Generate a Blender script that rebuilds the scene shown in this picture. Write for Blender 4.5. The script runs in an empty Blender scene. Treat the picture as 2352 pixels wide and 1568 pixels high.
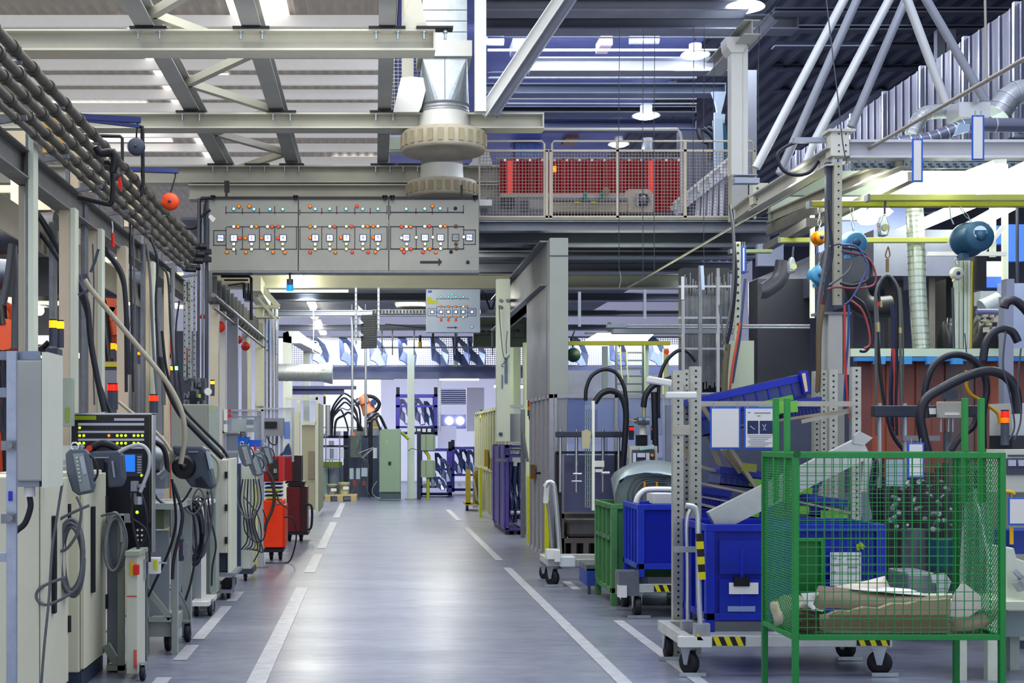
import bpy, math, random
from mathutils import Vector, Matrix
R = random.Random(7)
SC = bpy.context.scene
COL = SC.collection
FOC, VX, VY, EYE = 3100.0, 860.0, 1005.0, 1.6
# photo measurements -> metres: x right, y away down the aisle, z up, 0 at the floor below the lens
def X(px, d): return (px - VX) * d / FOC
def Z(py, d): return EYE + (VY - py) * d / FOC
def P(px, py, d): return Vector((X(px, d), d, Z(py, d)))
def GD(py): return FOC * EYE / (py - VY)

# ------------------------------------------------------------------ mesh builder
class MB:
    def __init__(s): s.v = []; s.f = []; s.m = []; s.cm = 0; s.sm = []; s.smooth = False
    def mat(s, i): s.cm = i; return s
    def add(s, vs, fs, smooth=None):
        o = len(s.v); s.v += [Vector(a) for a in vs]
        for f in fs:
            s.f.append([i + o for i in f]); s.m.append(s.cm); s.sm.append(s.smooth if smooth is None else smooth)
        return s
    def box(s, x0, x1, y0, y1, z0, z1):
        return s.add([(x0,y0,z0),(x1,y0,z0),(x1,y1,z0),(x0,y1,z0),(x0,y0,z1),(x1,y0,z1),(x1,y1,z1),(x0,y1,z1)],
                     [(0,3,2,1),(4,5,6,7),(0,1,5,4),(1,2,6,5),(2,3,7,6),(3,0,4,7)], False)
    def cbox(s, c, sx, sy, sz):
        return s.box(c[0]-sx/2, c[0]+sx/2, c[1]-sy/2, c[1]+sy/2, c[2]-sz/2, c[2]+sz/2)
    def pb(s, a, b, c, e, d, dp):           # photo rectangle a,b - c,e with its front at distance d, dp deep
        return s.box(X(a, d), X(c, d), d, d + dp, Z(e, d), Z(b, d))
    def bar(s, a, b, w, h=None, up=None):
        a = Vector(a); b = Vector(b); h = h or w; t = (b - a)
        if t.length < 1e-6: return s
        t.normalize(); up = Vector(up) if up else Vector((0,0,1))
        if abs(t.dot(up)) > .98: up = Vector((0,1,0))
        sd = t.cross(up).normalized(); u = sd.cross(t)
        vs = [p + sd*i*w/2 + u*j*h/2 for p in (a, b) for (i, j) in ((-1,-1),(1,-1),(1,1),(-1,1))]
        return s.add(vs, [(3,2,1,0),(4,5,6,7),(0,1,5,4),(1,2,6,5),(2,3,7,6),(3,0,4,7)], False)
    def ibeam(s, a, b, w, h, t=.014, up=None):
        a = Vector(a); b = Vector(b); d = (b - a).normalized(); up = Vector(up) if up else Vector((0,0,1))
        if abs(d.dot(up)) > .98: up = Vector((0,1,0))
        sd = d.cross(up).normalized(); u = sd.cross(d)
        s.bar(a + u*(h/2 - t/2), b + u*(h/2 - t/2), w, t, up); s.bar(a - u*(h/2 - t/2), b - u*(h/2 - t/2), w, t, up)
        return s.bar(a, b, t, h - 2*t, up)
    def tube(s, pts, r, n=8, smooth=0, closed=False, cap=True):
        pts = [Vector(p) for p in pts]
        if smooth: pts = crom(pts, smooth, closed)
        N = len(pts); rs = r if isinstance(r, (list, tuple)) else None
        vs = []; t0 = None; nrm = None
        for i, p in enumerate(pts):
            if closed: t = pts[(i+1) % N] - pts[i-1]
            else: t = pts[min(i+1, N-1)] - pts[max(i-1, 0)]
            if t.length < 1e-9: t = Vector((0,0,1))
            t.normalize()
            if nrm is None:
                nrm = t.orthogonal().normalized()
            else:
                nrm = nrm - t*nrm.dot(t)
                nrm = nrm.normalized() if nrm.length > 1e-6 else t.orthogonal().normalized()
            bn = t.cross(nrm); rr = (rs[min(len(rs)-1, int(i*len(rs)/N))] if rs else r)
            vs += [p + (nrm*math.cos(2*math.pi*k/n) + bn*math.sin(2*math.pi*k/n))*rr for k in range(n)]
        fs = []
        for i in range(N if closed else N-1):
            j = (i+1) % N
            for k in range(n):
                fs.append((i*n+k, i*n+(k+1) % n, j*n+(k+1) % n, j*n+k))
        s.add(vs, fs, True)
        if cap and not closed:
            s.add(vs[:n], [tuple(range(n))[::-1]], False); s.add(vs[-n:], [tuple(range(n))], False)
        return s
    def cyl(s, a, b, r, n=14, r2=None):
        a = Vector(a); b = Vector(b); t = (b-a).normalized(); q = t.orthogonal().normalized(); w = t.cross(q)
        r2 = r if r2 is None else r2
        c = [(q*math.cos(2*math.pi*k/n) + w*math.sin(2*math.pi*k/n)) for k in range(n)]
        A = [a + v*r for v in c]; B = [b + v*r2 for v in c]
        s.add(A + B, [(k, (k+1) % n, n + (k+1) % n, n + k) for k in range(n)], True)
        s.add(A, [tuple(range(n))[::-1]], False); s.add(B, [tuple(range(n))], False)
        return s
    def lathe(s, prof, c, n=24, axis='z', smooth=True):
        c = Vector(c); vs = []
        for (r, h) in prof:
            for k in range(n):
                a = 2*math.pi*k/n
                if axis == 'z': vs.append(c + Vector((r*math.cos(a), r*math.sin(a), h)))
                elif axis == 'y': vs.append(c + Vector((r*math.cos(a), h, r*math.sin(a))))
                else: vs.append(c + Vector((h, r*math.cos(a), r*math.sin(a))))
        m = len(prof)
        fs = [(i*n+k, i*n+(k+1) % n, (i+1)*n+(k+1) % n, (i+1)*n+k) for i in range(m-1) for k in range(n)]
        s.add(vs, fs, smooth)
        if prof[0][0] > 1e-4: s.add(vs[:n], [tuple(range(n))[::-1]], False)
        if prof[-1][0] > 1e-4: s.add(vs[-n:], [tuple(range(n))], False)
        return s
    def poly(s, pts): return s.add(pts, [tuple(range(len(pts)))], False)
    def prism(s, pts, off):
        pts = [Vector(p) for p in pts]; off = Vector(off); n = len(pts)
        return s.add(pts + [p + off for p in pts], [tuple(range(n))[::-1], tuple(range(n, 2*n))] + [(k, (k+1) % n, n+(k+1) % n, n+k) for k in range(n)], False)
    def pp(s, pxs, d, dp):                 # extruded photo polygon at distance d
        return s.prism([P(a, b, d) for a, b in pxs], (0, dp, 0))
    def grid(s, o, u, v, nu, nv, r, off=0.004):   # woven square wire mesh
        o = Vector(o); u = Vector(u); v = Vector(v); nn = u.cross(v).normalized()*off
        for i in range(nu+1): s.bar(o + u*i/nu, o + u*i/nu + v, r)
        for j in range(nv+1): s.bar(o + v*j/nv + nn, o + v*j/nv + u + nn, r)
        return s
    def diamond(s, o, u, v, pitch, r):     # expanded metal
        o = Vector(o); u = Vector(u); v = Vector(v); L = u.length; Hh = v.length; uu = u/L; vv = v/Hh; k = 1.0
        c = -Hh
        while c < L:
            a0 = max(0, -c); a1 = min(Hh, L - c)
            if a1 > a0:
                s.bar(o + uu*(c+a0) + vv*a0, o + uu*(c+a1) + vv*a1, r)
                s.bar(o + uu*(c+a0) + vv*(Hh-a0), o + uu*(c+a1) + vv*(Hh-a1), r)
            c += pitch
        return s
def crom(pts, k, closed=False):
    out = []; n = len(pts)
    for i in range(n if closed else n-1):
        if closed: p0, p1, p2, p3 = pts[i-1], pts[i], pts[(i+1) % n], pts[(i+2) % n]
        else: p0, p1, p2, p3 = pts[max(i-1, 0)], pts[i], pts[i+1], pts[min(i+2, n-1)]
        for j in range(k):
            t = j/k
            out.append(.5*((2*p1) + (p2-p0)*t + (2*p0-5*p1+4*p2-p3)*t*t + (3*p1-p0-3*p2+p3)*t*t*t))
    if not closed: out.append(pts[-1])
    return out

# ------------------------------------------------------------------ objects
def tag(o, label=None, cat=None, group=None, kind=None):
    if label: o['label'] = label
    if cat: o['category'] = cat
    if group: o['group'] = group
    if kind or cat: o['kind'] = kind or 'thing'
    return o
def mesh(name, mb, mats, org=(0,0,0), bev=0):
    me = bpy.data.meshes.new(name); org = Vector(org)
    me.from_pydata([tuple(a - org) for a in mb.v], [], mb.f)
    for m in (mats if isinstance(mats, (list, tuple)) else [mats]): me.materials.append(m)
    me.polygons.foreach_set('material_index', mb.m); me.polygons.foreach_set('use_smooth', mb.sm)
    me.update()
    o = bpy.data.objects.new(name, me); COL.objects.link(o)
    if bev:
        b = o.modifiers.new('bevel', 'BEVEL'); b.width = bev; b.segments = 2; b.limit_method = 'ANGLE'; b.angle_limit = .9
        b.harden_normals = False
    return o
def T(name, label, cat, loc=(0,0,0), group=None):
    o = bpy.data.objects.new(name, None); COL.objects.link(o); o.location = loc; o.empty_display_size = .1
    return tag(o, label, cat, group)
def wloc(o):
    v = Vector(o.location)
    while o.parent: o = o.parent; v = v + Vector(o.location)
    return v
SPL = {k: v for k, v in (q.split(':') for q in 'couplings:coupling stiffeners:stiffener pipe_brackets:pipe_bracket duct_flanges:duct_flange duct_folds:duct_fold seam_ribs:seam_rib seams:seam_ring rings:seam_ring deck_boards:deck_board blocks:block feet:foot treads:tread curtain_rings:curtain_ring rods:rod valves:valve fittings:fitting silver_fittings:fitting dark_uprights:upright block_bolts:bolt probes:probe pallet_feet:foot rungs:rung rails:rail plates:plate bolt_clamps:bolt_clamp ribbed:rib red_buttons:red_button yellow_strips:yellow_strip balusters:baluster pointed_ends:plate_tip rod_collars:rod_collar base_beams:beam slanted_rails:slanted_rail stringer:stringer hinge:hinge hooks:hook keypads:keypad louvers:louver shelf_rails:shelf_rail pipes:pipe black_rails:rail head_bolts:bolt blue_strips:blue_strip yellow_tags:yellow_tag upright_strip:upright_strip crossbars:crossbar switch_column:switch_box baluster:baluster handrail:handrail valve_heads:valve_head curtain_hooks:hook diffuser_slats:diffuser_slat'.split())}
def pieces(mb):
    par = {}
    def f(i):
        while par.setdefault(i, i) != i: par[i] = par[par[i]]; i = par[i]
        return i
    key = {}; vid = [key.setdefault((round(v.x,4), round(v.y,4), round(v.z,4)), i) for i, v in enumerate(mb.v)]
    for fc in mb.f:
        for j in fc[1:]: par[f(vid[j])] = f(vid[fc[0]])
    out = {}
    for k, fc in enumerate(mb.f):
        q = out.setdefault(f(vid[fc[0]]), (MB(), {})); m, mp = q
        for j in fc:
            if j not in mp: mp[j] = len(m.v); m.v.append(mb.v[j])
        m.f.append([mp[j] for j in fc]); m.m.append(mb.m[k]); m.sm.append(mb.sm[k])
    return [q[0] for q in out.values()]
def part(name, mb, mats, par, bev=0, label=None):
    if name in SPL:
        ps = pieces(mb)
        if len(ps) > 1:
            for p in ps: o = part1(SPL[name], p, mats, par, bev, label)
            return o
        name = SPL[name]
    return part1(name, mb, mats, par, bev, label)
def part1(name, mb, mats, par, bev=0, label=None):
    o = mesh(name, mb, mats, wloc(par), bev); o.parent = par
    if label: o['label'] = label
    return o
def S(name, label, cat, mb, mats, group=None, bev=0, kind=None):
    n = len(mb.v); c = sum(mb.v, Vector())/n; c.z = min(v.z for v in mb.v)
    o = mesh(name, mb, mats, c, bev); o.location = c
    return tag(o, label, cat, group, kind)
def ST(name, mb, mats):
    return tag(mesh(name, mb, mats), kind='structure')
def kids(o): return [c for c in bpy.data.objects if c.parent == o]
def dup(o, loc, label=None, parent=None, rz=None):
    c = o.copy(); COL.objects.link(c)
    if parent: c.parent = parent
    else: c.location = loc
    if rz is not None: c.rotation_euler = (0, 0, rz)
    if label: c['label'] = label
    for k in kids(o):
        if k is not c: dup(k, None, None, c)
    return c

# ------------------------------------------------------------------ materials
def srgb(h):
    h = h.lstrip('#'); c = [int(h[i:i+2], 16)/255 for i in (0, 2, 4)]
    return tuple([(x/12.92 if x <= .04045 else ((x+.055)/1.055)**2.4) for x in c]) + (1,)
MC = {}
def M(hexc, rough=.5, metal=0, dirt=.18, scale=3.0, bump=0.0, emit=0, ecol=None, alpha=1, trans=0, stretch=None, coat=0):
    key = (hexc, rough, metal, dirt, scale, bump, emit, ecol, alpha, trans, stretch, coat)
    if key in MC: return MC[key]
    m = bpy.data.materials.new('m_' + hexc.strip('#') + '_%d' % len(MC)); m.use_nodes = True
    nt = m.node_tree; b = nt.nodes['Principled BSDF']; L = nt.links
    c = srgb(hexc)
    b.inputs['Roughness'].default_value = rough; b.inputs['Metallic'].default_value = metal
    b.inputs['Base Color'].default_value = c
    if coat: b.inputs['Coat Weight'].default_value = coat
    if dirt > 0:
        tc = nt.nodes.new('ShaderNodeTexCoord'); src = tc.outputs['Object']
        if stretch:
            mp = nt.nodes.new('ShaderNodeMapping'); mp.inputs['Scale'].default_value = stretch
            L.new(src, mp.inputs['Vector']); src = mp.outputs['Vector']
        no = nt.nodes.new('ShaderNodeTexNoise'); no.inputs['Scale'].default_value = scale
        no.inputs['Detail'].default_value = 5; no.inputs['Roughness'].default_value = .62
        L.new(src, no.inputs['Vector'])
        mx = nt.nodes.new('ShaderNodeMix'); mx.data_type = 'RGBA'
        mx.inputs['A'].default_value = tuple(x*(1-dirt*1.5) for x in c[:3]) + (1,)
        mx.inputs['B'].default_value = tuple(min(1, x*(1+dirt*.8)) for x in c[:3]) + (1,)
        L.new(no.outputs['Fac'], mx.inputs['Factor']); L.new(mx.outputs['Result'], b.inputs['Base Color'])
        mr = nt.nodes.new('ShaderNodeMapRange'); mr.inputs['To Min'].default_value = min(1, rough+.12); mr.inputs['To Max'].default_value = max(0, rough-.12)
        L.new(no.outputs['Fac'], mr.inputs['Value']); L.new(mr.outputs['Result'], b.inputs['Roughness'])
        if bump:
            bp = nt.nodes.new('ShaderNodeBump'); bp.inputs['Strength'].default_value = bump; bp.inputs['Distance'].default_value = .02
            L.new(no.outputs['Fac'], bp.inputs['Height']); L.new(bp.outputs['Normal'], b.inputs['Normal'])
    if emit:
        b.inputs['Emission Color'].default_value = srgb(ecol or hexc); b.inputs['Emission Strength'].default_value = emit
    if alpha < 1: b.inputs['Alpha'].default_value = alpha
    if trans:
        b.inputs['Transmission Weight'].default_value = trans
    MC[key] = m
    return m
cream   = M('#c2c2b6', .45, 0, .12, 2)
beamg   = M('#b4b6b4', .45, 0, .12, 2)
steelb  = M('#8a8f9c', .45, .1, .14, 2)
dkbeam  = M('#6c7180', .5, .1, .16, 2)
galv    = M('#a9adb4', .38, .55, .22, 14)
galvd   = M('#80858c', .42, .55, .25, 10)
white   = M('#dcdeda', .4, 0, .06, 4)
beige   = M('#d0d0bb', .5, 0, .10, 2)
beiged  = M('#a4a698', .5, 0, .14, 3)
greyg   = M('#a0aa9c', .5, 0, .12, 3)
grey    = M('#8e9298', .5, 0, .14, 4)
dgrey   = M('#4a5160', .5, 0, .16, 4)
plinth  = M('#3f4a5c', .5, 0, .14, 4)
black   = M('#1c1e26', .45, 0, .2, 6)
rubber  = M('#26282f', .6, 0, .25, 8)
hose    = M('#2e313c', .42, 0, .2, 9)
hoseg   = M('#686b70', .45, 0, .2, 9)
chrome  = M('#d8dade', .18, .95, .05, 6)
zinc    = M('#b8c2c8', .3, .7, .2, 12)
alu     = M('#bfc3c6', .3, .6, .12, 10)
blue    = M('#1730b4', .42, 0, .22, 5)
blued   = M('#14237a', .45, 0, .2, 6)
navy    = M('#2c3a72', .5, 0, .18, 6)
lblue   = M('#3d84c8', .45, 0, .12, 5)
green   = M('#228a42', .42, 0, .15, 6)
greend  = M('#35703f', .5, 0, .25, 4)
olive   = M('#8fa64a', .5, 0, .12, 5)
lime    = M('#7fc050', .55, 0, .12, 9)
red     = M('#d42a22', .45, 0, .12, 5)
orange  = M('#ee4312', .42, 0, .12, 5)
dred    = M('#7c1820', .45, 0, .2, 5)
rbrown  = M('#8a4238', .6, 0, .25, 3)
purple  = M('#51459c', .45, 0, .18, 5)
yellow  = M('#d4cf10', .5, 0, .15, 8)
amber   = M('#e0982a', .45, 0, .1, 6)
wood    = M('#c4b083', .7, 0, .2, 6, stretch=(1,8,8))
card    = M('#a08a66', .85, 0, .12, 6)
paper   = M('#e6e6e4', .7, 0, .04, 6)
pink    = M('#e8d8cc', .8, 0, .04, 6)
teal    = M('#1f5a6c', .5, 0, .15, 5)
def EM(h, s): return M(h, .4, 0, 0, emit=s)
lampw   = EM('#fff8e6', 14)
lampy   = EM('#fbffd8', 10)
def glassm(h, a): return M(h, .12, 0, .0, alpha=a)
glass   = glassm('#b8c4d8', .22)
glassb  = glassm('#7c8cc0', .38)
plast   = glassm('#dce4e6', .45)
# ================================================================== camera, light
cam = bpy.data.cameras.new('camera'); co = bpy.data.objects.new('camera', cam); COL.objects.link(co); SC.camera = co
co.location = (0, 0, EYE); co.rotation_euler = (math.pi/2, 0, 0)
cam.sensor_width = 36; cam.lens = FOC/2352*36
cam.shift_x = (1176-VX)/2352; cam.shift_y = (VY-784)/2352; cam.clip_end = 200
cam.dof.use_dof = False
SC.view_settings.view_transform = 'Standard'
SC.view_settings.look = 'Medium High Contrast'
SC.view_settings.exposure = .14
w = bpy.data.worlds.new('world'); SC.world = w; w.use_nodes = True
w.node_tree.nodes['Background'].inputs[0].default_value = (.84, .88, 1.0, 1)
w.node_tree.nodes['Background'].inputs[1].default_value = .95
SC.cycles.max_bounces = 6; SC.cycles.diffuse_bounces = 3; SC.cycles.glossy_bounces = 3
SC.cycles.transparent_max_bounces = 16; SC.cycles.transmission_bounces = 4
SC.cycles.sample_clamp_indirect = 6; SC.cycles.caustics_reflective = False; SC.cycles.caustics_refractive = False
SC.cycles.use_denoising = True
def area(x, y, z, sx, sy, e, col=(1,1,1), rot=(0,0,0)):
    l = bpy.data.lights.new('area_light', 'AREA'); l.shape = 'RECTANGLE'; l.size = sx; l.size_y = sy; l.energy = e; l.color = col
    o = bpy.data.objects.new('area_light', l); COL.objects.link(o); o.location = (x, y, z); o.rotation_euler = rot
    return o
cool = (.78, .84, 1); warm = (1, .97, .84)
area(-1.4, 12, 8.0, 5, 8, 330, warm); area(4.2, 9.5, 7.6, 5, 5, 170, cool)
area(-1, 22, 7.8, 5, 4, 60, warm); area(5, 24, 7.9, 6, 8, 300, cool)
area(-1.43, 27.5, 4.55, .28, 5, 150, (1,1,.86)); area(1.4, 29, 4.5, .3, 4, 170, (1,1,.86)); area(0, 36, 4.3, 3, 3, 160, cool)
area(0, 30.5, 4.4, 3, .5, 75, (.9,.95,1), (math.radians(58), 0, 0)); area(-.3, 22.2, 4.5, 3, .4, 22, warm, (math.radians(55), 0, 0)); area(3.2, 20.6, 7.6, 3, .6, 120, (.75,.8,1), (math.radians(60), 0, 0))  # first two added, tilted away to brighten far surfaces facing the camera
area(-4.5, 14, 4.4, 2.2, 6, 170, warm); area(-4.5, 24, 4.4, 2.2, 8, 170, warm)
area(6.5, 15, 4.6, 2.5, 2.5, 230, (.96,1,.86)); area(5.5, 22, 3.9, 3, 4, 180, (.9,.95,1))
area(0, 43, 5.2, 10, 5, 520, (.86,.88,1)); area(8, 36, 4.2, 5, 5, 280, cool)
area(.4, 20, 4.6, 1.6, .6, 60, warm, (math.radians(50), 0, 0)); area(4.2, 12.5, 4.0, 1.2, .3, 40, (.96,1,.86))  # first one added, tilted to light deep surfaces that face the camera

area(-.3, 12.6, 4.6, 3.2, .4, 26, (1,.98,.92), (math.radians(80), 0, 0))  # added unseen lamp that brightens the signal board
# ================================================================== floor, walls, ceiling
def floor_mat():
    m = bpy.data.materials.new('floor'); m.use_nodes = True; nt = m.node_tree; L = nt.links; b = nt.nodes['Principled BSDF']
    tc = nt.nodes.new('ShaderNodeTexCoord'); mp = nt.nodes.new('ShaderNodeMapping'); mp.inputs['Scale'].default_value = (.5, 1.5, 1)
    L.new(tc.outputs['Object'], mp.inputs['Vector'])
    n1 = nt.nodes.new('ShaderNodeTexNoise'); n1.inputs['Scale'].default_value = 1.1; n1.inputs['Detail'].default_value = 6
    n2 = nt.nodes.new('ShaderNodeTexNoise'); n2.inputs['Scale'].default_value = 9; n2.inputs['Detail'].default_value = 5
    L.new(mp.outputs['Vector'], n1.inputs['Vector']); L.new(mp.outputs['Vector'], n2.inputs['Vector'])
    cr = nt.nodes.new('ShaderNodeValToRGB'); e = cr.color_ramp.elements
    e[0].position = .32; e[0].color = srgb('#666b7c'); e[1].position = .7; e[1].color = srgb('#8e93a2')
    mx = nt.nodes.new('ShaderNodeMath'); mx.operation = 'MULTIPLY_ADD'; mx.inputs[1].default_value = .55
    L.new(n2.outputs['Fac'], mx.inputs[0])
    sc = nt.nodes.new('ShaderNodeMath'); sc.operation = 'MULTIPLY'; sc.inputs[1].default_value = .45
    L.new(n1.outputs['Fac'], sc.inputs[0]); L.new(sc.outputs[0], mx.inputs[2]); L.new(mx.outputs[0], cr.inputs['Fac'])
    L.new(cr.outputs['Color'], b.inputs['Base Color'])
    mr = nt.nodes.new('ShaderNodeMapRange'); mr.inputs['To Min'].default_value = .38; mr.inputs['To Max'].default_value = .24
    L.new(n1.outputs['Fac'], mr.inputs['Value']); L.new(mr.outputs['Result'], b.inputs['Roughness'])
    b.inputs['Specular IOR Level'].default_value = .6
    bp = nt.nodes.new('ShaderNodeBump'); bp.inputs['Strength'].default_value = .06; bp.inputs['Distance'].default_value = .01
    L.new(n2.outputs['Fac'], bp.inputs['Height']); L.new(bp.outputs['Normal'], b.inputs['Normal'])
    return m
ST('floor', MB().box(-10, 14, 3, 52, -.1, 0), floor_mat())
mpaint = M('#b8bac2', .38, 0, .28, 9)
def stripe(pts, wd, label):
    od = ['nearest', 'second', 'third', 'fourth']
    for k, (a, b) in enumerate(pts):
        S('floor_line', od[k] + ' dash of the ' + label, 'floor marking', MB().bar((a[0], a[1], .0035), (b[0], b[1], .0035), wd, .003), mpaint)
def fl(px, py): d = GD(py); return (X(px, d), d)
xL = -.77; xR = 1.63
stripe([((xL, 7.5), (xL, 14.4)), ((xL, 16), (xL, 18.5)), ((xL, 19.5), (xL, 25.5)), ((xL,27),(xL,33))], .13, 'white lane line on the floor left of the aisle centre')
stripe([((xR, 7.5), (xR, 16.6)), ((xR, 17.6), (xR, 24)), ((xR, 26), (xR, 30))], .10, 'white lane line on the floor right of the aisle centre')
stripe([((-1.40, 8.2), (-1.40, 9.0)), ((-1.40, 9.7), (-1.40, 10.4)), ((-1.40, 10.7), (-1.40, 12.8)), ((-1.40, 13.2), (-1.40, 14.0))], .10, 'worn broken white line beside the left machines')
stripe([((2.13, 7.8), (2.13, 11.8)), ((2.13, 14.2), (2.13, 15.0))], .09, 'faded white line in front of the blue containers')
wallm = M('#9a9ca8', .6, 0, .1, 1.5); wallw = M('#e4e6f2', .6, 0, .05, 1, emit=.22, ecol='#d8dcff')  # back wall glows: far brightness put into its material
ST('wall_left', MB().box(-10.1, -10, 3, 52, 0, 8.2), M('#8f8c80', .6, 0, .15, 1.5))
ST('wall_right', MB().box(14, 14.1, 3, 52, 0, 8.2), M('#565a6a', .6, 0, .15, 1.5))
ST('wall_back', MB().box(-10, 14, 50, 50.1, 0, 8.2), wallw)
# roof: translucent corrugated sheets on the left, dark steel deck on the right
def corr(x0, x1, y0, y1, z, pitch, amp):
    m = MB(); n = int((x1-x0)/pitch*4); vs = []; off = [0, amp, amp, 0]
    for i in range(n+1):
        x = x0 + (x1-x0)*i/n; zz = z + off[i % 4]
        vs += [(x, y0, zz), (x, y1, zz)]
    m.add(vs, [(2*i, 2*i+1, 2*i+3, 2*i+2) for i in range(n)], False)
    return m
skym = M('#94908e', .5, 0, .4, 1.2, emit=.08, ecol='#fff4e6')
ST('ceiling', corr(-10, .35, 17, 50, 8.1, .2, .05), skym)
ST('ceiling_2', corr(.35, 14, 17, 50, 8.1, .3, .06), M('#5c6070', .5, .3, .2, 1.5))
glow = M('#f4f4f4', .5, 0, .1, 3, emit=1.3, ecol='#fff8f0')
m = MB()
for (a, b, c, e) in [(-3.9,-3.75,21,33),(-6.4,-4.4,26,29.5),(-1.0,.2,31.2,32.4),(-2.2,-1.3,19.5,20.8),(-3.0,-2.6,24,24.3)]: m.box(a, b, c, e, 8.06, 8.075)
ST('roof_glow', m, glow)  # flat glowing strips just under the roof sheets
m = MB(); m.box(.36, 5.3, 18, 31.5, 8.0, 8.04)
ST('ceiling_blue_glow', m, M('#6c72a0', .45, .2, .35, 1.2, emit=.07, ecol='#8090ff'))  # added sheet: bluish hall light put into its colour and faint glow
# purlins
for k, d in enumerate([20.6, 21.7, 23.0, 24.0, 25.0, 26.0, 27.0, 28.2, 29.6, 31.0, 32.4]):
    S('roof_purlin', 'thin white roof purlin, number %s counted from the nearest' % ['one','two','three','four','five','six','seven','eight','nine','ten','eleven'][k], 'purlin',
      MB().box(-6.5, .3, d, d+.09, 7.88, 8.05), M('#dcdad8', .5, 0, .1, 3, emit=.22, ecol='#ffffff'), group='roof purlins under the corrugated sheets')  # purlins glow faintly, their brightness put into the material
# ================================================================== left platform steelwork
def hbeam(name, label, x0, x1, d, pt, pb_, w=.3, mt=cream, clamps=(), grp=None, ends=True):
    t = T(name, label, 'steel beam', ((x0+x1)/2, d+w/2, Z(pb_, d)), grp)
    z0, z1 = Z(pb_, d), Z(pt, d); m = MB(); tt = .022
    m.box(x0, x1, d, d+w, z1-tt, z1); m.box(x0, x1, d, d+w, z0, z0+tt); m.box(x0, x1, d+w/2-.01, d+w/2+.01, z0+tt, z1-tt)
    if ends:
        m.box(x1-.02, x1, d+.01, d+w-.01, z0+tt, z1-tt)
    part('beam_body', m, mt, t)
    for cx in clamps:
        c = MB(); c.box(cx-.19, cx+.19, d-.03, d+.12, z1+.001, z1+.022)
        part('clamp_plate', c, black, t)
        for s in (-.11, .11): part('bolt', MB().cyl((cx+s, d+.03, z1-.10), (cx+s, d+.03, z1+.0), .014, 6).cyl((cx+s, d+.03, z1-.035), (cx+s, d+.03, z1-.015), .028, 6), zinc, t)
    return t
hbeam('steel_beam', 'nearest cream cross beam under the roof, ending beside the duct', -6.5, X(1000,13.9), 13.9, 66, 115, clamps=(-2.33,-1.27,.13,.62))
hbeam('steel_beam', 'second cream cross beam, running behind the upper duct hood', -6.5, X(1250,17.4), 17.4, 258, 294, clamps=(-2.37,-1.2,.13,.75))
hbeam('steel_beam', 'deep cream cross beam above the signal board, upper of two', -6.5, X(1152,20.7), 20.7, 379, 419, .34, clamps=(-2.37,-1.8,-1.27,.13,.55))
hbeam('steel_beam', 'deep cream cross beam above the signal board, lower of two', X(432,20.7), X(1153,20.7), 20.7, 422, 457, .3)
# longitudinal chords with lattice
def chord(label, x, d0, d1, z, w=.2, h=.2):
    return S('truss_chord', label, 'truss chord', MB().ibeam((x, d0, z), (x, d1, z), w, h, .015), beamg)
zc = Z(66, 13.9) + .13
c1 = chord('left chord of the flat roof truss above the left machines', -2.37, 10.2, 22, zc)
c2 = chord('right chord of the flat roof truss above the left machines', -1.27, 10.2, 22, zc)
c3 = chord('single grey runner beam left of the ventilation duct', .13, 11.6, 22, zc, .17, .2)
k = 0; d = 11.2; side = 0; zb = zc + .02
names = ['first','second','third','fourth','fifth','sixth','seventh','eighth','ninth']
while d < 21:
    xs = (-2.29, -1.35) if side == 0 else (-1.35, -2.29)
    S('truss_brace', '%s diagonal brace of the flat roof truss from the front' % names[k], 'brace', MB().bar((xs[0], d, zb), (xs[1], d+1.35, zb), .09, .09), cream, group='diagonal braces of the roof truss')
    k += 1; d += 1.35; side ^= 1
def post(name, label, cat, a, b, w, h=None, mt=cream, grp=None, bev=0):
    return S(name, label, cat, MB().bar(a, b, w, h), mt, grp, bev)
post('hanger_column', 'thin upright hanger left of the duct on the nearest beam', 'hanger', P(947,62,14.0), P(947,-60,14.0), .17, .12, cream)
post('hanger_column', 'thin upright hanger behind the tapered duct transition', 'hanger', P(936,252,17.5), P(936,-40,17.5), .15, .1, cream)
m = MB().pp([(968,0),(975,40),(985,68),(923,68),(931,32),(940,0)], 13.92, .06)
S('gusset_plate', 'flared gusset at the foot of the hanger beside the square duct', 'gusset', m, cream)
m = MB().pp([(921,178),(945,175),(985,180),(968,245),(962,257),(903,257)], 17.3, .05)
S('gusset_plate', 'pale flared plate beside the tapered duct', 'gusset', m, white)
m = MB().pp([(1085,370),(1092,340),(1108,336),(1122,345),(1130,372),(1130,380),(1075,380)], 20.5, .2)
S('beam_shoe', 'pale conical shoe right of the lower duct hood', 'bracket', m, white)
# white post and diagonal brace right of duct
post('upright_post', 'white upright post right of the square duct', 'post', P(1103,258,16.9), P(1103,-40,16.9), .14, .14, white)
S('diagonal_brace', 'pale diagonal brace rising right from the second cross beam, front one', 'brace', MB().ibeam(P(1106,262,16.95), P(1322,-60,16.95), .15, .13), white)
S('diagonal_brace', 'darker diagonal brace just behind the pale one', 'brace', MB().ibeam(P(1132,262,17.3), P(1350,-60,17.3), .16, .14), steelb)
# mesh screen behind duct
S('mesh_screen', 'square wire mesh screen behind the duct under the roof', 'mesh screen', MB().grid(P(888,258,18), (X(985,18)-X(888,18),0,0), (0,0,Z(112,18)-Z(258,18)), 11, 17, .007), white)
S('junction_box', 'pale equipment box with round gauges left of the lower hood', 'equipment box', MB().mat(0).pb(888,310,955,348,21.5,.3).mat(1).pb(895,315,952,343,21.48,.02).mat(2).cyl(P(930,338,21.4), P(930,338,21.5), .028).cyl(P(938,338,21.4), P(938,338,21.5), .028), [beamg, greyg, lblue])

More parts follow.
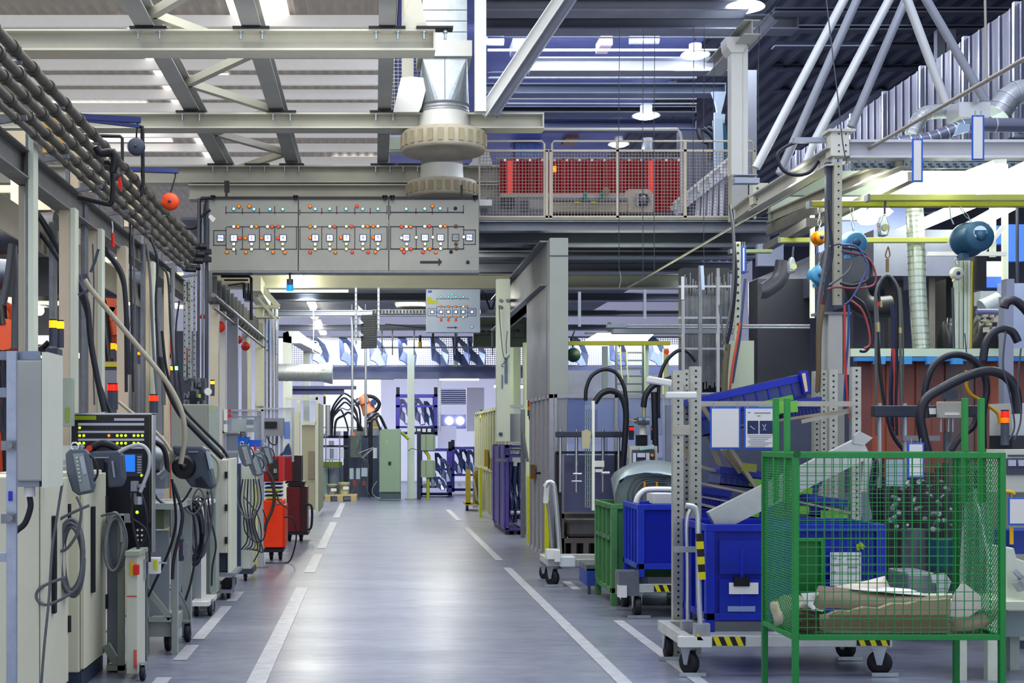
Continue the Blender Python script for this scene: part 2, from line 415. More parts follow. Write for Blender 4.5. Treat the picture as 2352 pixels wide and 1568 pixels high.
# ================================================================== ventilation ducts with round wooden-looking diffusers
def hood(label, cx, d, pt_hood, pb_hood, wpx, ductw, top, square=False, ribs=26, grp=None, tint=None):
    x = X(cx, d); rad = wpx*d/FOC/2; z0 = Z(pb_hood, d); z1 = Z(pt_hood, d); y = d + rad
    t = T('ventilation_duct', label, 'ventilation duct', (x, y, z0), grp)
    cm = tint or M('#c9c2ae', .55, 0, .3, 3)
    m = MB(); m.lathe([(rad*.3, z0+.14), (rad*.96, z0+.05), (rad, z0+.09), (rad, z1-.03), (rad*.97, z1), (rad*.70, z1+.01)], (x, y, 0), 48)
    part('diffuser_ring', m, cm, t)
    m = MB()
    for k in range(ribs):
        a = 2*math.pi*k/ribs; c = Vector((x + math.cos(a)*rad*1.012, y + math.sin(a)*rad*1.012, 0))
        tx = Vector((-math.sin(a), math.cos(a), 0))*(rad*.075)
        m.bar(c + Vector((0,0,z0+.11)), c + Vector((0,0,z1-.05)), rad*.12, .018, (math.cos(a), math.sin(a), 0))
    part('diffuser_slats', m, M('#b2a98f', .6, 0, .25, 4), t)
    zz = z1; r2 = ductw*d/FOC/2
    m = MB(); m.lathe([(rad*.66, zz), (rad*.62, zz+.05), (r2*1.0, zz+.17), (r2*.99, zz+.25)], (x, y, 0), 40); part('neck', m, white, t)
    if square:
        zc0 = zz + .25; zc1 = Z(218, d)
        m = MB(); m.lathe([(r2*1.02, zc0), (r2*1.02, zc0+.03), (r2, zc0+.03), (r2, zc1-.02), (r2*1.02, zc1-.02), (r2*1.02, zc1)], (x, y, 0), 40); part('round_collar', m, galv, t)
        # square-to-round transition
        zs = Z(118, d); hw = 52*d/FOC; n = 40; vs = []
        for k in range(n):
            a = 2*math.pi*(k+.5)/n; vs.append((x + math.cos(a)*r2, y + math.sin(a)*r2, zc1))
        sq = [(-hw,-hw),(hw,-hw),(hw,hw),(-hw,hw)]
        base = len(vs)
        for q in sq: vs.append((x+q[0], y+q[1], zs))
        fs = []
        def corner(a):
            a %= 2*math.pi
            return 2 if a < math.pi/2 else 3 if a < math.pi else 0 if a < 1.5*math.pi else 1
        for k in range(n):
            j = (k+1) % n; ck = corner(2*math.pi*(k+.5)/n); cj = corner(2*math.pi*(j+.5)/n)
            fs.append((k, j, base+ck))
            if ck != cj: fs.append((j, base+cj, base+ck))
        m = MB().add(vs, fs, False); part('transition', m, zinc, t)
        part('seam', MB().bar((x, y-hw*1.0, zs-.01), (x, y-r2, zc1), .012, .012), galvd, t)
        m = MB(); m.box(x-hw-.06, x+hw+.06, y-hw-.06, y+hw+.06, zs, zs+.2); part('flange', m, white, t)
        m = MB(); zt = zs + .2; m.box(x-hw, x+hw, y-hw, y+hw, zt, 8.05)
        part('square_duct', m, zinc, t)
        m = MB(); q = zt + .12
        while q < 8: m.box(x-hw-.006, x+hw+.006, y-hw-.006, y+hw+.006, q, q+.01); q += .14
        part('seam_ribs', m, galvd, t)
    else:
        m = MB(); q = zz + .25; m.lathe([(r2, q), (r2, q+.12), (r2*1.02, q+.12), (r2*1.02, q+.15), (r2, q+.15), (r2, top)], (x, y, 0), 36); part('round_duct', m, galv, t)
    return t
hood('silver square-to-round ventilation duct with large ribbed round diffuser, nearest of the row', 1024, 17.0, 283, 340, 200, 120, 8, True)
hood('silver round duct with ribbed diffuser directly under the nearest one', 1019, 19.35, 404, 451, 166, 100, 7.4, False)
hood('third round diffuser, dark, hanging just below the signal board', 973, 32.0, 629, 662, 108, 60, 5.4, False, tint=M('#5a5a62', .6, 0, .2, 3))
hood('cream round diffuser behind the small light blue panel', 948, 31.0, 677, 707, 78, 50, 5.0, False)

# ================================================================== large signal board
bd = 18.0
board = T('signal_board', 'long grey signal board with coloured lamps and numbered squares hanging over the aisle', 'signal board', P(790, 622, bd))
panelm = M('#93958f', .34, .15, .16, 1.2); ink = M('#2c2c3c', .5, 0, 0); glyph = M('#5868a0', .5, 0, 0)
sqm = M('#c6d0f4', .3, 0, .1, 12, emit=.55, ecol='#ccd6ff')
LC = {'w': EM('#f4f4d4', .95), 'y': EM('#e2e69a', .85), 'o': EM('#ff6a12', 1.1), 'r': EM('#f8402a', 1.0), 'b': EM('#8fe6f8', 1.0),
      'k': M('#3a3a40', .5, 0, 0), 'g': EM('#58f0b8', 1.5), 'd': M('#8a6a3a', .5, 0, 0), 'B': EM('#4a6aff', 1.6), 't': M('#1f4a5c', .4, 0, 0)}
bez = M('#33343e', .5, 0, 0)
def s7(px, py): return (470 + px/7.127, 440 + py/7.127)     # left close-up -> photo
def s8(px, py): return (780 + px/7.127, 440 + py/7.127)
segs = [(480, 685), (685, 893), (893, 1101)]
secs = []
for (a, b) in segs:
    t = part('board_panel', MB().pb(a+.6, 458, b-.6, 622, bd, .22), panelm, board, bev=.006); secs.append(t)
def sec(px): return secs[0 if px < 685 else 1 if px < 893 else 2]
lamps = {}
def lamp(px, py, c, r=4.2, d=bd, par=None):
    par = par or sec(px); key = (c, r, d)
    p = P(px, py, d)
    o = part('signal_lamp', MB().mat(0).cyl(p + Vector((0,-.012,0)), p + Vector((0,.002,0)), (r+1.0)*d/FOC, 14).mat(1).lathe([(r*d/FOC,-.013),(r*d/FOC*.9,-.024),(r*d/FOC*.5,-.03),(.0001,-.031)], p, 14, 'y'), [bez, LC[c]], par)
    return o
def line(par, pts, wd, d, mt=ink, name='circuit_line'):
    m = MB()
    for (x0, y0, x1, y1) in pts: m.bar(P(x0, y0, d) + Vector((0,-.004,0)), P(x1, y1, d) + Vector((0,-.004,0)), wd*d/FOC, .004, (0,1,0)) if False else m.pb(min(x0,x1)-wd/2, min(y0,y1)-wd/2, max(x0,x1)+wd/2, max(y0,y1)+wd/2, d-.005, .006)
    return part(name, m, mt, par)
def text(par, s, px, py, hpx, d, mt, name='lettering', off=.012, sx=1):
    cu = bpy.data.curves.new('txt', 'FONT'); cu.body = s; cu.align_x = 'CENTER'; cu.align_y = 'CENTER'; cu.size = hpx*d/FOC*1.35
    ob = bpy.data.objects.new('txt', cu); COL.objects.link(ob)
    dg = bpy.context.evaluated_depsgraph_get(); me = bpy.data.meshes.new_from_object(ob.evaluated_get(dg)); 
    c = P(px, py, d) + Vector((0, -off, 0)); o0 = wloc(par)
    for v in me.vertices:
        q = v.co.copy(); v.co = Vector((q.x*sx, 0, q.y)) + c - o0
    me.name = name; bpy.data.objects.remove(ob); bpy.data.curves.remove(cu)
    me.materials.clear(); me.materials.append(mt)
    o = bpy.data.objects.new(name, me); COL.objects.link(o); o.parent = par
    return o
def square(px, py, s, on=True, r=7.2, d=bd, par=None):
    par = par or sec(px)
    o = part('station_square', MB().mat(0).pb(px-r-1, py-r-1, px+r+1, py+r+1, d-.012, .013).mat(1).pb(px-r+.5, py-r+.5, px+r-.5, py+r-.5, d-.016, .005), [ink, sqm if on else panelm], par)
    if s: text(o, s, px, py, 7.5 if r > 5 else 4, d, glyph, 'station_number', .018)
# circuit lines (photo pixels)
q = s7
line(secs[0], [(519,488,683,488),(519,474,519,491),(557,479,557,491),(596,479,596,491),(631,474,631,491),(522,520.5,683,520.5),(519,522,519,572),(491,529,519,529),(491,529,491,563),(491,563,519,563),(519,572,541,572),(542,573,542,584),(552,572,681,572),(557,521,557,572),(596,521,596,572),(631,521,631,572),(681,521,681,572)], 1.7, bd)
line(secs[1], [(689,488,889,488),(688.5,481,688.5,493),(739,478,739,491),(773.5,474,773.5,491),(815,478,815,491),(850.5,478,850.5,491),(889,472,889,491),(689,520.5,889,520.5),(689,520.5,689,572),(889,520.5,889,572),(689,572,889,572),(739,521,739,572),(773.5,521,773.5,572),(815,521,815,572),(850.5,521,850.5,572)], 1.7, bd)
line(secs[2], [(896.5,488,1064.5,487),(896.5,473,896.5,493),(955.5,479,955.5,491),(993,479,993,491),(1028.5,477,1028.5,487),(1064.5,472,1064.5,490),(897,520.5,1065,520),(897,520.5,897,572),(897,572,1065,571),(956,521,956,572),(994,521,994,572),(1029,521,1029,572),(1065,520,1065,571),(1065,528,1092,528),(1092,528,1092,561),(1065,561,1092,561)], 1.7, bd)
for (x, s) in [(506.5,'Ho'),(537,'1'),(578,'2'),(614.5,'3'),(650,'4')]: square(x, 546.5, s)
for (x, s) in [(724,'5'),(757.5,'6'),(795.5,'7'),(834,'8'),(868,'9')]: square(x, 546, s)
for (x, s) in [(933,'10'),(976,'11'),(1012,'12')]: square(x, 545.5, s)
square(1046.5, 545, '13', False); square(1078, 545, 'Ho')
for (x, y, c) in [(537,480,'b'),(549,474,'o'),(573,474,'o'),(583.5,480.5,'b'),(620,480.5,'b'),(649.5,480.5,'b'),
    (537,520.5,'w'),(547,520.5,'o'),(578,520.5,'w'),(589,520.5,'o'),(614.5,520.5,'w'),(625,520.5,'r'),(639.5,520.5,'r'),(649.5,520.5,'y'),
    (551,547,'r'),(563.5,547,'o'),(601,547,'o'),(638.5,547,'r'),
    (537,560.5,'w'),(578,560.5,'w'),(614.5,560.5,'y'),(649.5,560.5,'y'),(537,572.5,'w'),(578,572.5,'w'),(614.5,572,'w'),(649.5,572,'w'),
    (521.5,579,'o'),(565,579,'o'),(627,579,'o'),(654.5,580,'o'),
    (712.5,474,'o'),(724,480,'b'),(757.5,480,'b'),(795,480,'b'),(820,473.5,'r'),(833,480,'b'),(868,480,'b'),
    (712.5,520.5,'o'),(724,520.5,'w'),(757.5,520,'w'),(768.5,520.5,'r'),(795.5,520,'y'),(807.5,520,'r'),(833.5,520,'w'),(844,520,'o'),(857.5,520,'o'),(868,519.5,'w'),
    (712.5,546,'o'),(783,546,'o'),(857,545.5,'o'),
    (724,561,'w'),(757.5,561,'y'),(795.5,560.5,'y'),(833.5,560,'w'),(868,560,'w'),(724,572,'y'),(757.5,572,'w'),(795.5,572,'y'),(833.5,571.5,'y'),(868,571.5,'w'),
    (712.5,579,'r'),(770,579.5,'o'),(809,579,'r'),(845.5,579,'r'),(862,579,'o'),
    (933,480,'b'),(975.5,479.5,'b'),(993,473.5,'o'),(1011,479,'b'),(1046,478.5,'k'),
    (922,520.5,'r'),(933,520.5,'w'),(943,520.5,'o'),(975.5,520,'w'),(986,519.5,'r'),(1011.5,519.5,'w'),(1022,519.5,'o'),(1047,519.5,'d'),
    (922,546.5,'w'),(956,545.5,'w'),(994,545,'w'),(1065,544.5,'w'),
    (934,560.5,'w'),(976,560.5,'y'),(1012,560,'w'),(1047.5,560,'d'),(922.5,572,'o'),(934,572,'w'),(943.5,572,'r'),(976,571.5,'w'),(987,571.5,'o'),(1012,571,'w'),(1048,570.5,'d'),
    (928,579,'r'),(971.5,579,'r'),(1001,579,'o'),(1036,578,'k'),(1074.5,602,'t')]:
    lamp(x, y, c, 3.3)
part('arrow_mark', MB().pp([(965,599),(1007,599),(1007,591.5),(1015.5,601.5),(1007,611.5),(1007,605),(965,605)], bd-.005, .006), ink, secs[2])
part('paper_sticker', MB().pp([(477,497),(484,492),(496,502),(489,511)], bd-.006, .006), white, secs[0])
m = MB().bar(P(462,454,bd-.02), P(1098,454,bd-.02), .028)
for px in (489, 679, 884, 901, 1092): m.cyl(P(px,449,bd-.05), P(px,459,bd-.05), .02, 8).cyl(P(px,449,bd-.06), P(px,451,bd-.06), .035, 8)
m.bar(P(520,454,bd), P(520,415,bd), .03).pb(515,415,526,440,bd,.08).bar(P(1060,454,bd), P(1060,425,bd), .03)
part('hanging_rail', m, black, board)
part('bottom_lip', MB().pb(480,622,1101,626,bd,.26), galvd, board)
# blue beacon under board
t = T('beacon_lamp', 'blue glowing beacon hanging below the signal board', 'beacon', P(666,668,bd+.1))
part('stem', MB().cyl(P(666,642,bd+.1), P(666,626.5,bd+.1), .014), black, t)
part('housing', MB().cyl(P(666,655,bd+.1), P(666,641,bd+.1), .045), dgrey, t)
part('lens', MB().cyl(P(666,668,bd+.1), P(666,655,bd+.1), .05), M('#0a70e0', .3, 0, 0, emit=1.2, ecol='#0080ff'), t)

# ================================================================== small signal panel further down
sd = 24.0
sp = T('signal_display', 'small light blue signal panel with green and amber lamps over the aisle', 'signal panel', P(1041,763,sd))
pf = part('panel_face', MB().pb(979,664,1103,763,sd,.2), M('#a4b2c8', .4, 0, .08, 2, emit=.04), sp, bev=.006)  # faint emission stands in for missing front light on the panel
line(pf, [(1003,686,1075,686),(1003,684,1003,688),(1022,684,1022,688),(1040,684,1040,688),(1057,684,1057,688),(1075,684,1075,688),(1003,704,1074,704),(1003,728,1074,728),(983,708,1003,708),(983,725,1003,725),(983,708,983,725),(1003,704,1003,728),(1022,704,1022,728),(1039,704,1039,728),(1057,704,1057,728),(1074,704,1074,728),(1074,708,1093,708),(1074,725,1093,725),(1093,708,1093,725)], .9, sd)
for x in (993, 1013, 1030, 1047, 1064, 1084): square(x, 716, '', True, 3.6, sd, pf)
for (x, y, c) in [(1013,682,'g'),(1030,682,'g'),(1047,682,'g'),(1064,682,'g'),(1038.5,676,'g'),(1013,704,'o'),(1030,704,'o'),(1047,704,'o'),(1064,704,'w'),(1072,704,'o'),
    (1013,728.5,'o'),(1030,728.5,'o'),(1047,728.5,'o'),(1064,728.5,'w'),(1013,735,'r'),(1030,735,'r'),(1047,735,'r'),(1003,716,'B'),(1074,716,'B'),(1084,750.5,'b')]: lamp(x, y, c, 1.9, sd, pf)
part('arrow_mark', MB().pp([(1027,751),(1045,751),(1045,749),(1051,752),(1045,755),(1045,753),(1027,753)], sd-.005, .006), ink, pf)
part('blue_sticker', MB().pb(983,667,992,672,sd-.005,.006), blue, pf); part('yellow_label', MB().pp([(981,682),(992,682),(992,690),(1005,690),(1005,698),(981,698)], sd-.005, .006), M('#b8c010', .5, 0, .1), pf)
# faded green mimic board behind the white column
gd_ = 27.0
gb = T('mimic_display', 'dull green mimic board with circuit lines behind the white column', 'signal panel', P(1150,795,gd_))
gf = part('panel_face', MB().pb(1087,728,1216,796,gd_,.15), M('#5f6a5c', .5, 0, .2, 3), gb)
line(gf, [(1092,770,1126,770),(1092,770,1092,778),(1095,746,1138,746),(1121,746,1121,770),(1132,740,1132,788),(1192,740,1206,740),(1206,740,1206,776),(1170,776,1206,776),(1172,760,1206,760),(1180,752,1180,776)], 1.0, gd_)
part('station_marks', MB().pb(1106,756,1113,762,gd_-.008,.01).pb(1123,756,1130,762,gd_-.008,.01).pb(1186,756,1193,762,gd_-.008,.01), black, gf)

# ================================================================== cross girders over the aisle (low ceiling) and ceiling
lowm = M('#8f939c', .55, 0, .14, 2); lowc = M('#c8cab8', .5, 0, .1, 2)
tg = [(19.4,528,561,1100,1775,steelb,'grey girder under the platform edge'),(21.2,575,590,1100,1740,steelb,'thin grey girder behind the platform edge girder'),
      (23,600,624,1100,1720,steelb,'grey girder just above the big column head'),(25.5,628,661,470,1605,lowc,'cream girder crossing the aisle below the signal board'),
      (28.5,672,690,560,1600,steelb,'grey girder above the small blue panel'),(31.5,712,724,600,1600,lowm,'pale girder level with the small blue panel'),
      (34.5,745,757,640,1600,steelb,'farthest grey girder in front of the hanging car bodies')]
for (d, a, b, x0, x1, mt, lb) in tg:
    hbeam('ceiling_girder', lb, X(x0,d), X(x1,d), d, a, b, .3, mt, ends=False)
m = MB(); m.box(-2.9, 5.6, 20.2, 36, 4.86, 4.9)
ST('ceiling_low', m, M('#7c808c', .6, 0, .18, 1.5))
# bright slots in the platform ceiling
gl2 = EM('#f2f0f4', .85)
for i, (a, b, c, e) in enumerate([(1322,573,1342,588),(1378,573,1392,588),(1420,573,1474,588),(1310,621,1332,627),(1337,621,1398,627),(1436,621,1515,628)]):
    d = 19.8 + .6 if b < 600 else 23.6
    m = MB(); z = 4.855; dd0 = (z-EYE)*FOC/(VY-b); dd1 = (z-EYE)*FOC/(VY-e); dd0, dd1 = max(dd0,dd1), min(dd0,dd1)
    m.box(X(a, dd1), X(c, dd1), dd1, dd1+.35, z-.01, z)
    S('light_slot', 'bright gap in the platform ceiling, number %d from the left' % (i+1) , 'light slot', m, gl2, group='bright gaps in the platform ceiling')
# fluorescent row over aisle
for i, (px, py, d) in enumerate([(686,636,25.0),(668+46,692,30),(718,717,32.4),(730,741,34.2),(739,757,36)]):
    x = X(px, d); z = Z(py, d)
    t = T('tube_light', '%s glowing tube light of the row above the aisle, seen end on' % ['nearest','second','third','fourth','farthest'][i], 'light fixture', (x, d, z), 'tube lights in a row above the aisle')
    part('diffuser', MB().box(x-.09, x+.09, d, d+1.2, z-.05, z+.04), lampw, t, bev=.03)
    part('casing', MB().box(x-.07, x+.07, d+.05, d+1.15, z+.04, z+.09), white, t)
for (a, b, c, e, d, lb) in [(600,664,800,670,29,'long thin tube light left of the cable ladder'),(642,722,812,726,33,'faint tube light above the galvanised pipe mouth'),(1010,867,1100,873,40,'bright tube light right of the white far column'),(1136,884,1146,890,41,'tiny bright lamp left of the green far column'),(1190,885,1208,891,41,'tiny bright lamp right of the green far column')]:
    t = T('tube_light', lb, 'light fixture', P((a+c)/2, e, d))
    part('diffuser', MB().pb(a, b, c, e, d, .12), lampw if d > 35 else EM('#f4f6e0', 1.6), t, bev=.01); part('casing', MB().pb(a, b-2.5, c, b, d, .12), grey, t)

# ================================================================== upper hall: roof girders, lamps
for i, (a, b, d, x0, x1, mt) in enumerate([(-10,24,18.6,1118,1720,steelb),(32,66,19.4,1110,1835,steelb),(130,162,21.6,1218,1700,M('#8c8f96',.5,0,.12,2)),(190,214,23.6,1110,1668,M('#7f8898',.5,0,.12,2)),(243,258,25.6,1120,1600,dkbeam),(274,296,26.8,1250,1600,M('#6d7390',.5,0,.12,2)),(312,322,30,1120,1590,dkbeam)]):
    nm = ['topmost','second','third','fourth','fifth','sixth','seventh'][i]
    hbeam('roof_girder', '%s grey roof girder counted down from the top, right of the duct' % nm, X(x0,d), X(x1,d), d, a, b, .35, mt, ends=True)
for i, (a, b, d) in enumerate([(8,14,19),(84,88,20.4),(112,118,21),(164,168,23),(176,182,23.5),(224,229,25),(235,240,25.4),(262,268,27)]):
    S('roof_pipe', 'thin pipe strung across the upper hall, %s from the top' % ['first','second','third','fourth','fifth','sixth','seventh','eighth'][i], 'pipe', MB().cyl(P(1120,(a+b)/2,d), P(1720 if i<3 else 1600,(a+b)/2,d), (b-a)/2*d/FOC, 10), [galv, beamg, cream, galvd][i % 4], group='thin pipes across the upper hall')
# bluish background clutter boxes in the upper hall
for i, (a, b, c, e, d, mt, lb) in enumerate([(1085,118,1185,150,24,galv,'fluted round duct behind the diagonal brace'),(1245,218,1320,244,30,M('#8088a8',.4,.3,.1),'pale blue box unit behind the fourth girder'),(1330,217,1352,242,30,white,'small white box unit right of the pale blue box'),(1386,218,1456,243,30,M('#7c84a0',.4,.3,.1),'grey unit left of the round lamp'),(1178,302,1240,322,29,M('#8ea8dc',.5,0,.1),'light blue box below the sixth girder'),(1184,328,1244,358,29,M('#86a4e0',.5,0,.1),'light blue ribbed box behind the railing'),(1350,300,1410,320,30,M('#8c90a8',.4,.3,.1),'dull duct length behind the railing top'),(1474,318,1500,345,28,galv,'short upright duct stub right of the small lamp'),(1300,302,1330,318,28.5,M('#c8a088',.5,.2,.1),'pale copper coloured box')]):
    m = MB()
    if 'duct' in lb:
        if 'upright' in lb: m.cyl(P((a+c)/2,e,d), P((a+c)/2,b,d), (c-a)/2*d/FOC, 16)
        else: m.cyl(P(a,(b+e)/2,d), P(c,(b+e)/2,d), (e-b)/2*d/FOC, 16)
        for k in range(1,7): 
            if 'upright' not in lb: 
                xx = a+(c-a)*k/7; m.cyl(P(xx,(b+e)/2,d), P(xx+2,(b+e)/2,d), (e-b)/2*d/FOC*1.03, 16)
    else:
        m.pb(a, b, c, e, d, .7)
        for k in range(1,4): xx = a+(c-a)*k/4; m.pb(xx-1, b-1, xx+1, e+1, d-.02, .03)
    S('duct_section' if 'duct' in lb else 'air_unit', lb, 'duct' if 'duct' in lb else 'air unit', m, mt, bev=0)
rr = random.Random(4); q9 = ['first','second','third','fourth','fifth','sixth','seventh','eighth','ninth','tenth','eleventh','twelfth','thirteenth','fourteenth','fifteenth','sixteenth']
for i in range(16):
    a = 1112 + (i*67) % 470; b = [84,170,220,302][i % 4] + rr.randint(-4, 6); wd = rr.randint(26, 74); ht = [22,16,22,18][i % 4]; d = [21.0,24.6,27.5,30.5][i % 4]; mt = M(['#8e98d0','#b4bce4','#6c7098','#9aa4c8','#a890a0'][i % 5], .35, .3, .2, 2, emit=.05)  # added units; bluish hall light put into their colour and faint glow
    m = MB()
    if i % 3: m.pb(a, b, a+wd, b+ht, d, .5).pb(a+wd*.3, b-1, a+wd*.3+2, b+ht+1, d-.02, .02).pb(a+wd*.7, b-1, a+wd*.7+2, b+ht+1, d-.02, .02)
    else:
        m.cyl(P(a, b+ht/2, d), P(a+wd, b+ht/2, d), ht/2*d/FOC, 14)
        for k in range(1, 5): m.cyl(P(a+wd*k/5, b+ht/2, d), P(a+wd*k/5+1.5, b+ht/2, d), ht/2*d/FOC*1.05, 14)
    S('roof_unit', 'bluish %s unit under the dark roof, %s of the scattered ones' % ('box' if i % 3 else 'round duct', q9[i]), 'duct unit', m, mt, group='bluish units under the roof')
glo = EM('#b8c0f0', .9)
ww = MB()
for (a, b, c, e, d) in [(1320,18,1455,30,24),(1300,118,1395,132,25.5),(1165,176,1320,188,27),(1110,96,1180,104,24),(1120,326,1250,338,33),(1570,228,1640,236,30)]: ww.pb(a,b,c,e,d,.05)
ST('hall_glow', ww, glo)  # thin bluish glowing strips among the roof girders
# high bay lamps
hb = None
for i, (px, py, d, wpx) in enumerate([(1710,18,18.8,92),(1597,127,21.4,68),(1484,267,25.2,66),(1421,332,28.2,50)]):
    x, z = X(px, d), Z(py, d); r = wpx*d/FOC/2
    t = T('high_bay_lamp', '%s round glowing high bay lamp in the upper hall' % ['nearest','second','third','smallest and farthest'][i], 'ceiling lamp', (x, d, z), 'high bay lamps in the upper hall')
    part('reflector', MB().lathe([(r, z), (r*.9, z+.03), (r*.5, z+r*.22), (r*.42, z+r*.3), (r*.42, z+r*.75)], (x, d, 0), 28), white if i else EM('#ffffff', 1.2), t)
    part('bulb_glass', MB().lathe([(.001, z-.05), (r*.6, z-.035), (r*.97, z+.01)], (x, d, 0), 28), EM('#f4f8ff', 16), t)
    part('cord', MB().cyl((x, d, z+r), (x, d, z+r+.9), .008, 6), black, t)
    area(x, d, z-.08, .4, .4, 60, (.92,.95,1))
# tall white column with bracketed head
cd = 18.2
t = T('support_column', 'tall white column with bracketed head rising through the railed platform', 'column', P(1698,505,cd))
part('shaft', MB().pb(1680,98,1705,400,cd,.2).pb(1705,98,1718,400,cd+.02,.18), white, t)
part('lower_shaft', MB().pb(1681,400,1718,505,cd,.2), beamg, t)
part('head_bracket', MB().pp([(1668,84),(1716,84),(1716,96),(1714,98),(1716,105),(1706,120),(1680,120),(1671,108),(1669,98)], cd-.03, .3), white, t)
S('column_strut', 'grey slanted roof strut meeting the white column head', 'brace', MB().ibeam(P(1640,158,19.5), P(1728,62,17.8), .22, .2), beamg)
S('column_strut', 'second slanted strut right of the white column head', 'brace', MB().ibeam(P(1712,108,18.6), P(1775,40,18.6), .1, .16), steelb)
post('support_column', 'dim grey column right behind the tall white column', 'column', P(1718,165,19.6), P(1718,420,19.6), .2, .2, steelb)
# slender pale-blue twin leg structure
t = T('raking_leg', 'pale blue raking leg with bolted plate behind the platform railing', 'support leg', P(1655,400,21))
part('upper_plate', MB().pp([(1635,210),(1668,210),(1663,235),(1656,262),(1666,262),(1664,282),(1640,282),(1641,258),(1648,258),(1643,232)], 21, .08), M('#a8b8c4',.4,.1,.1), t)
part('left_leg', MB().bar(P(1648,275,21.05), P(1652,400,21.05), .13, .12), M('#9fb0be',.4,.1,.1), t)
part('right_leg', MB().bar(P(1652,262,21.2), P(1672,385,21.2), .1, .12), teal, t)
# dangling wires
for i, (px, a, b) in enumerate([(1423,60,620),(1478,60,640),(1504,60,620),(1594,60,470),(1618,60,630),(1640,130,470),(1744,60,300)]):
    S('hanging_wire', 'thin dark wire hanging down the upper hall, %s from the left' % ['first','second','third','fourth','fifth','sixth','last'][i], 'wire', MB().tube([P(px,a,18.0), P(px-2,(a+b)/2,18.0), P(px-1,b,18.0)], .005, 5), dgrey, group='thin wires in the upper hall')
# roof deck ribs on the right
for i, (a, d) in enumerate([(20,19),(60,20.2),(98,21.6),(150,23.6),(200,25.2),(250,27.4),(300,29.6),(345,31.6)]):
    hbeam('roof_joist', 'dark roof joist right of the white column, %s from the top' % names[i], X(1780,d), X(2330,d), d, a-4, a+8, .2, dkbeam, grp='dark roof joists')
S('bracing_truss', 'slanted lattice brace in the dark roof at the right', 'brace', MB().bar(P(1880,310,24), P(2025,210,24), .1).bar(P(1888,335,24), P(2030,235,24), .1).bar(P(1900,300,24), P(1915,320,24), .05).bar(P(1950,265,24), P(1965,285,24), .05), M('#8c90a0',.5,.1,.1))
S('roof_column', 'dark ribbed upright cladding panel at the upper right', 'cladding', MB().pb(2028,140,2080,300,26,.3).pb(2042,140,2046,300,25.97,.05).pb(2062,140,2066,300,25.97,.05), steelb)
S('roof_column', 'dark round drainpipe beside the ribbed cladding', 'pipe', MB().cyl(P(2082,90,25.5), P(2082,320,25.5), .07).bar(P(2045,225,25.4), P(2095,225,25.4), .05), dgrey)
S('roof_column', 'pale twin uprights behind the slanted struts', 'post', MB().bar(P(2158,70,20), P(2158,260,20), .12).bar(P(2185,70,20), P(2185,260,20), .1), steelb)

# ================================================================== railed platform
md = 18.6
pl = T('platform_deck', 'grey steel platform deck edge with pale lower flange below the railing', 'platform', P(1400,532,md))
part('edge_beam', MB().ibeam(P(1101,517,md+.1), P(1776,517,md+.1), .2, .18, .012), steelb, pl)
part('deck_plate', MB().box(X(1101,md), X(1776,md), md, 22.8, Z(504.5,md)-.03, Z(504.5,md)), galvd, pl)
part('kick_plate', MB().pb(1101,499,1680,506,md,.02), cream, pl)
rl = T('mesh_railing', 'cream railing with square wire mesh along the platform edge', 'railing', P(1400,500,md))
rm = M('#cfc8b8', .45, 0, .12, 4)
for (a, b) in [(1101,1250),(1268,1730)]:
    m = MB().tube([P(a,497,md), P(a,330,md), P(a+4,324,md), P(b-5,324,md), P(b,330,md), P(b,500,md)], .014, 8)
    part('top_rail', m, rm, rl)
part('mid_rail', MB().pb(1101,343,1735,348,md-.01,.03).pb(1101,495,1680,500,md-.01,.03), rm, rl)
for a in (1256, 1265, 1419, 1574, 1734): part('post', MB().pb(a-3.2,324 if a in (1419,1574) else 345,a+3.2,503,md-.01,.05), rm, rl)
meshw = M('#a69c98', .5, 0, .1, 4)
for (a, b, n) in [(1103,1252,20),(1268,1416,20),(1422,1571,20),(1577,1676,13)]:
    part('wire_mesh', MB().grid(P(a,497,md+.02), (X(b,md)-X(a,md),0,0), (0,0,Z(347,md)-Z(497,md)), n, 20, .0065), meshw, rl)
part('wire_mesh', MB().grid(P(1680,400,md+.02), (X(1734,md)-X(1680,md),0,0), (0,0,Z(347,md)-Z(400,md)), 7, 7, .006), meshw, rl)
# red curtain
cd2 = 20.6; vs = []; n = 120; cur = MB()
x0, x1 = X(1148,cd2), X(1563,cd2)
for i in range(n+1):
    x = x0 + (x1-x0)*i/n; y = cd2 + .05*math.sin(i*1.15) + .03*math.sin(i*.37+1)
    zb_ = Z(486,cd2); vs += [(x, y, zb_), (x, y, Z(366,cd2))]
cur.add(vs, [(2*i, 2*i+2, 2*i+3, 2*i+1) for i in range(n)], True)
t = T('welding_curtain', 'translucent red strip curtain behind the platform railing', 'curtain', P(1355,490,cd2))
part('curtain_sheet', cur, M('#8e1420', .3, 0, .45, 2.2, stretch=(3,3,.4), emit=.04, ecol='#ff2030'), t)  # light through the sheet put in as faint red emission
m = MB()
for k in range(15): m.cyl(P(1160+k*28.5,368,cd2-.1), P(1160+k*28.5,368,cd2-.06), .02, 8)
part('curtain_rings', m, chrome, t); part('curtain_rail', MB().bar(P(1140,364,cd2), P(1565,364,cd2), .04), grey, t)
for a in (1165,1490): part('bright_strip', MB().pb(a,368,a+12,484,cd2-.1,.01), M('#e83420', .3, 0, .1, emit=.3), t)  # two brighter red strips, glow put into the material
S('signal_lamp_tower', 'small orange lamp glowing against the red curtain', 'signal lamp', MB().pb(1271,381,1278,394,20.3,.04), EM('#ff7010', 2.5))
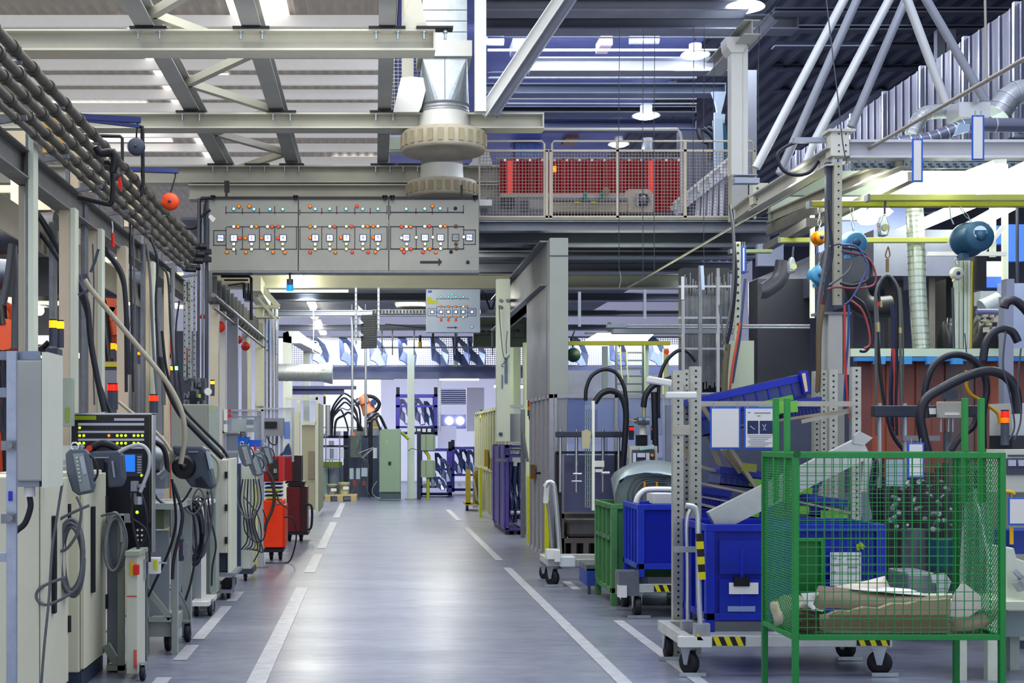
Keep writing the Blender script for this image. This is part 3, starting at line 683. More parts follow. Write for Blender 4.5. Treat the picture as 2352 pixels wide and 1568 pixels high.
# white conveyor machine
t = T('conveyor_machine', 'cream machine body with rollers and round fan behind the railing mesh', 'machine', P(1380,490,19.6))
part('side_panel', MB().pp([(1443,434),(1490,434),(1501,446),(1501,487),(1443,487)], 19.6, .4), M('#dcd4c4',.5,0,.08), t)
part('body', MB().pb(1265,462,1443,487,19.65,.4), M('#d8d0be',.5,0,.08), t)
part('upper_body', MB().pb(1150,443,1445,456,19.9,.3), M('#b8b2a8',.5,0,.1), t)
part('roller_bar', MB().cyl(P(1262,458,19.5), P(1440,458,19.5), .035), steelb, t)
m = MB().cyl(P(1476,459,19.55), P(1476,459,19.62), .1, 20); 
part('fan', m, dgrey, t); part('fan_hub', MB().lathe([(.055,-.03),(.03,-.06),(.001,-.07)], P(1476,459,19.52), 14, 'y').pb(1462,445,1466,473,19.5,.04), galv, t)
for a in (1344, 1382): part('green_clamp', MB().pb(a-3,440,a+4,461,19.4,.08), M('#20887c',.4,0,.1), t)
for a in (1325, 1363): part('yellow_pad', MB().pb(a-5,462,a+6,467,19.4,.05), yellow, t)
part('feed_drum', MB().cyl(P(1392,438,19.5), P(1392,438,19.9), .05), M('#a89878',.5,0,.1), t)
t = T('ventilation_box', 'grey cabinet with dark square grille left on the platform', 'cabinet', P(1190,492,19.5))
part('body', MB().pb(1120,452,1262,494,19.6,.5), grey, t); part('grille', MB().pb(1150,454,1182,476,19.58,.03), black, t)
part('grille_bars', MB().grid(P(1150,476,19.56), (X(1182,19.5)-X(1150,19.5),0,0), (0,0,Z(454,19.5)-Z(476,19.5)), 6, 4, .008), grey, t)
part('dark_panel', MB().pb(1198,460,1212,488,19.58,.03), dkbeam, t); part('light_panel', MB().pb(1216,458,1258,480,19.58,.03), beamg, t)
S('wall_box', 'small white box right of the signal board corner', 'box', MB().pb(1101,458,1130,472,18.4,.2), white)
# stairs behind railing
t = T('steel_stairs', 'white steel stairs with slanted handrails behind the platform mesh', 'stairs', P(1600,490,19.8))
sm = M('#c6ccd8',.4,.2,.1)
part('stringer', MB().bar(P(1545,486,19.9), P(1690,370,19.9), .05, .16).bar(P(1560,493,20.6), P(1700,380,20.6), .05, .16), sm, t)
m = MB()
for k in range(9): a = k/9; m.bar(P(1553+a*140,480-a*112,19.9), P(1553+a*140+4,480-a*112,20.6), .2, .03)
part('treads', m, galvd, t)
m = MB().bar(P(1545,468,19.85), P(1690,350,19.85), .035)
for k in range(6): a = k/5; m.bar(P(1552+a*130,482-a*104,19.85), P(1552+a*130,462-a*105,19.85), .03)
part('handrail', m, white, t)
m = MB()
for i in range(5): m.bar(P(1600+i*14,500,20.0), P(1603+i*14,430-i*12,20.0), .06, .05)
part('baluster', m, M('#d8deec',.4,.1,.05), t)
S('dark_mesh_wall', 'dark machine wall seen through the mesh left of the stairs', 'panel', MB().pb(1570,345,1672,490,22.5,.2).pb(1560,300,1640,345,23,.2), M('#383c48',.6,.1,.2))
S('cable_bundle', 'bundle of black cables above the stairs', 'cable bundle', MB().tube([P(1605,295,21.8),P(1612,320,21.8),P(1630,330,21.8),P(1634,370,21.8)], .05, 8, 5).tube([P(1615,295,21.8),P(1640,318,21.8),P(1644,360,21.8)], .04, 8, 5).tube([P(1625,292,21.8),P(1650,310,21.8),P(1652,350,21.8)], .03, 8, 5), black)
S('bent_pipe', 'white bent pipe behind the platform railing', 'pipe', MB().tube([P(1250,297,19.6),P(1556,297,19.6),P(1562,305,19.6),P(1565,318,19.6),P(1565,490,19.6)], .022, 8), white)
# ================================================================== helpers for cables, cabinets, casters
def pts(ps, d):
    out = []
    for p in ps: out.append(P(p[0], p[1], p[2] if len(p) > 2 else d))
    return out
def hz(name, label, ps, d, rpx, mt=hose, cat='hose', sm=6, grp=None, n=8):
    return S(name, label, cat, MB().tube(pts(ps, d), rpx*d/FOC, n, sm), mt, grp)
def ripple(a, b, r, m, step=.04):
    pass
def caster(par, x, y, r, mt=zinc, name='caster', rot=0):
    """swivel caster; wheel bottom on the floor"""
    ca, sa = math.cos(rot), math.sin(rot)
    def tw(m):
        m.v = [Vector((x+(v.x-x)*ca-(v.y-y)*sa, y+(v.x-x)*sa+(v.y-y)*ca, v.z)) for v in m.v]; return m
    m = MB(); w = r*.3
    m.lathe([(r*.55,-w),(r*.92,-w),(r,-w*.6),(r,w*.6),(r*.92,w),(r*.55,w)], (x, y, r+.001), 22, 'x')
    c = part(name, tw(MB().box(x-r*.5, x+r*.5, y-r*.6, y+r*.6, 2.25*r, 2.42*r)), mt, par)
    part('wheel', tw(m), rubber, c)
    part('wheel_hub', tw(MB().lathe([(.001,-w*1.05),(r*.3,-w*.8),(r*.62,-w*.9),(r*.62,w*.9),(r*.3,w*.8),(.001,w*1.05)], (x, y, r+.001), 14, 'x')), grey, c)
    f = MB()
    for s in (-1, 1):
        xx = x + s*(w*1.3)
        f.prism([(xx-.004, y-r*.55, 2.25*r), (xx-.004, y+r*.55, 2.25*r), (xx-.004, y+r*.2, r*.85), (xx-.004, y-r*.2, r*.85)], (.008, 0, 0))
    f.cyl((x-w*1.6, y, r), (x+w*1.6, y, r), r*.14, 8)
    part('fork', tw(f), mt, c)
    return c
def coil(cx, cy, d, rx, rz, turns, th, mb=None, jit=.12, seed=1, ax='y'):
    rr = random.Random(seed); m = mb or MB(); ps = []
    n = 14*turns
    for i in range(n+1):
        a = 2*math.pi*i/14; k = 1 + jit*math.sin(i*.37+seed) ; q = P(cx, cy, d)
        if ax == 'y': ps.append(q + Vector((rx*k*math.cos(a), .03*math.sin(i*.5)+.01*turns*i/n, rz*k*math.sin(a))))
        else: ps.append(q + Vector((.03*math.sin(i*.5), rx*k*math.cos(a), rz*k*math.sin(a))))
    m.tube(ps, th, 6, 3)
    return m
def cabinet(label, xr, d, w, dp, ztop, mt=beige, z0=.1, door=True, handle=True, plin=plinth, grp=None, face='x'):
    """control cabinet whose aisle-side door faces +x (right edge xr), front side wall faces the camera"""
    t = T('control_cabinet', label, 'cabinet', (xr-w/2, d+dp/2, 0), grp)
    part('cabinet_body', MB().box(xr-w, xr-.03, d, d+dp, z0, ztop), mt, t, bev=.008)
    dr = part('door', MB().box(xr-.028, xr, d+.012, d+dp-.012, z0+.02, ztop-.02), mt, t, bev=.005)
    if handle: part('door_handle', MB().box(xr, xr+.022, d+dp*.28, d+dp*.36, z0+(ztop-z0)*.38, z0+(ztop-z0)*.82), black, dr, bev=.004)
    m = MB()
    for q in (.25, .78): m.cyl((xr+.004, d+dp-.02, z0+(ztop-z0)*q), (xr+.004, d+dp-.02, z0+(ztop-z0)*q+.1), .014, 8)
    part('hinge', m, black, dr)
    part('plinth', MB().box(xr-w+.02, xr-.02, d+.02, d+dp-.02, 0, z0), plin, t)
    return t

# ================================================================== pipe run above the left machines
PX = -2.2
pipem = M('#6f6c64', .42, .3, .22, 10)
for i, (h, r, d1) in enumerate([(2.37,.036,16.6),(2.245,.034,16.4),(2.14,.032,16.2),(2.035,.03,16.0),(1.955,.022,15.6)]):
    t = T('pipe_run', '%s long dark grey pipe of the bank running above the left machines' % ['topmost','second','third','fourth','lowest thin'][i], 'pipe', (PX, 11, EYE+h), 'bank of pipes over the left machines')
    part('pipe', MB().cyl((PX, 6.6, EYE+h), (PX, d1, EYE+h), r, 14), pipem, t)
    m = MB(); d = 6.8 + i*.13
    while d < d1: m.cyl((PX, d, EYE+h), (PX, d+.07, EYE+h), r*1.28, 14); d += .46
    part('couplings', m, M('#5a5850', .45, .3, .2, 10), t)
    m = MB().tube([(PX, d1, EYE+h), (PX, d1+.12, EYE+h), (PX+.12, d1+.15, EYE+h)], r*1.15, 10, 3)
    part('elbow', m, black, t)
fr = T('pipe_gantry', 'long grey channel beam carrying the pipe bank on posts', 'steel frame', (-2.35, 12, EYE+1.6))
part('channel_beam', MB().ibeam((-2.34, 6.4, EYE+1.80), (-2.34, 16.9, EYE+1.80), .13, .19, .012), M('#86857f', .5, .1, .2, 4), fr)
part('back_plate', MB().box(-2.62, -2.6, 6.6, 16.9, EYE+1.45, EYE+1.7), M('#b8b2a0', .5, 0, .12, 3), fr)
m = MB(); d = 7.2
while d < 16.6: m.bar((-2.5, d, EYE+1.93), (-2.15, d, EYE+1.98), .03, .03).bar((-2.42, d, EYE+1.9), (-2.42, d, EYE+2.45), .03).bar((-2.42, d, EYE+2.3), (-2.18, d, EYE+2.32), .02); d += 1.15
part('pipe_brackets', m, galvd, fr)
# posts
bt = M('#cec2aa', .5, 0, .14, 2)
def lpost(label, x0, x1, d, ztop, mt, name='frame_post', galvedge=False, z0=0, dp=.12):
    a, b = X(x0, d), X(x1, d); t = T(name, label, 'post', ((a+b)/2, d, z0))
    part('post_body', MB().box(a, b, d, d+dp, z0, ztop), mt, t, bev=.004)
    if galvedge: part('pale_edge', MB().box(b-.02, b+.015, d-.006, d+dp, z0, ztop), M('#cfd6c4',.4,0,.08), t)
    part('base_plate', MB().box(a-.05, b+.05, d-.04, d+dp+.04, z0, z0+.012), galvd, t)
    return t
for (x0, x1, d, zt, mt, lb, ge) in [
    (58,72,8.9,EYE+2.02,galvd,'galvanised square post at the far left with a pale right edge',True),
    (42,56,9.1,EYE+1.7,M('#b9b3a2',.5,0,.1),'thin cream post just left of the galvanised post',False),
    (135,168,10.1,EYE+1.72,bt,'widest cream post, first from the left with full height',True),
    (112,124,10.6,EYE+1.70,galvd,'slim grey post behind the widest cream post',False),
    (201,230,11.1,EYE+1.72,bt,'second full cream post from the left',True),
    (186,196,10.8,EYE+1.9,galvd,'slim galvanised post left of the second cream post',False),
    (268,290,12.1,EYE+1.72,bt,'third cream post, half hidden by black cables',False),
    (330,350,13.4,EYE+1.75,bt,'fourth cream post beside the galvanised strut',True),
    (322,330,13.2,EYE+1.9,galvd,'slim galvanised strut left of the fourth cream post',False),
    (376,386,14.2,EYE+1.75,bt,'thin fifth cream post',False),
    (392,398,14.6,EYE+1.9,galvd,'slim grey post right of the fifth cream post',False)]:
    lpost(lb, x0, x1, d, zt, mt, galvedge=ge)
perf = M('#9aa09c', .4, .4, .2, 10)
def perforated(label, x0, x1, y0, y1, d, name='perforated_post', mt=perf, pitch=None, par=None, hole=None, dp=.05, cat='post'):
    a, b = X(x0, d), X(x1, d); zt, zb = Z(y0, d), max(0, Z(y1, d)); t = T(name, label, cat, ((a+b)/2, d, zb))
    part('post_body', MB().box(a, b, d, d+dp, zb, zt), mt, t, bev=.004)
    m = MB(); p = pitch or .06; r = hole or (b-a)*.14; z = zb+p/2
    while z < zt-.02: m.cyl(((a+b)/2, d-.002, z), ((a+b)/2, d+.002, z), r, 8); z += p
    part('hole_pattern', m, black, t)
    return t
for (x0,x1,y0,y1,d,lb) in [(421,427,645,930,15.4,'thin slotted upright beside the machine lamps'),(431,438,640,935,15.6,'slotted upright in front of the orange robot'),(444,449,620,940,15.9,'plain thin upright right of the slotted pair')]:
    perforated(lb, x0, x1, y0, y1, d, pitch=.07, hole=.008)
for (x0,x1,y0,y1,d,mt,lb) in [(453,459,455,930,17.0,dgrey,'dark pipe post at the left end of the signal board'),(463,468,500,930,17.2,galvd,'grey pipe post with clamps below the signal board corner'),(470,479,455,940,17.3,dgrey,'thick dark riser pipe at the signal board corner')]:
    S('riser_pipe', lb, 'pipe', MB().cyl(P((x0+x1)/2,y1,d), P((x0+x1)/2,y0,d), (x1-x0)/2*d/FOC, 12), mt)
S('pipe_clamp', 'upper black clamp tying the riser pipes to the signal board', 'pipe clamp', MB().pb(449,571,484,582,17.1,.1), black); S('pipe_clamp', 'lower black clamp tying the riser pipes to the signal board', 'pipe clamp', MB().pb(449,589,484,600,17.1,.1), black)
S('pipe_rack', 'black bent pipe frame left of the signal board', 'pipe', MB().tube(pts([(486,454),(462,456),(458,462),(458,560)],17.2), .02, 8).tube(pts([(483,482),(468,492),(452,520),(432,524),(408,520)],17.2), .02, 8, 4).tube(pts([(478,455),(470,470),(466,520)],17.2), .012, 6), black)
# plate girder deeper in
pg = T('plate_girder', 'grey ribbed plate girder continuing beyond the pipe bank', 'girder', (-2.2, 22, EYE+1.8))
part('web_plate', MB().box(-2.22, -2.2, 17.6, 26.6, EYE+1.8, EYE+2.2), M('#7c7e80', .5, .2, .2, 2), pg)
m = MB(); d = 17.8
while d < 26.5: m.box(-2.2, -2.14, d, d+.02, EYE+1.8, EYE+2.2); d += .55
part('stiffeners', m, M('#8a8c8c', .5, .2, .2, 2), pg)
part('lower_pipe', MB().cyl((-2.1, 17.6, EYE+1.86), (-2.1, 26.8, EYE+1.9), .03, 8).cyl((-2.1, 17.6, EYE+1.70), (-2.1, 26.8, EYE+1.72), .02, 8), galvd, pg)
for (x0,x1,d,zt,mt,lb) in [(481,502,18.2,EYE+1.8,M('#b5b09f',.5,0,.1),'cream post just right of the riser pipes'),(505,518,19.2,EYE+1.8,M('#c0c0bc',.5,0,.1),'pale post behind the first red reel'),(521,546,20.2,EYE+1.8,steelb,'wide grey post below the plate girder'),(555,567,22.5,EYE+1.75,steelb,'grey blue post behind the dark red reels'),(569,576,24,EYE+2.2,lowc,'thin cream post right of the dark red reels')]:
    lpost(lb, x0, x1, d, zt, mt)
t = T('support_column', 'cream column with bracket carrying the cantilevered cream channels', 'column', P(595,1100,25.4))
part('shaft', MB().pb(586,700,605,1100,25.4,.2), lowc, t); part('bracket', MB().pb(572,700,640,706,25.3,.3).pb(578,726,640,729,25.3,.3).bar(P(600,660,25.2),P(640,705,25.2),.1).bar(P(580,668,25.2),P(636,735,25.2),.05), lowc, t)
part('small_box', MB().pb(588,918,606,932,25.3,.05), lowc, t)
S('channel_beam', 'cream channel pointing down the aisle above the bracket', 'channel', MB().bar(P(583,650,24.2), P(608,690,28), .25, .28), lowc)
S('bent_conduit', 'black conduit frame hanging under the signal board left end', 'conduit', MB().tube(pts([(508,634),(572,634),(577,639),(577,735)],18.4), .02, 8).tube(pts([(515,643),(570,643)],18.4), .012, 6).tube(pts([(560,650),(561,685)],18.4), .02, 6).tube(pts([(570,650),(571,690)],18.4), .015, 6).tube(pts([(524,655),(560,650)],18.4), .01, 6), black)
for (x0,x1,y0,d,mt,lb) in [(608,612,720,25.6,galv,'thin vertical conduit right of the cream bracket column'),(615,620,700,25.8,galvd,'second thin vertical conduit'),(624,629,706,26.2,galv,'third thin vertical conduit with dots'),(632,639,705,26.4,zinc,'pale thick vertical conduit at the left pipe mouth')]:
    S('vertical_conduit', lb, 'conduit', MB().cyl(P((x0+x1)/2,1100,d), P((x0+x1)/2,y0,d), (x1-x0)/2*d/FOC, 8), mt)
S('blue_air_line', 'thin bright blue air line among the vertical conduits', 'pipe', MB().cyl(P(617,800,25.5), P(617,742,25.5), .012, 6), lblue)
# galvanised pipe mouth
t = T('exhaust_pipe', 'thick galvanised pipe with flared square mouth jutting out from the left', 'pipe', P(700,876,30.5))
part('pipe_body', MB().cyl(P(640,855,30.5), P(735,856,30.5), .195, 28), galv, t)
m = MB()
for q in (657, 681, 722, 735): m.cyl(P(q,855.5,30.5), P(q+2,855.5,30.5), .205, 28)
part('seam_ribs', m, zinc, t)
part('flared_mouth', MB().cyl(P(735,856,30.5), P(764,856,30.5), .195, 28, .26), zinc, t)
# cream columns near far end left
for (x0,x1,y0,d,lb) in [(650,670,772,33,'cream column left of the pair behind the galvanised pipe'),(697,711,800,35,'cream column right of the pair behind the galvanised pipe')]:
    lpost(lb, x0, x1, d, Z(y0, d), M('#d6dcd0',.5,0,.06), name='support_column', dp=.3)
S('haunch_beam', 'white haunched beam resting on the cream column pair', 'beam', MB().prism([P(650,765,33),P(662,760,33),P(716,800,35.5),P(716,812,35.5),P(700,808,35),P(668,788,33),P(650,785,33)], (.25,0,0)), M('#dfe3e0',.4,0,.06))

# ================================================================== hose reels and balancers on the left
def reel(label, cx, cy, rpx, d, mt, rope=None, ax='y', sq=1):
    t = T('hose_reel', label, 'reel', P(cx, cy+rpx, d)); r = rpx*d/FOC; c = P(cx, cy, d)
    m = MB(); vs = m.lathe([(r*.2,-.04),(r*.85,-.035),(r,-.02),(r,.02),(r*.85,.035),(r*.2,.04)], c, 26, ax)
    part('drum', m, mt, t)
    part('hub', MB().lathe([(.001,-.055),(r*.18,-.05),(r*.2,-.03)], c, 12, ax), dgrey, t)
    if rope: part('hook_chain', MB().tube(pts(rope, d), .008, 6), black, t)
    return t
om = M('#d84a18', .45, 0, .1, 5); rm2 = M('#a81c1c', .5, 0, .15, 5)
reel('orange round reel hanging from a dark arm left of the signal board', 391, 463, 20, 13, om, [(391,444),(397,425),(403,405),(402,398)])
reel('black hose reel hanging above the orange reel', 313, 337, 20, 11.8, dgrey, [(313,320),(314,300),(316,280)])
reel('bright red half reel on the cream post below the plate girder', 504, 750, 13, 19, M('#e2341c',.45,0,.1))
reel('dark red reel, left of the close pair further down', 547, 780, 9.5, 21.5, rm2)
reel('dark red reel, right and lower of the close pair further down', 564, 795, 10, 22, rm2)
reel('small dark red reel behind the riser pipes', 465, 727, 6, 17.6, rm2)
reel('red reel half cut by the left picture edge', -3, 345, 8, 9, red)
S('swing_boom', 'dark steel arm carrying the black hose reel', 'arm', MB().bar(P(180,268,11.8), P(323,276,11.8), .04, .05).bar(P(185,274,11.8), P(320,290,11.8), .03), navy)
S('swing_boom', 'dark steel arm carrying the orange reel', 'arm', MB().bar(P(288,389,13), P(409,393,13), .05, .04), navy)
S('black_pipe', 'black pipe bending down behind the black hose reel', 'pipe', MB().tube(pts([(318,290),(327,292),(327,300),(328,420),(324,450)],11.9), .018, 8), black)
S('black_pipe', 'black pipe bending beside the swing arm', 'pipe', MB().tube(pts([(215,311),(276,313),(281,318),(281,383)],11.7), .015, 8), black)
S('valve_assembly', 'dark elbow and valve fitting clamped on the pipe bank', 'valve', MB().tube(pts([(222,338),(232,352),(260,350),(263,375),(258,395)],9.6), .03, 10, 3).tube(pts([(240,372),(258,380),(258,450),(255,466),(245,468),(180,452)],9.7), .02, 8, 2), black)
S('valve_lever', 'orange red valve lever on the pipe bank fitting', 'valve lever', MB().pp([(270,412),(276,405),(280,425),(278,440),(272,430)], 9.6, .02), red)
t = T('hanging_switch', 'red pull switch hanging on a chain between the posts', 'switch', P(259,568,11.3))
part('chain', MB().tube(pts([(257,508),(259,520),(258,535)],11.3), .007, 6), chrome, t); part('grip', MB().cyl(P(259,535,11.3), P(260,567,11.3), .014), red, t)

# ================================================================== cables on the left
hz('black_hose', 'thick black hose sweeping down behind the widest cream post', [(60,470),(85,490),(120,545),(150,600),(180,650),(200,700),(208,780),(222,860),(240,945)], 10.4, 7, cat='hose')
hz('black_hose', 'second black hose running beside the thick one', [(78,520),(110,560),(150,620),(190,690),(205,750),(218,850),(255,950)], 10.5, 5)
hz('black_hose', 'black hose pair curving out from the second cream post', [(232,562),(255,590),(276,620),(286,660),(292,760),(296,860)], 11.8, 6)
hz('black_hose', 'thin hose arching over the third cream post', [(232,572),(262,605),(282,650),(288,720),(290,900)], 11.9, 4)
hz('cream_hose', 'long cream hose slanting across the posts and dropping at the teach pendants', [(195,642),(215,672),(300,775),(372,862),(405,915),(421,960),(424,1010),(415,1065)], 9.9, 6, M('#a8a390', .5, 0, .12), sm=7)
S('spring_hanger', 'dark spring hanger tying up the slanting hoses', 'hanger', MB().tube(pts([(226,572),(218,600),(208,625)],10.2), .012, 6).bar(P(195,630,10.2), P(205,660,10.2), .04).bar(P(180,678,10.1), P(212,662,10.1), .02), dgrey)
hz('black_hose', 'black hose curling down behind the red stack lamp to the cabinets', [(368,820),(380,880),(410,945),(450,990),(490,1030),(512,1052)], 11.2, 6, rubber)
hz('black_hose', 'thinner black hose beside the curling one', [(372,760),(385,860),(420,935),(465,985),(510,1030),(523,1050)], 11.3, 3.4, rubber)
hz('cream_hose', 'short cream hose looping left of the black wall panel lamps', [(272,922),(300,945),(340,975),(375,1010),(392,1035)], 10.1, 4, M('#b8b39c', .5, 0, .12))
for i, (ps, r, d, mt) in enumerate([([(298,500),(300,600),(303,760),(306,900)],3,12.4,hose),([(304,520),(309,650),(312,900)],2.4,12.5,hoseg),([(345,545),(362,600),(358,700),(365,860)],3,13.0,hose),([(337,560),(345,640),(352,800),(362,930)],3,12.9,hoseg),([(372,615),(386,640),(392,760),(404,900)],2.6,13.8,hose),([(28,560),(18,640),(6,700)],9,9.2,hoseg),([(30,565),(36,650),(34,800)],9,9.3,hoseg),([(213,560),(216,660),(214,800),(217,930)],2,11,hoseg),([(360,730),(366,790),(374,860),(376,930)],5,13.2,hoseg),([(412,690),(404,760),(410,850),(420,930)],2,14.6,hose)]):
    hz('vertical_cable', 'dark cable dropping between the left posts, %s of the bundle' % (names+['tenth'])[i], ps, d, r, mt, cat='cable', grp='cables dropping between the left posts')

# ================================================================== background behind the left posts
def simple(name, label, cat, a, b, c, e, d, dp, mt, bev=0, grp=None): return S(name, label, cat, MB().pb(a, b, c, e, d, dp), mt, grp, bev)
simple('soffit_sheet', 'beige soffit panel high behind the galvanised post', 'panel', 24, 392, 116, 482, 14, .3, M('#b9ac98',.5,0,.1))
simple('soffit_sheet', 'amber panel strip behind the pipe bank', 'panel', 98, 262, 150, 350, 15, .1, M('#c0a060',.5,0,.1))
for i,(a,b,c,e,d,mt) in enumerate([(-40,300,60,380,16,bt),(150,330,180,560,15.5,bt),(205,350,262,440,15.5,M('#d0c8b0',.5,0,.1)),(280,395,330,520,17,bt)]):
    simple('cladding_panel', '%s cream cladding panel glimpsed through the pipe bank' % names[i], 'panel', a, b, c, e, d, .1, mt, grp='cream panels behind the pipe bank')
S('extraction_duct', 'very thick black horizontal duct behind the left posts', 'duct', MB().cyl(P(-60,545,14), P(132,530,14), .2, 20), M('#33353e',.4,.1,.15))
S('extraction_duct', 'second thick grey blue duct behind the posts', 'duct', MB().cyl(P(-60,625,15), P(330,655,15), .17, 20), M('#4a5062',.35,.3,.15))
S('extraction_duct', 'dark duct level with the signal board bottom left', 'duct', MB().cyl(P(220,640,18), P(400,650,18), .12, 16), dgrey)
simple('dark_machine', 'black machine block behind the leftmost posts', 'machine', 20, 590, 125, 680, 14.5, .5, black)
for i,(a,b,c,e,d) in enumerate([(-30,425,60,440,20),(230,590,330,602,20),(240,625,420,640,24),(-30,682,140,700,20),(230,682,340,700,24),(388,700,420,708,24),(0,770,140,790,22),(60,810,180,822,24)]):
    S('light_strip', 'pale bright strip of the far left hall roof, %s from the top' % names[i], 'light strip', MB().pb(a,b,c,e,d,.1), M('#e8ecc8',.5,0,.05,emit=.5,ecol='#f6ffd8'), group='pale strips of the far left hall')
for i,(a,b,c,e,d,lb) in enumerate([(74,704,106,722,16,'bright oval work lamp behind the left posts'),(388,697,418,705,20,'bright lamp behind the slotted uprights'),(0,490,10,502,12,'small bright lamp at the left picture edge'),(36,688,46,702,14,'small bright lamp left of the oval work lamp')]):
    t = T('work_lamp', lb, 'lamp', P((a+c)/2,e,d)); r = (c-a)/2
    part('lens', MB().cyl(P((a+c)/2,(b+e)/2,d), P((a+c)/2,(b+e)/2,d+.1), (e-b)/2*d/FOC*1.3, 12), lampw, t); part('housing', MB().pb(a,b-5,c,b-1,d,.2), grey, t)
# orange robot fragments
def robot(label, base, segs_, col, r=.12):
    t = T('industrial_robot', label, 'robot', base)
    part('pedestal', MB().cyl(base, Vector(base)+Vector((0,0,.5)), r*2, 18, r*1.5), dgrey, t)
    pr = Vector(base)+Vector((0,0,.5))
    for i, q in enumerate(segs_):
        q = Vector(q); part('arm_link', MB().tube([pr, pr.lerp(q,.5), q], [r*1.3, r*1.05, r*.9], 12, 2).cyl(q+Vector((0,-r*1.2,0)), q+Vector((0,r*1.2,0)), r*1.25, 16), col, t); pr = q
    part('cable_pack', MB().tube([Vector(base)+Vector((r*2,-r*2,.6)), Vector(segs_[0])+Vector((r,-r*2,.2)), pr+Vector((0,-r,.1))], r*.35, 8, 6), black, t)
    return t
robc = M('#c4502c', .45, 0, .15, 4)
robot('dark orange robot arm at the left edge behind the upright', (X(-20,15),15,0), [P(-10,760,15), P(12,730,15), P(16,770,14.8)], robc, .14)
robot('dark orange robot behind the second cream post', (X(248,19),19,0), [P(236,860,19), P(262,740,19), P(240,700,19)], robc, .16)
robot('dark orange robot seen between the slotted uprights', (X(414,22),22,0), [P(410,870,22), P(418,820,22), P(400,800,22)], robc, .14)
# green-grey backdrop machines
simple('machine_housing', 'grey machine housing behind the third cream post', 'machine', 215, 830, 300, 1050, 13.2, .6, grey)
t = T('safety_window', 'yellow framed dark window behind the red stack lamp', 'window frame', P(240,1060,12.9))
m = MB().pb(191,832,285,842,12.9,.08).pb(191,842,198,1060,12.9,.08).pb(278,842,285,1060,12.9,.08); part('yellow_frame', m, M('#b8b030',.5,0,.15), t)
part('pane', MB().pb(198,842,278,1060,12.95,.02), M('#5c6270',.3,.1,.1), t); part('inner_panel', MB().pb(238,850,270,930,12.88,.03), M('#7c7c88',.5,0,.1), t)
for i,(a,b,c,e,d) in enumerate([(300,640,318,1000,15),(352,660,372,1000,15.4),(398,760,420,930,16),(440,760,452,940,17)]):
    simple('machine_upright', '%s grey machine upright behind the cables' % names[i], 'machine frame', a, b, c, e, d, .2, [dgrey,grey,dgrey,dkbeam][i], grp='dim machine uprights behind the cables')
t = T('pneumatic_unit', 'cluster of valves and a round gauge below the slotted uprights', 'valve unit', P(450,930,15.2))
part('manifold', MB().pb(418,868,470,930,15.3,.2), dgrey, t)
m = MB(); rr = random.Random(3)
for i in range(26): a = 420+rr.random()*48; b = 866+rr.random()*60; m.pb(a,b,a+3+rr.random()*4,b+4+rr.random()*10,15.2-.1*rr.random(),.1)
part('valves', m, galvd, t)
part('gauge', MB().cyl(P(478,899,15.0), P(478,899,15.08), .042, 18), white, t); part('yellow_tags', MB().pb(456,905,461,913,15.1,.02).pb(485,935,489,945,15.1,.02), M('#b8d020',.5,0,.1), t)

# ================================================================== stack lights
def stack(label, cx, top, cols, d, wpx=9, hpx=12, body=20, mount=None):
    t = T('stack_light', label, 'signal light', P(cx, top+hpx*len(cols)+body, d)); r = wpx*d/FOC; y = top
    part('cap', MB().cyl(P(cx,y-3,d), P(cx,y,d), r*.95, 14), black, t)
    for c, e in cols:
        part('lens', MB().cyl(P(cx,y,d), P(cx,y+hpx-1,d), r, 14), M(c,.3,0,0,emit=e), t); part('ring', MB().cyl(P(cx,y+hpx-1,d), P(cx,y+hpx,d), r*1.04, 14), black, t); y += hpx
    part('base', MB().cyl(P(cx,y,d), P(cx,y+body,d), r, 14), dgrey, t)
    if mount: part('bracket', MB().tube(pts([(cx,y+body),(cx,y+body+6)]+mount, d), .012, 6), black, t)
    return t
def M_o(): pass
stack('amber stack light with orange segment beside the widest cream post', 122, 736, [('#ff7a08',3)], 9.4, 9, 18, 40)
stack('second amber lamp right beside the first one', 139, 738, [('#ff8a10',3)], 9.6, 8, 18, 42)
stack('amber stack light above the yellow framed window, left of two', 260, 788, [('#ff6a08',3)], 12.4, 6, 15, 20)
stack('amber stack light above the yellow framed window, right of two', 271, 791, [('#ff7a10',3)], 12.5, 5, 15, 22)
stack('brightly lit red stack light above the black indicator panel', 259, 883, [('#ff1408',3.5)], 11.5, 12, 15, 42)
stack('lit red stack light in front of the cream hose', 353, 908, [('#ff2008',3.5)], 12, 10, 14, 26)
stack('tiny amber lamp on the thin cream hose post', 319, 808, [('#ff6a08',2.5)], 12.6, 3, 8, 12)
stack('small amber lamp left of the pair by the orange robot', 396, 841, [('#ffa010',3)], 14.5, 4.5, 10, 40)
stack('small green lit lamp right of the pair by the orange robot', 405, 841, [('#70e0b0',2.5)], 14.6, 4.5, 10, 38)
stack('small amber lamp on the cream post below the red reel', 488, 875, [('#ffa018',3)], 17.5, 5, 8, 26)
S('cable_boom', 'black cable arm holding the amber stack lights', 'arm', MB().tube(pts([(75,806),(95,800),(112,785)],9.5), .02, 8, 3).bar(P(72,800,9.5), P(118,815,9.5), .05), black)

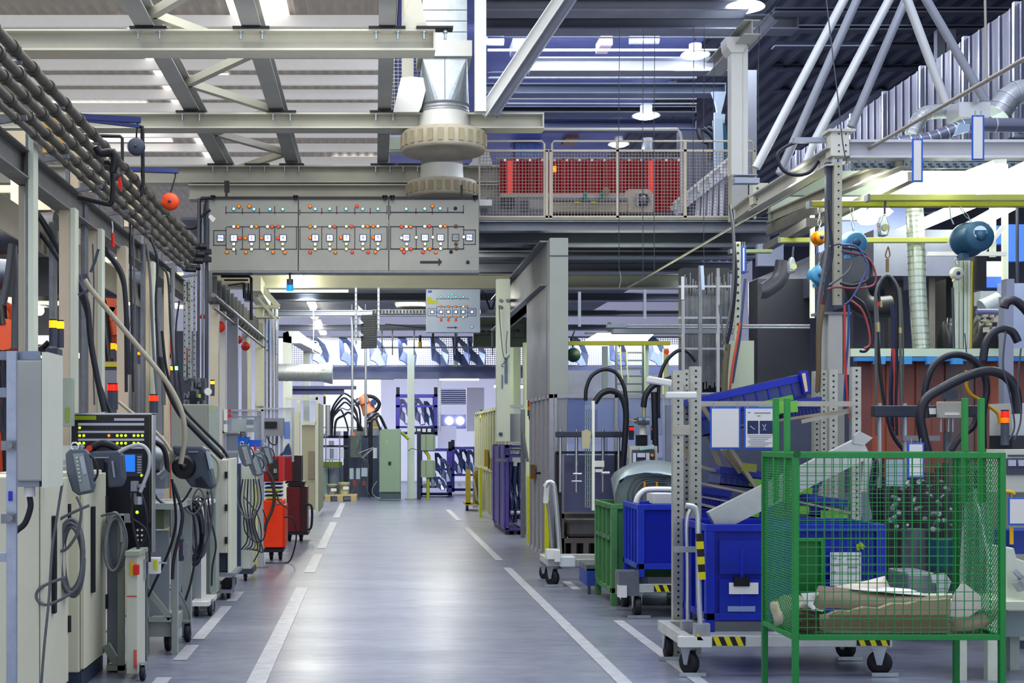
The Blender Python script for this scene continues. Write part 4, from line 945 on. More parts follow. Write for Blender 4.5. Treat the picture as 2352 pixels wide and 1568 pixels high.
# ================================================================== near left cabinets
t = T('upright_rail', 'pale galvanised upright with bolts at the far left foreground', 'rail', (X(26,6.7),6.7,0))
part('rail_body', MB().pb(14,806,37,1640,6.7,.03), M('#9fa8b8',.35,.4,.2,10), t, bev=.003)
part('top_channel', MB().pb(-20,806,88,826,6.75,.05).pb(-20,890,14,912,6.7,.05), M('#7d8798',.35,.4,.2,10), t)
m = MB()
for y in (1022, 1190): m.pb(2,y-10,32,y+12,6.64,.05); m.cyl(P(22,y,6.6), P(22,y,6.64), .016, 8)
part('bolt_clamps', m, galvd, t); part('blue_sticker', MB().pb(19,1128,27,1150,6.69,.012), blue, t)
part('cross_rail', MB().pb(-30,1270,15,1290,6.8,.05), M('#9fa8b8',.35,.4,.2,10), t)
t = T('wall_box', 'tall pale grey box hung at the far left foreground', 'cabinet', P(70,1120,7.1))
part('box_body', MB().pb(37,826,96,1105,7.1,.35), M('#a3a7a4',.5,0,.08), t, bev=.01); part('door_edge', MB().box(X(96,7.1), X(96,7.1)+.03, 7.1, 7.45, Z(1120,7.1), Z(808,7.1)), M('#cfd3c4',.5,0,.06), t)
part('base_channel', MB().pb(37,1105,90,1118,7.12,.3), steelb, t); part('cable_gland', MB().cyl(P(68,1118,7.2), P(68,1140,7.2), .03, 12), white, t)
hz('black_hose', 'short black cable dropping from the tall pale grey box', [(68,1140),(70,1165),(58,1200),(42,1215),(36,1220)], 7.2, 7, rubber, cat='cable')
cabinet('nearest tall beige cabinet at the lower left with slim dark handle', -1.86, 7.6, .85, .62, 1.38)
cb2 = cabinet('second tall beige cabinet with long dark door handle behind the coiled grey cable', -1.855, 8.62, .55, .72, 1.38)
t = T('distribution_box', 'grey wall cabinet behind the widest cream post', 'cabinet', P(120,975,9.3))
part('box_body', MB().pb(100,866,140,978,9.3,.3), M('#8f949a',.5,0,.1), t, bev=.006); part('door_edge', MB().pb(143,868,164,978,9.25,.1), greyg, t); part('yellow_label', MB().pb(151,936,158,968,9.24,.01), olive, t)
part('cable_duct', MB().pb(104,800,132,866,9.4,.15), dgrey, t)
simple('base_housing', 'grey blank housing below the wall cabinet', 'housing', 104, 1024, 160, 1085, 9.0, .4, M('#b8bcb6',.5,0,.08))
# C pedestal
t = T('switch_pedestal', 'slim beige pedestal with yellow and red rotary switch', 'pedestal', (X(303,8.95),8.95,0))
part('pedestal_body', MB().pb(290,1275,316,1548,8.95,.3), M('#c6cabb',.5,0,.08), t, bev=.005); part('top_cap', MB().pb(287,1266,320,1276,8.9,.35), greyg, t)
sw = part('yellow_backplate', MB().pb(299,1290,307,1322,8.93,.03), M('#e6b81a',.4,0,.05), t); part('red_knob', MB().pb(306,1297,318,1320,8.9,.05), red, sw, bev=.004)
part('red_label', MB().pb(307,1492,314,1534,8.945,.01), M('#d86a5c',.5,0,.1), t); part('red_strip', MB().pb(291,1368,314,1370,8.945,.01), red, t)
caster(t, X(322,8.8), 8.9, .05)
t = T('machine_stand', 'greenish frame stand between beige cabinet and switch pedestal', 'stand', (X(265,9.2),9.2,0))
m = MB().pb(270,1185,284,1568,9.2,.06).bar(P(244,1480,9.25), P(275,1535,9.25), .05).pb(244,1528,284,1540,9.2,.5).pb(244,1185,284,1196,9.2,.4); part('frame', m, M('#9aa396',.5,0,.12), t)
part('side_plate', MB().pb(246,1196,270,1530,9.4,.02), M('#7c8690',.5,0,.12), t)
t = T('frame_post', 'grey square upright right of the switch pedestal', 'post', (X(329,9.3),9.3,0))
part('post_body', MB().pb(323,1290,336,1540,9.3,.05), galvd, t); part('switch_box', MB().pb(313,1285,330,1352,9.2,.08), black, t); part('door_lock', MB().pb(326,1285,334,1330,9.18,.03), galv, t)
t = T('socket_box', 'white socket box with yellow label on the frame post', 'socket', P(352,1318,9.3))
part('box_body', MB().pb(340,1281,366,1318,9.3,.08), white, t, bev=.004); part('yellow_label', MB().pb(354,1286,361,1308,9.29,.01), M('#c8d020',.5,0,.05), t)
part('plug_bracket', MB().bar(P(366,1291,9.3), P(384,1293,9.3), .012), galv, t)
# D bench frame
t = T('workbench_frame', 'grey welded bench frame with casters and diagonal brace', 'work bench', (X(375,9.95),9.95,0))
fm = M('#98a09a',.5,0,.12)
part('table_top', MB().pb(336,1156,407,1170,9.95,.8), M('#b8c0bc',.4,.1,.1), t)
part('leg', MB().pb(394,1170,407,1513,9.95,.07), fm, t); part('leg', MB().box(X(407,9.95)-.07, X(407,9.95), 10.7, 10.77, 0, Z(1170,9.95)), fm, t); part('leg', MB().pb(330,1170,340,1513,9.95,.06), fm, t)
part('lower_tray', MB().pb(338,1425,394,1462,10.0,.6), fm, t); part('brace', MB().bar(P(338,1352,9.97), P(392,1420,9.97), .04).pb(338,1418,395,1428,9.95,.05), fm, t)
part('back_panel', MB().pb(340,1218,388,1418,10.3,.02), M('#8a929a',.5,0,.12), t); part('drawer_box', MB().pb(350,1172,376,1215,10.1,.3), M('#7f8a70',.5,0,.1), t)
caster(t, X(385,10.1), 10.15, .075); caster(t, X(410,10.1), 10.6, .07)
# black indicator panel
ip = T('indicator_panel', 'black control panel with rows of green and orange lights and blue screen', 'control panel', P(258,1268,9.55))
pf = part('panel_face', MB().pb(164,952,348,1268,9.55,.06), M('#20232e',.35,0,.15,4), ip)
part('aluminium_edge', MB().pb(163,948,352,952,9.53,.1).pb(348,950,352,1268,9.53,.1), alu, ip)
part('yellow_title_strip', MB().pb(166,954,221,964,9.54,.012), M('#98a818',.5,0,.1), pf); part('pin_line', MB().pb(225,954.5,345,955.3,9.54,.011).pb(344,955,344.8,1200,9.54,.011), M('#8a8030',.5,0,0), pf)
for (a,b,c,e) in [(262,960,331,966),(179,971,331,977),(179,989,331,994),(179,1007,331,1012),(268,1026,331,1030)]:
    part('label_strip', MB().pb(a,b,c,e,9.54,.012), M('#b8bac8',.5,0,.1), pf)
gl = EM('#b8e020', 1.3); ol = EM('#ff7a20', 1.6); kl = M('#3c3c44',.5,0,0)
for (y, on, oo) in [(982,(0,),()),(1000,(0,1,9,10,11,13,14,15),(7,)),(1017.5,(0,1,9,10,11,13,14),(7,))]:
    for k in range(16):
        px = 183 + k*9.6; c = P(px, y, 9.55); mt = gl if k in on else ol if k in oo else kl; r = .010 if mt is not kl else .006
        part('indicator_light', MB().lathe([(r,-.002),(r*.7,-.008),(.0001,-.01)], c, 10, 'y'), mt, pf)
part('blue_screen', MB().pb(285,1044,310,1083,9.54,.012), M('#2c7ce0',.3,0,.05,emit=.5), pf); part('screen_bezel', MB().pb(281,1041,328,1094,9.545,.012), M('#3c4050',.5,0,0), pf)
m = MB()
for k in range(7): m.pb(315,1047+k*6,325,1051+k*6,9.535,.015)
part('key_column', m, galv, pf)
for (a, b) in [(325,1091),(315,1176)]: part('indicator_light', MB().lathe([(.012,-.002),(.0001,-.012)], P(a,b,9.55), 10, 'y'), gl, pf)
m = MB().pb(312,1212,348,1268,9.54,.02)
sub = part('socket_plate', m, M('#30333e',.4,0,.1), pf)
for a in (316, 326):
    for b in (1217, 1229, 1240): part('socket', MB().cyl(P(a,b,9.52), P(a,b,9.54), .008, 8), white, sub)
# teach pendants
def pendant(label, cx, cy, d, s, lean, mt=M('#5d6672',.42,0,.12,6), wheel=False, flip=1, scr=True):
    """hand-held teach pendant hung up: shell, key pad, hook, guard strap"""
    t = T('teach_pendant', label, 'control pendant', P(cx, cy+60*s, d)); k = s*d/FOC
    def q(x, y, z=0): 
        x *= flip; xr = x*math.cos(lean) - y*math.sin(lean); yr = x*math.sin(lean) + y*math.cos(lean)
        return P(cx, cy, d) + Vector((xr*k, z*k, -yr*k))
    shp = [(-30,-50),(-18,-60),(22,-56),(32,-42),(34,40),(26,60),(-12,62),(-26,48),(-34,0)]
    part('shell', MB().prism([q(a,b,0) for a,b in (shp if flip>0 else shp[::-1])], (0, 26*k, 0)), mt, t, bev=.012*s)
    kp = part('key_pad', MB().prism([q(a,b,-2) for a,b in ([(-10,-48),(18,-46),(24,52),(-4,54)] if flip>0 else [(-10,-48),(18,-46),(24,52),(-4,54)][::-1])], (0, 3*k, 0)), M('#8d979c',.5,0,.1), t)
    m = MB()
    for r in range(7): m.bar(q(-3,-36+r*10,-4), q(3,-36+r*10,-4), 5*k)
    part('keys', m, M('#b8c2b8',.5,0,.05), kp)
    if scr: part('screen', MB().prism([q(a,b,-4) for a,b in ([(6,-38),(17,-38),(20,10),(9,10)] if flip>0 else [(6,-38),(17,-38),(20,10),(9,10)][::-1])], (0, 3*k, 0)), M('#a8acb8',.3,0,.05), kp)
    part('strap', MB().tube([q(30,-40,6), q(44,-20,6), q(46,10,6), q(34,30,6)], 3.2*k, 8, 4), black, t)
    part('hook_ring', MB().tube([q(-4+10*math.cos(a), -66+10*math.sin(a), 8) for a in [i*2*math.pi/10 for i in range(10)]], 2.4*k, 6, 2, True), chrome, t)
    return t
pendant('grey teach pendant with pale key pad hanging before the black panel', 182, 1082, 8.25, .88, -.14)
t = T('teach_pendant', 'dark grey teach pendant seen edge on over the second beige cabinet', 'control pendant', P(245,1120,8.9))
part('shell', MB().pp([(206,1036),(270,1034),(280,1046),(284,1100),(276,1118),(248,1120),(246,1064),(208,1062)], 8.9, .12), M('#4f5866',.42,0,.12), t, bev=.015)
part('grip_slot', MB().pb(216,1049,250,1052,8.88,.03).bar(P(258,1058,8.88), P(263,1096,8.88), .012), M('#8a93a0',.5,0,.05), t); part('dark_recess', MB().pb(212,1055,238,1078,8.89,.1), black, t); part('red_button', MB().cyl(P(205,1029,8.88), P(205,1029,8.94), .02), red, t)
part('rear_strap', MB().tube(pts([(210,1030),(235,1018),(262,1026),(278,1040)],8.95), .025, 8, 4), black, t)
t = T('teach_pendant', 'large dark teach pendant with round hand wheel, seen from the side', 'control pendant', P(450,1125,10.5))
part('shell', MB().pp([(395,1022),(462,1024),(474,1032),(492,1118),(484,1124),(438,1118),(424,1100),(420,1060),(398,1040)], 10.5, .2), M('#4c5563',.4,0,.12), t, bev=.02)
part('key_edge', MB().pp([(472,1036),(480,1038),(488,1075),(481,1078)], 10.47, .04), M('#a8b4bc',.4,0,.05), t)
part('hand_wheel', MB().lathe([(.075,-.02),(.095,0),(.075,.03),(.055,0)], P(422,1072,10.45), 22, 'y').lathe([(.001,-.03),(.03,-.02),(.03,.02)], P(422,1072,10.45), 12, 'y'), black, t)
part('dark_recess', MB().pp([(448,1100),(462,1094),(478,1116),(452,1118)], 10.48, .04), black, t); part('grip_slot', MB().pb(432,1036,455,1039,10.48,.03), M('#8a93a0',.5,0,.05), t)
S('pendant_bracket', 'pale curved bracket between black panel and large teach pendant', 'bracket', MB().pp([(388,1042),(412,1032),(432,1040),(440,1062),(404,1078),(392,1066)], 10.6, .1), beiged)
S('pendant_bracket', 'chrome arm holding the grey teach pendant', 'bracket', MB().bar(P(112,1070,8.4), P(158,1060,8.4), .03).bar(P(118,1085,8.4), P(160,1072,8.4), .02).bar(P(175,1040,8.3), P(190,1022,8.3), .03), galv)
# hoses around pendants
sil = M('#b4b8bc', .35, .3, .1)
hz('silver_hose', 'silver hose arching over the blue screen', [(272,1038),(300,1025),(325,1022),(342,1040),(342,1075),(330,1110),(322,1130)], 8.9, 4.5, sil)
hz('black_hose', 'black hose arching behind the large pendant wheel', [(350,1012),(372,1025),(382,1050),(384,1085)], 10.2, 6, rubber)
S('motor_unit', 'silver motor with cable glands on the work bench', 'motor', MB().cyl(P(350,1052,10.4), P(375,1058,10.4), .1, 16).pb(352,1085,380,1122,10.3,.2).cyl(P(366,1095,10.2), P(384,1080,10.2), .03, 10), M('#8c949c',.4,.4,.12))
S('fitting_cluster', 'silver fittings and sockets clustered below the blue screen', 'fitting', MB().pb(300,1105,314,1128,9.2,.08).pb(318,1112,330,1120,9.2,.08).cyl(P(318,1140,9.2), P(318,1158,9.2), .03).pb(300,1132,310,1150,9.2,.06).pb(285,1180,300,1200,9.2,.05), galv)
S('cable_coil', 'large coil of grey cable hung on the beige cabinets', 'cable coil', coil(162, 1282, 8.05, .065, .21, 6, .012, seed=2), hoseg)
hz('grey_cable', 'grey cable looping out below the coil to the far left', [(193,1258),(180,1340),(150,1370),(110,1388),(88,1380),(84,1362),(100,1345),(150,1325)], 7.6, 3.5, hoseg, cat='cable')
hz('grey_cable', 'long grey cable hanging from the teach pendant down the cabinet', [(176,1140),(186,1165),(184,1200),(175,1230),(150,1262),(125,1260),(116,1230),(128,1200),(160,1180),(205,1160)], 8.0, 3.5, hoseg, cat='cable')
hz('grey_cable', 'grey cable trailing down the nearest cabinet to the floor', [(143,1110),(132,1180),(120,1260),(112,1380),(102,1480),(95,1568)], 7.5, 3.2, hoseg, cat='cable')
S('cable_coil', 'coil of grey hose on the greenish machine stand', 'cable coil', coil(262, 1245, 9.15, .055, .18, 5, .012, seed=5), M('#84888c',.4,.1,.1))
hz('black_cable', 'black cable curving from fittings down the indicator panel', [(305,1130),(302,1180),(310,1230),(318,1265),(312,1300)], 9.1, 3.5, rubber, cat='cable')
hz('black_cable', 'second black cable curving to the sockets', [(300,1190),(330,1210),(342,1240),(344,1290)], 9.15, 3, rubber, cat='cable')
hz('black_cable', 'black cable crossing the bench frame diagonally', [(395,1100),(400,1140),(404,1200),(390,1260),(368,1310),(340,1370)], 9.9, 3, rubber, cat='cable')
hz('black_cable', 'thick black cable from the bench motor to the right cart', [(398,1110),(415,1160),(418,1200),(400,1280),(396,1330)], 9.85, 4, hose, cat='cable')
S('cable_coil', 'tangled coil of dark cable hung left of the white framed cart', 'cable coil', coil(443, 1225, 10.8, .07, .22, 7, .011, jit=.2, seed=9), hose)
S('cable_coil', 'second loose cable coil in front of the white framed cart', 'cable coil', coil(458, 1200, 11.2, .06, .24, 4, .009, jit=.25, seed=12), hoseg)
hz('grey_cable', 'grey cable swinging from the large pendant past the white cart', [(485,1120),(488,1180),(470,1260),(430,1310),(418,1360)], 10.9, 3, hoseg, cat='cable')
hz('silver_hose', 'pale hose looping right of the large pendant', [(482,1040),(500,1060),(502,1090),(494,1120),(492,1145)], 11, 3.5, M('#9ca08c',.4,0,.1))
t = T('switch_box', 'small dark box with red button on the bench leg', 'switch', P(410,1290,10.4))
part('box_body', MB().pb(405,1238,420,1288,10.4,.06), dgrey, t); part('red_button', MB().pb(403,1246,411,1264,10.36,.03), red, t); part('socket', MB().pb(420,1246,434,1276,10.4,.06), galv, t)
# E big greenish cabinet
t = T('control_cabinet', 'large grey green cabinet behind the curling black hose', 'cabinet', (X(440,12.6),12.6,0))
part('cabinet_body', MB().pb(392,928,477,1560,12.6,.7), M('#8f958c',.5,0,.1), t, bev=.01); part('side_door', MB().box(X(477,12.6)+.002, X(477,12.6)+.03, 12.62, 13.28, .1, Z(930,12.6)), M('#a9b3a8',.5,0,.08), t)
part('yellow_label', MB().box(X(477,12.6)+.03, X(477,12.6)+.034, 12.7, 12.76, Z(945,12.6), Z(932,12.6)), M('#b8c838',.5,0,.1), t)
t = T('framed_cart', 'white framed cart with steel base and casters', 'cart', (X(445,12.0),12.0,0))
part('side_panel', MB().pb(402,1165,432,1390,12.05,.4), M('#8f979f',.5,0,.12), t); part('upright', MB().pb(462,1160,472,1392,12.0,.05), white, t); part('upright', MB().box(X(480,12.0)-.05, X(480,12.0), 12.5, 12.55, .17, Z(1100,12)), fm, t); part('base_bar', MB().pb(438,1382,480,1392,11.95,.6), white, t)
part('top_shelf', MB().pb(432,1150,480,1160,12.0,.5), white, t)
part('back_panel', MB().pb(432,1165,462,1382,12.2,.02), M('#9aa2a6',.5,0,.1), t)
caster(t, X(448,12.0), 12.1, .055); caster(t, X(478,12.0), 12.15, .06); caster(t, X(486,12.4), 12.5, .055)
# F
t = T('control_cabinet', 'beige cabinet on a wheeled frame beside the hanging pendants', 'cabinet', (X(505,13.35),13.35,0))
part('cabinet_body', MB().pb(487,1056,522,1270,13.35,.7), M('#c9c7bb',.5,0,.06), t, bev=.006)
dr = part('door', MB().box(X(522,13.35)+.002, X(522,13.35)+.03, 13.36, 14.0, Z(1316,13.35), Z(1053,13.35)), M('#dcdfce',.5,0,.06), t, bev=.004)
m = MB()
for y in (1090, 1165, 1240): m.pb(516,y-7,522,y+8,13.33,.04)
part('hinge', m, black, dr)
part('louvre_base', MB().pb(490,1270,522,1312,13.4,.6), plinth, t); part('wheeled_frame', MB().pb(484,1316,540,1324,13.3,.7).pb(486,1355,528,1362,13.3,.6).pb(533,1324,538,1360,13.35,.05), steelb, t)
part('battery_box', MB().pb(508,1335,534,1350,13.4,.4), black, t)
caster(t, X(524,13.4), 13.45, .055); caster(t, X(498,13.4), 13.9, .055)
# G
t = T('control_cabinet', 'slim cabinet with navy front and pale side under the pendants', 'cabinet', (X(560,15.0),15.0,0))
part('cabinet_body', MB().pb(543,1065,553,1306,15.0,.6), M('#3d4a66',.5,0,.1), t); part('pale_door', MB().pb(553,1065,576,1306,15.02,.5), M('#c5cdbf',.5,0,.08), t); part('base_frame', MB().pb(540,1306,580,1318,15.0,.5), plinth, t)
caster(t, X(562,15.0), 15.1, .05)
t = T('guard_post', 'yellow painted guard post beside the slim cabinet', 'post', (X(582,15.8),15.8,0))
part('post_body', MB().pb(576,1112,588,1314,15.8,.08), yellow, t); part('cap', MB().pb(577,1070,587,1112,15.82,.06), galv, t)
lpost('ribbed aluminium post left of the orange welding cart', 591, 605, 16.6, Z(938,16.6), alu, dp=.08)
for i, (cx, cy, d, s, ln, lb) in enumerate([(563,1045,14.4,.42,-.22,'small grey teach pendant, first of the row by the blue box'),(586,1068,14.8,.42,-.26,'small grey teach pendant, middle of the row'),(597,1062,15.4,.4,-.2,'small grey teach pendant, third of the row behind the middle one'),(613,1045,16.2,.36,-.2,'small dark teach pendant before the red power source')]):
    pendant(lb, cx, cy, d, s, ln, scr=False)
for i in range(7):
    a = 558+i*6; hz('grey_cable', 'cable hanging in a bundle below the small pendants, %s strand' % names[i], [(a,1100),(a-6+i*2,1150),(a+8-i*3,1200),(a+10,1240+i*4),(a-4,1262)], 14.7+.05*i, 1.6, hoseg if i%2 else hose, cat='cable', grp='cables below the small pendants')
hz('grey_cable', 'wide cable loop hanging below the bundle', [(560,1180),(563,1220),(585,1243),(605,1238),(612,1200),(604,1170)], 14.9, 1.5, hose, cat='cable')
hz('red_hose_end', 'small glowing red plug above the pendants', [(586,1022),(586,1034)], 14.6, 3, red, cat='plug', sm=1)
# framed machine behind
t = T('machine_enclosure', 'aluminium framed enclosure with clear panes above the beige cabinet', 'enclosure', P(556,1060,16.4))
m = MB().pb(511,940,605,944,16.4,.06).pb(511,944,516,1050,16.4,.06).pb(600,940,606,1056,16.4,.06).pb(516,955,600,959,16.45,.05).pb(584,956,590,1040,16.5,.04).pb(511,990,560,994,16.4,.05).pb(511,1036,605,1040,16.4,.06); part('aluminium_frame', m, alu, t)
part('pane', MB().pb(516,944,600,1036,16.44,.01), glass, t); part('inner_box', MB().pb(532,962,586,992,17.0,.4), greyg, t); part('dark_inside', MB().pb(520,996,560,1034,16.9,.3), dgrey, t)
part('label_plate', MB().pb(566,964,582,975,16.9,.03), dgrey, t); part('white_label', MB().pb(566,977,582,982,16.9,.03), white, t)
part('switch_column', MB().pb(514,940,522,965,16.3,.05).pb(514,974,522,992,16.3,.05), white, t); part('red_buttons', MB().pb(524,940,530,945,16.3,.04).pb(524,951,530,958,16.3,.04), red, t)
t = T('blue_feeder', 'blue wire feeder box above the small pendants', 'wire feeder', P(558,1040,15.6))
part('body', MB().pp([(546,1003),(571,1003),(570,1012),(559,1035),(551,1042),(548,1040)], 15.6, .2), M('#2060c0',.4,0,.08), t); part('handle', MB().tube(pts([(552,1003),(553,992),(563,992),(564,1003)],15.6), .012, 6), dgrey, t)
S('blue_feeder', 'second blue wire feeder behind the grey pendant', 'wire feeder', MB().pb(572,1010,598,1026,15.9,.2), M('#2c62c4',.4,0,.08))
t = T('machine_enclosure', 'clear walled enclosure with grey window box above the red welders', 'enclosure', P(640,1060,18.6))
m = MB().pb(606,936,676,940,18.6,.06).pb(670,940,675,1060,18.6,.06).pb(644,1000,649,1060,18.5,.05); part('aluminium_frame', m, alu, t); part('pane', MB().pb(606,940,670,1050,18.65,.01), glass, t)
wb = part('window_box', MB().pb(605,960,651,1001,18.4,.2), M('#8a8c94',.5,0,.08), t); part('dark_window', MB().pb(608,968,636,983,18.38,.03), black, wb)
part('blue_screen', MB().pb(652,968,666,1008,18.9,.02), M('#4c78d0',.4,0,.1,emit=.2), t)
S('worker_jacket', 'dark blue jacketed shape bent behind the red welders', 'cover', MB().pp([(650,1038),(656,1025),(662,1018),(666,1030),(668,1045),(640,1045)], 18.3, .2), M('#34466e',.6,0,.1))
hz('black_cable', 'black cables looping below the grey window box', [(612,1001),(622,1018),(634,1020),(637,1001)], 18.3, 1.3, black, cat='cable')
# H orange welding cart
t = T('welding_cart', 'bright orange red welding machine cart with casters', 'welding cart', (X(630,17.5),17.5,0))
part('body', MB().pb(605,1148,650,1258,17.5,.55), orange, t, bev=.015); part('side_panel', MB().box(X(650,17.5)-.01, X(650,17.5)+.03, 17.52, 18.0, Z(1256,17.5), Z(1160,17.5)), M('#c83a14',.45,0,.1), t)
part('badge', MB().pb(634,1152,643,1157,17.49,.01), grey, t)
pw = part('power_source', MB().pb(606,1048,646,1106,17.5,.5), M('#9c2428',.45,0,.1), t, bev=.01)
part('front_panel', MB().pb(620,1056,640,1100,17.48,.03), M('#3a3434',.5,0,.1), pw); part('small_display', MB().pb(628,1076,636,1086,17.46,.02), galv, pw)
part('red_edge', MB().pb(640,1048,650,1106,17.48,.3), M('#cc3030',.45,0,.1), t)
m = MB()
for k in range(4): m.pb(608,1110+k*9,646,1113+k*9,17.55,.4)
part('middle_rack', m, black, t); part('yellow_strips', MB().pb(612,1124,642,1128,17.5,.05).pb(612,1141,642,1145,17.5,.05), M('#c0c020',.5,0,.1), t)
part('base_tray', MB().pb(606,1260,650,1268,17.5,.55), black, t)
caster(t, X(622,17.6), 17.7, .068); caster(t, X(643,17.6), 17.7, .068)
hz('welding_hose', 'brown hose draped down the front of the orange cart', [(612,1080),(625,1100),(630,1140),(625,1170),(612,1200),(606,1220)], 17.3, 4, M('#4a4038',.6,0,.1))
hz('black_cable', 'thin black cable trailing on the floor from the orange cart', [(652,1188),(668,1188),(678,1205),(680,1240),(668,1284),(650,1293),(610,1292)], 17.2, 1.8, black, cat='cable')
# I dark red welder
t = T('welding_cart', 'dark red welding machine with black handle bars behind the orange cart', 'welding cart', (X(680,20.7),20.7,0))
part('body', MB().pb(658,1118,690,1222,20.7,.6), M('#6a1620',.45,0,.15), t, bev=.015); part('side_body', MB().pb(690,1118,705,1222,20.72,.5), M('#3c1820',.45,0,.1), t)
pw = part('power_source', MB().pb(652,1046,672,1104,20.7,.5), M('#a01c24',.45,0,.1), t); part('front_panel', MB().pb(672,1046,692,1104,20.68,.5), M('#2c2226',.5,0,.1), pw)
part('rack', MB().pb(655,1106,700,1110,20.7,.4).pb(660,1112,698,1116,20.7,.4), black, t)
part('handle_bar', MB().tube(pts([(700,1158),(714,1160),(717,1180),(714,1212),(702,1216)],20.6), .018, 8, 4), black, t); part('base_tray', MB().pb(652,1222,708,1228,20.7,.6), black, t)
caster(t, X(691,20.8), 20.9, .08); caster(t, X(664,20.8), 20.9, .08)
# J far enclosure
t = T('safety_cabin', 'tall glass fronted cabin with beige lower panels at the left aisle end', 'enclosure', (X(708,27.5),27.5,0))
m = MB().pb(655,912,730,918,27.5,.06).pb(725,905,731,1186,27.5,.06).pb(682,918,690,1186,28.0,.06).pb(690,968,726,975,27.5,.05).pb(652,1100,690,1105,27.6,.05); part('frame', m, M('#cdd2c4',.4,.1,.08), t)
part('upper_pane', MB().pb(690,920,725,968,27.54,.01), glass, t); part('lower_panel', MB().pb(693,976,724,1170,27.55,.03), M('#aaa894',.5,0,.1), t); part('dark_window', MB().pb(708,1036,722,1100,27.52,.03), M('#8a8474',.5,0,.1), t)
part('side_glass', MB().pb(655,918,682,1100,28.2,.02), glass, t)
part('door_leaf', MB().box(X(731,27.5), X(731,27.5)+.03, 27.5, 29.5, .1, 2.3), M('#8c8f80',.5,0,.1), t)
simple('cabin_partition', 'pale cream cabin wall left of the glass fronted cabin', 'panel', 672, 945, 688, 1130, 24, .2, M('#cdd0c0',.5,0,.06))

# extra cable clutter between the left machines
for i, (ps, d, r, mt) in enumerate([([(232,1185),(262,1178),(280,1195),(292,1240),(282,1300)],9.05,2.6,hoseg),([(352,1128),(366,1150),(392,1160),(420,1150),(440,1120)],10.0,2.6,hose),([(402,1135),(424,1165),(446,1180),(470,1150),(486,1124)],10.45,2.4,hoseg),([(412,1360),(426,1385),(436,1420),(430,1452),(418,1462)],10.6,2,galvd),([(425,1150),(445,1190),(450,1260),(440,1330),(425,1380)],10.7,2.6,hose),([(476,1128),(484,1190),(496,1250),(488,1300),(486,1345)],11.3,2.2,hose),([(318,1120),(330,1150),(338,1190),(334,1230),(318,1260)],9.2,2.8,hose),([(548,1090),(544,1140),(556,1180),(574,1190),(590,1170)],14.5,1.6,hoseg),([(560,1140),(590,1180),(600,1220),(596,1262),(582,1290)],14.6,1.4,hose),([(620,1110),(634,1130),(640,1150),(650,1160),(664,1168)],17.2,1.6,hose),([(4,840),(8,900),(2,960),(10,1010)],6.9,5,hose)]):
    hz('slack_cable', 'slack cable strung among the left machines, number %d from the front row' % (i+1), ps, d, r, mt, cat='cable', grp='slack cables among the left machines')
# ================================================================== far end of the aisle
fd = 35.0
t = T('support_column', 'slim pale green white column standing in the middle of the far aisle end', 'column', (X(943.5,fd),fd,0))
part('shaft', MB().pb(936,782,952,1147,fd,.18), M('#c3cfc3',.5,0,.05), t, bev=.005); part('base_plate', MB().box(X(930,fd), X(958,fd), fd-.05, fd+.25, 0, .02), grey, t)
t = T('control_cabinet', 'tall grey green cabinet with black lock at the far aisle end', 'cabinet', (X(898,fd-.5),fd-.5,0)); gg = M('#8ba28e',.5,0,.06)
part('cabinet_body', MB().pb(871,985,921,1131,fd-.5,.5), gg, t, bev=.006); part('door', MB().pb(873,987,919,1129,fd-.53,.025), gg, t); part('door_lock', MB().pb(892,1060,898,1067,fd-.56,.03), black, t); part('plinth', MB().pb(872,1131,921,1146,fd-.48,.45), M('#50646c',.5,0,.1), t)
part('warning_triangle', MB().pp([(885,1016),(889,1010),(892,1016)], fd-.535, .005), M('#a8c040',.5,0,0), t)
for (a,b,c,e,lb) in [(967,997,1000,1034,'upper grey green box on the post right of the slim column'),(967,1057,1000,1096,'lower grey green box on the post right of the slim column')]:
    t = T('junction_box', lb, 'box', P((a+c)/2,e,fd)); part('body', MB().pb(a,b,c-5,e,fd,.2), M('#96a890',.5,0,.06), t); part('side', MB().pb(c-5,b+1,c,e-1,fd+.02,.2), gg, t)
    part('door_seam', MB().pb(a+11,b,a+11.6,e,fd-.01,.012), dgrey, t)
S('yellow_conduit', 'yellow conduit connecting the two grey green boxes down to the floor', 'conduit', MB().tube(pts([(975,1034),(984,1046),(985,1056)],fd+.1), .045, 8, 3).tube(pts([(983,1096),(983,1147)],fd+.1), .045, 8), M('#a8b430',.5,0,.1))
S('box_post', 'dark post carrying the grey green boxes', 'post', MB().pb(958,990,967,1146,fd+.1,.15), M('#30364c',.5,0,.1))
S('yellow_hose', 'short yellow hose leaving the tall grey green cabinet', 'hose', MB().tube(pts([(921,992),(930,1000),(938,1008)],fd), .04, 8, 3), M('#a8b430',.5,0,.1))
hz('black_cable', 'thin dark cable between slim column and box post', [(937,1036),(945,1030),(955,1032),(966,1038)], 34.8, .8, dgrey, cat='cable')
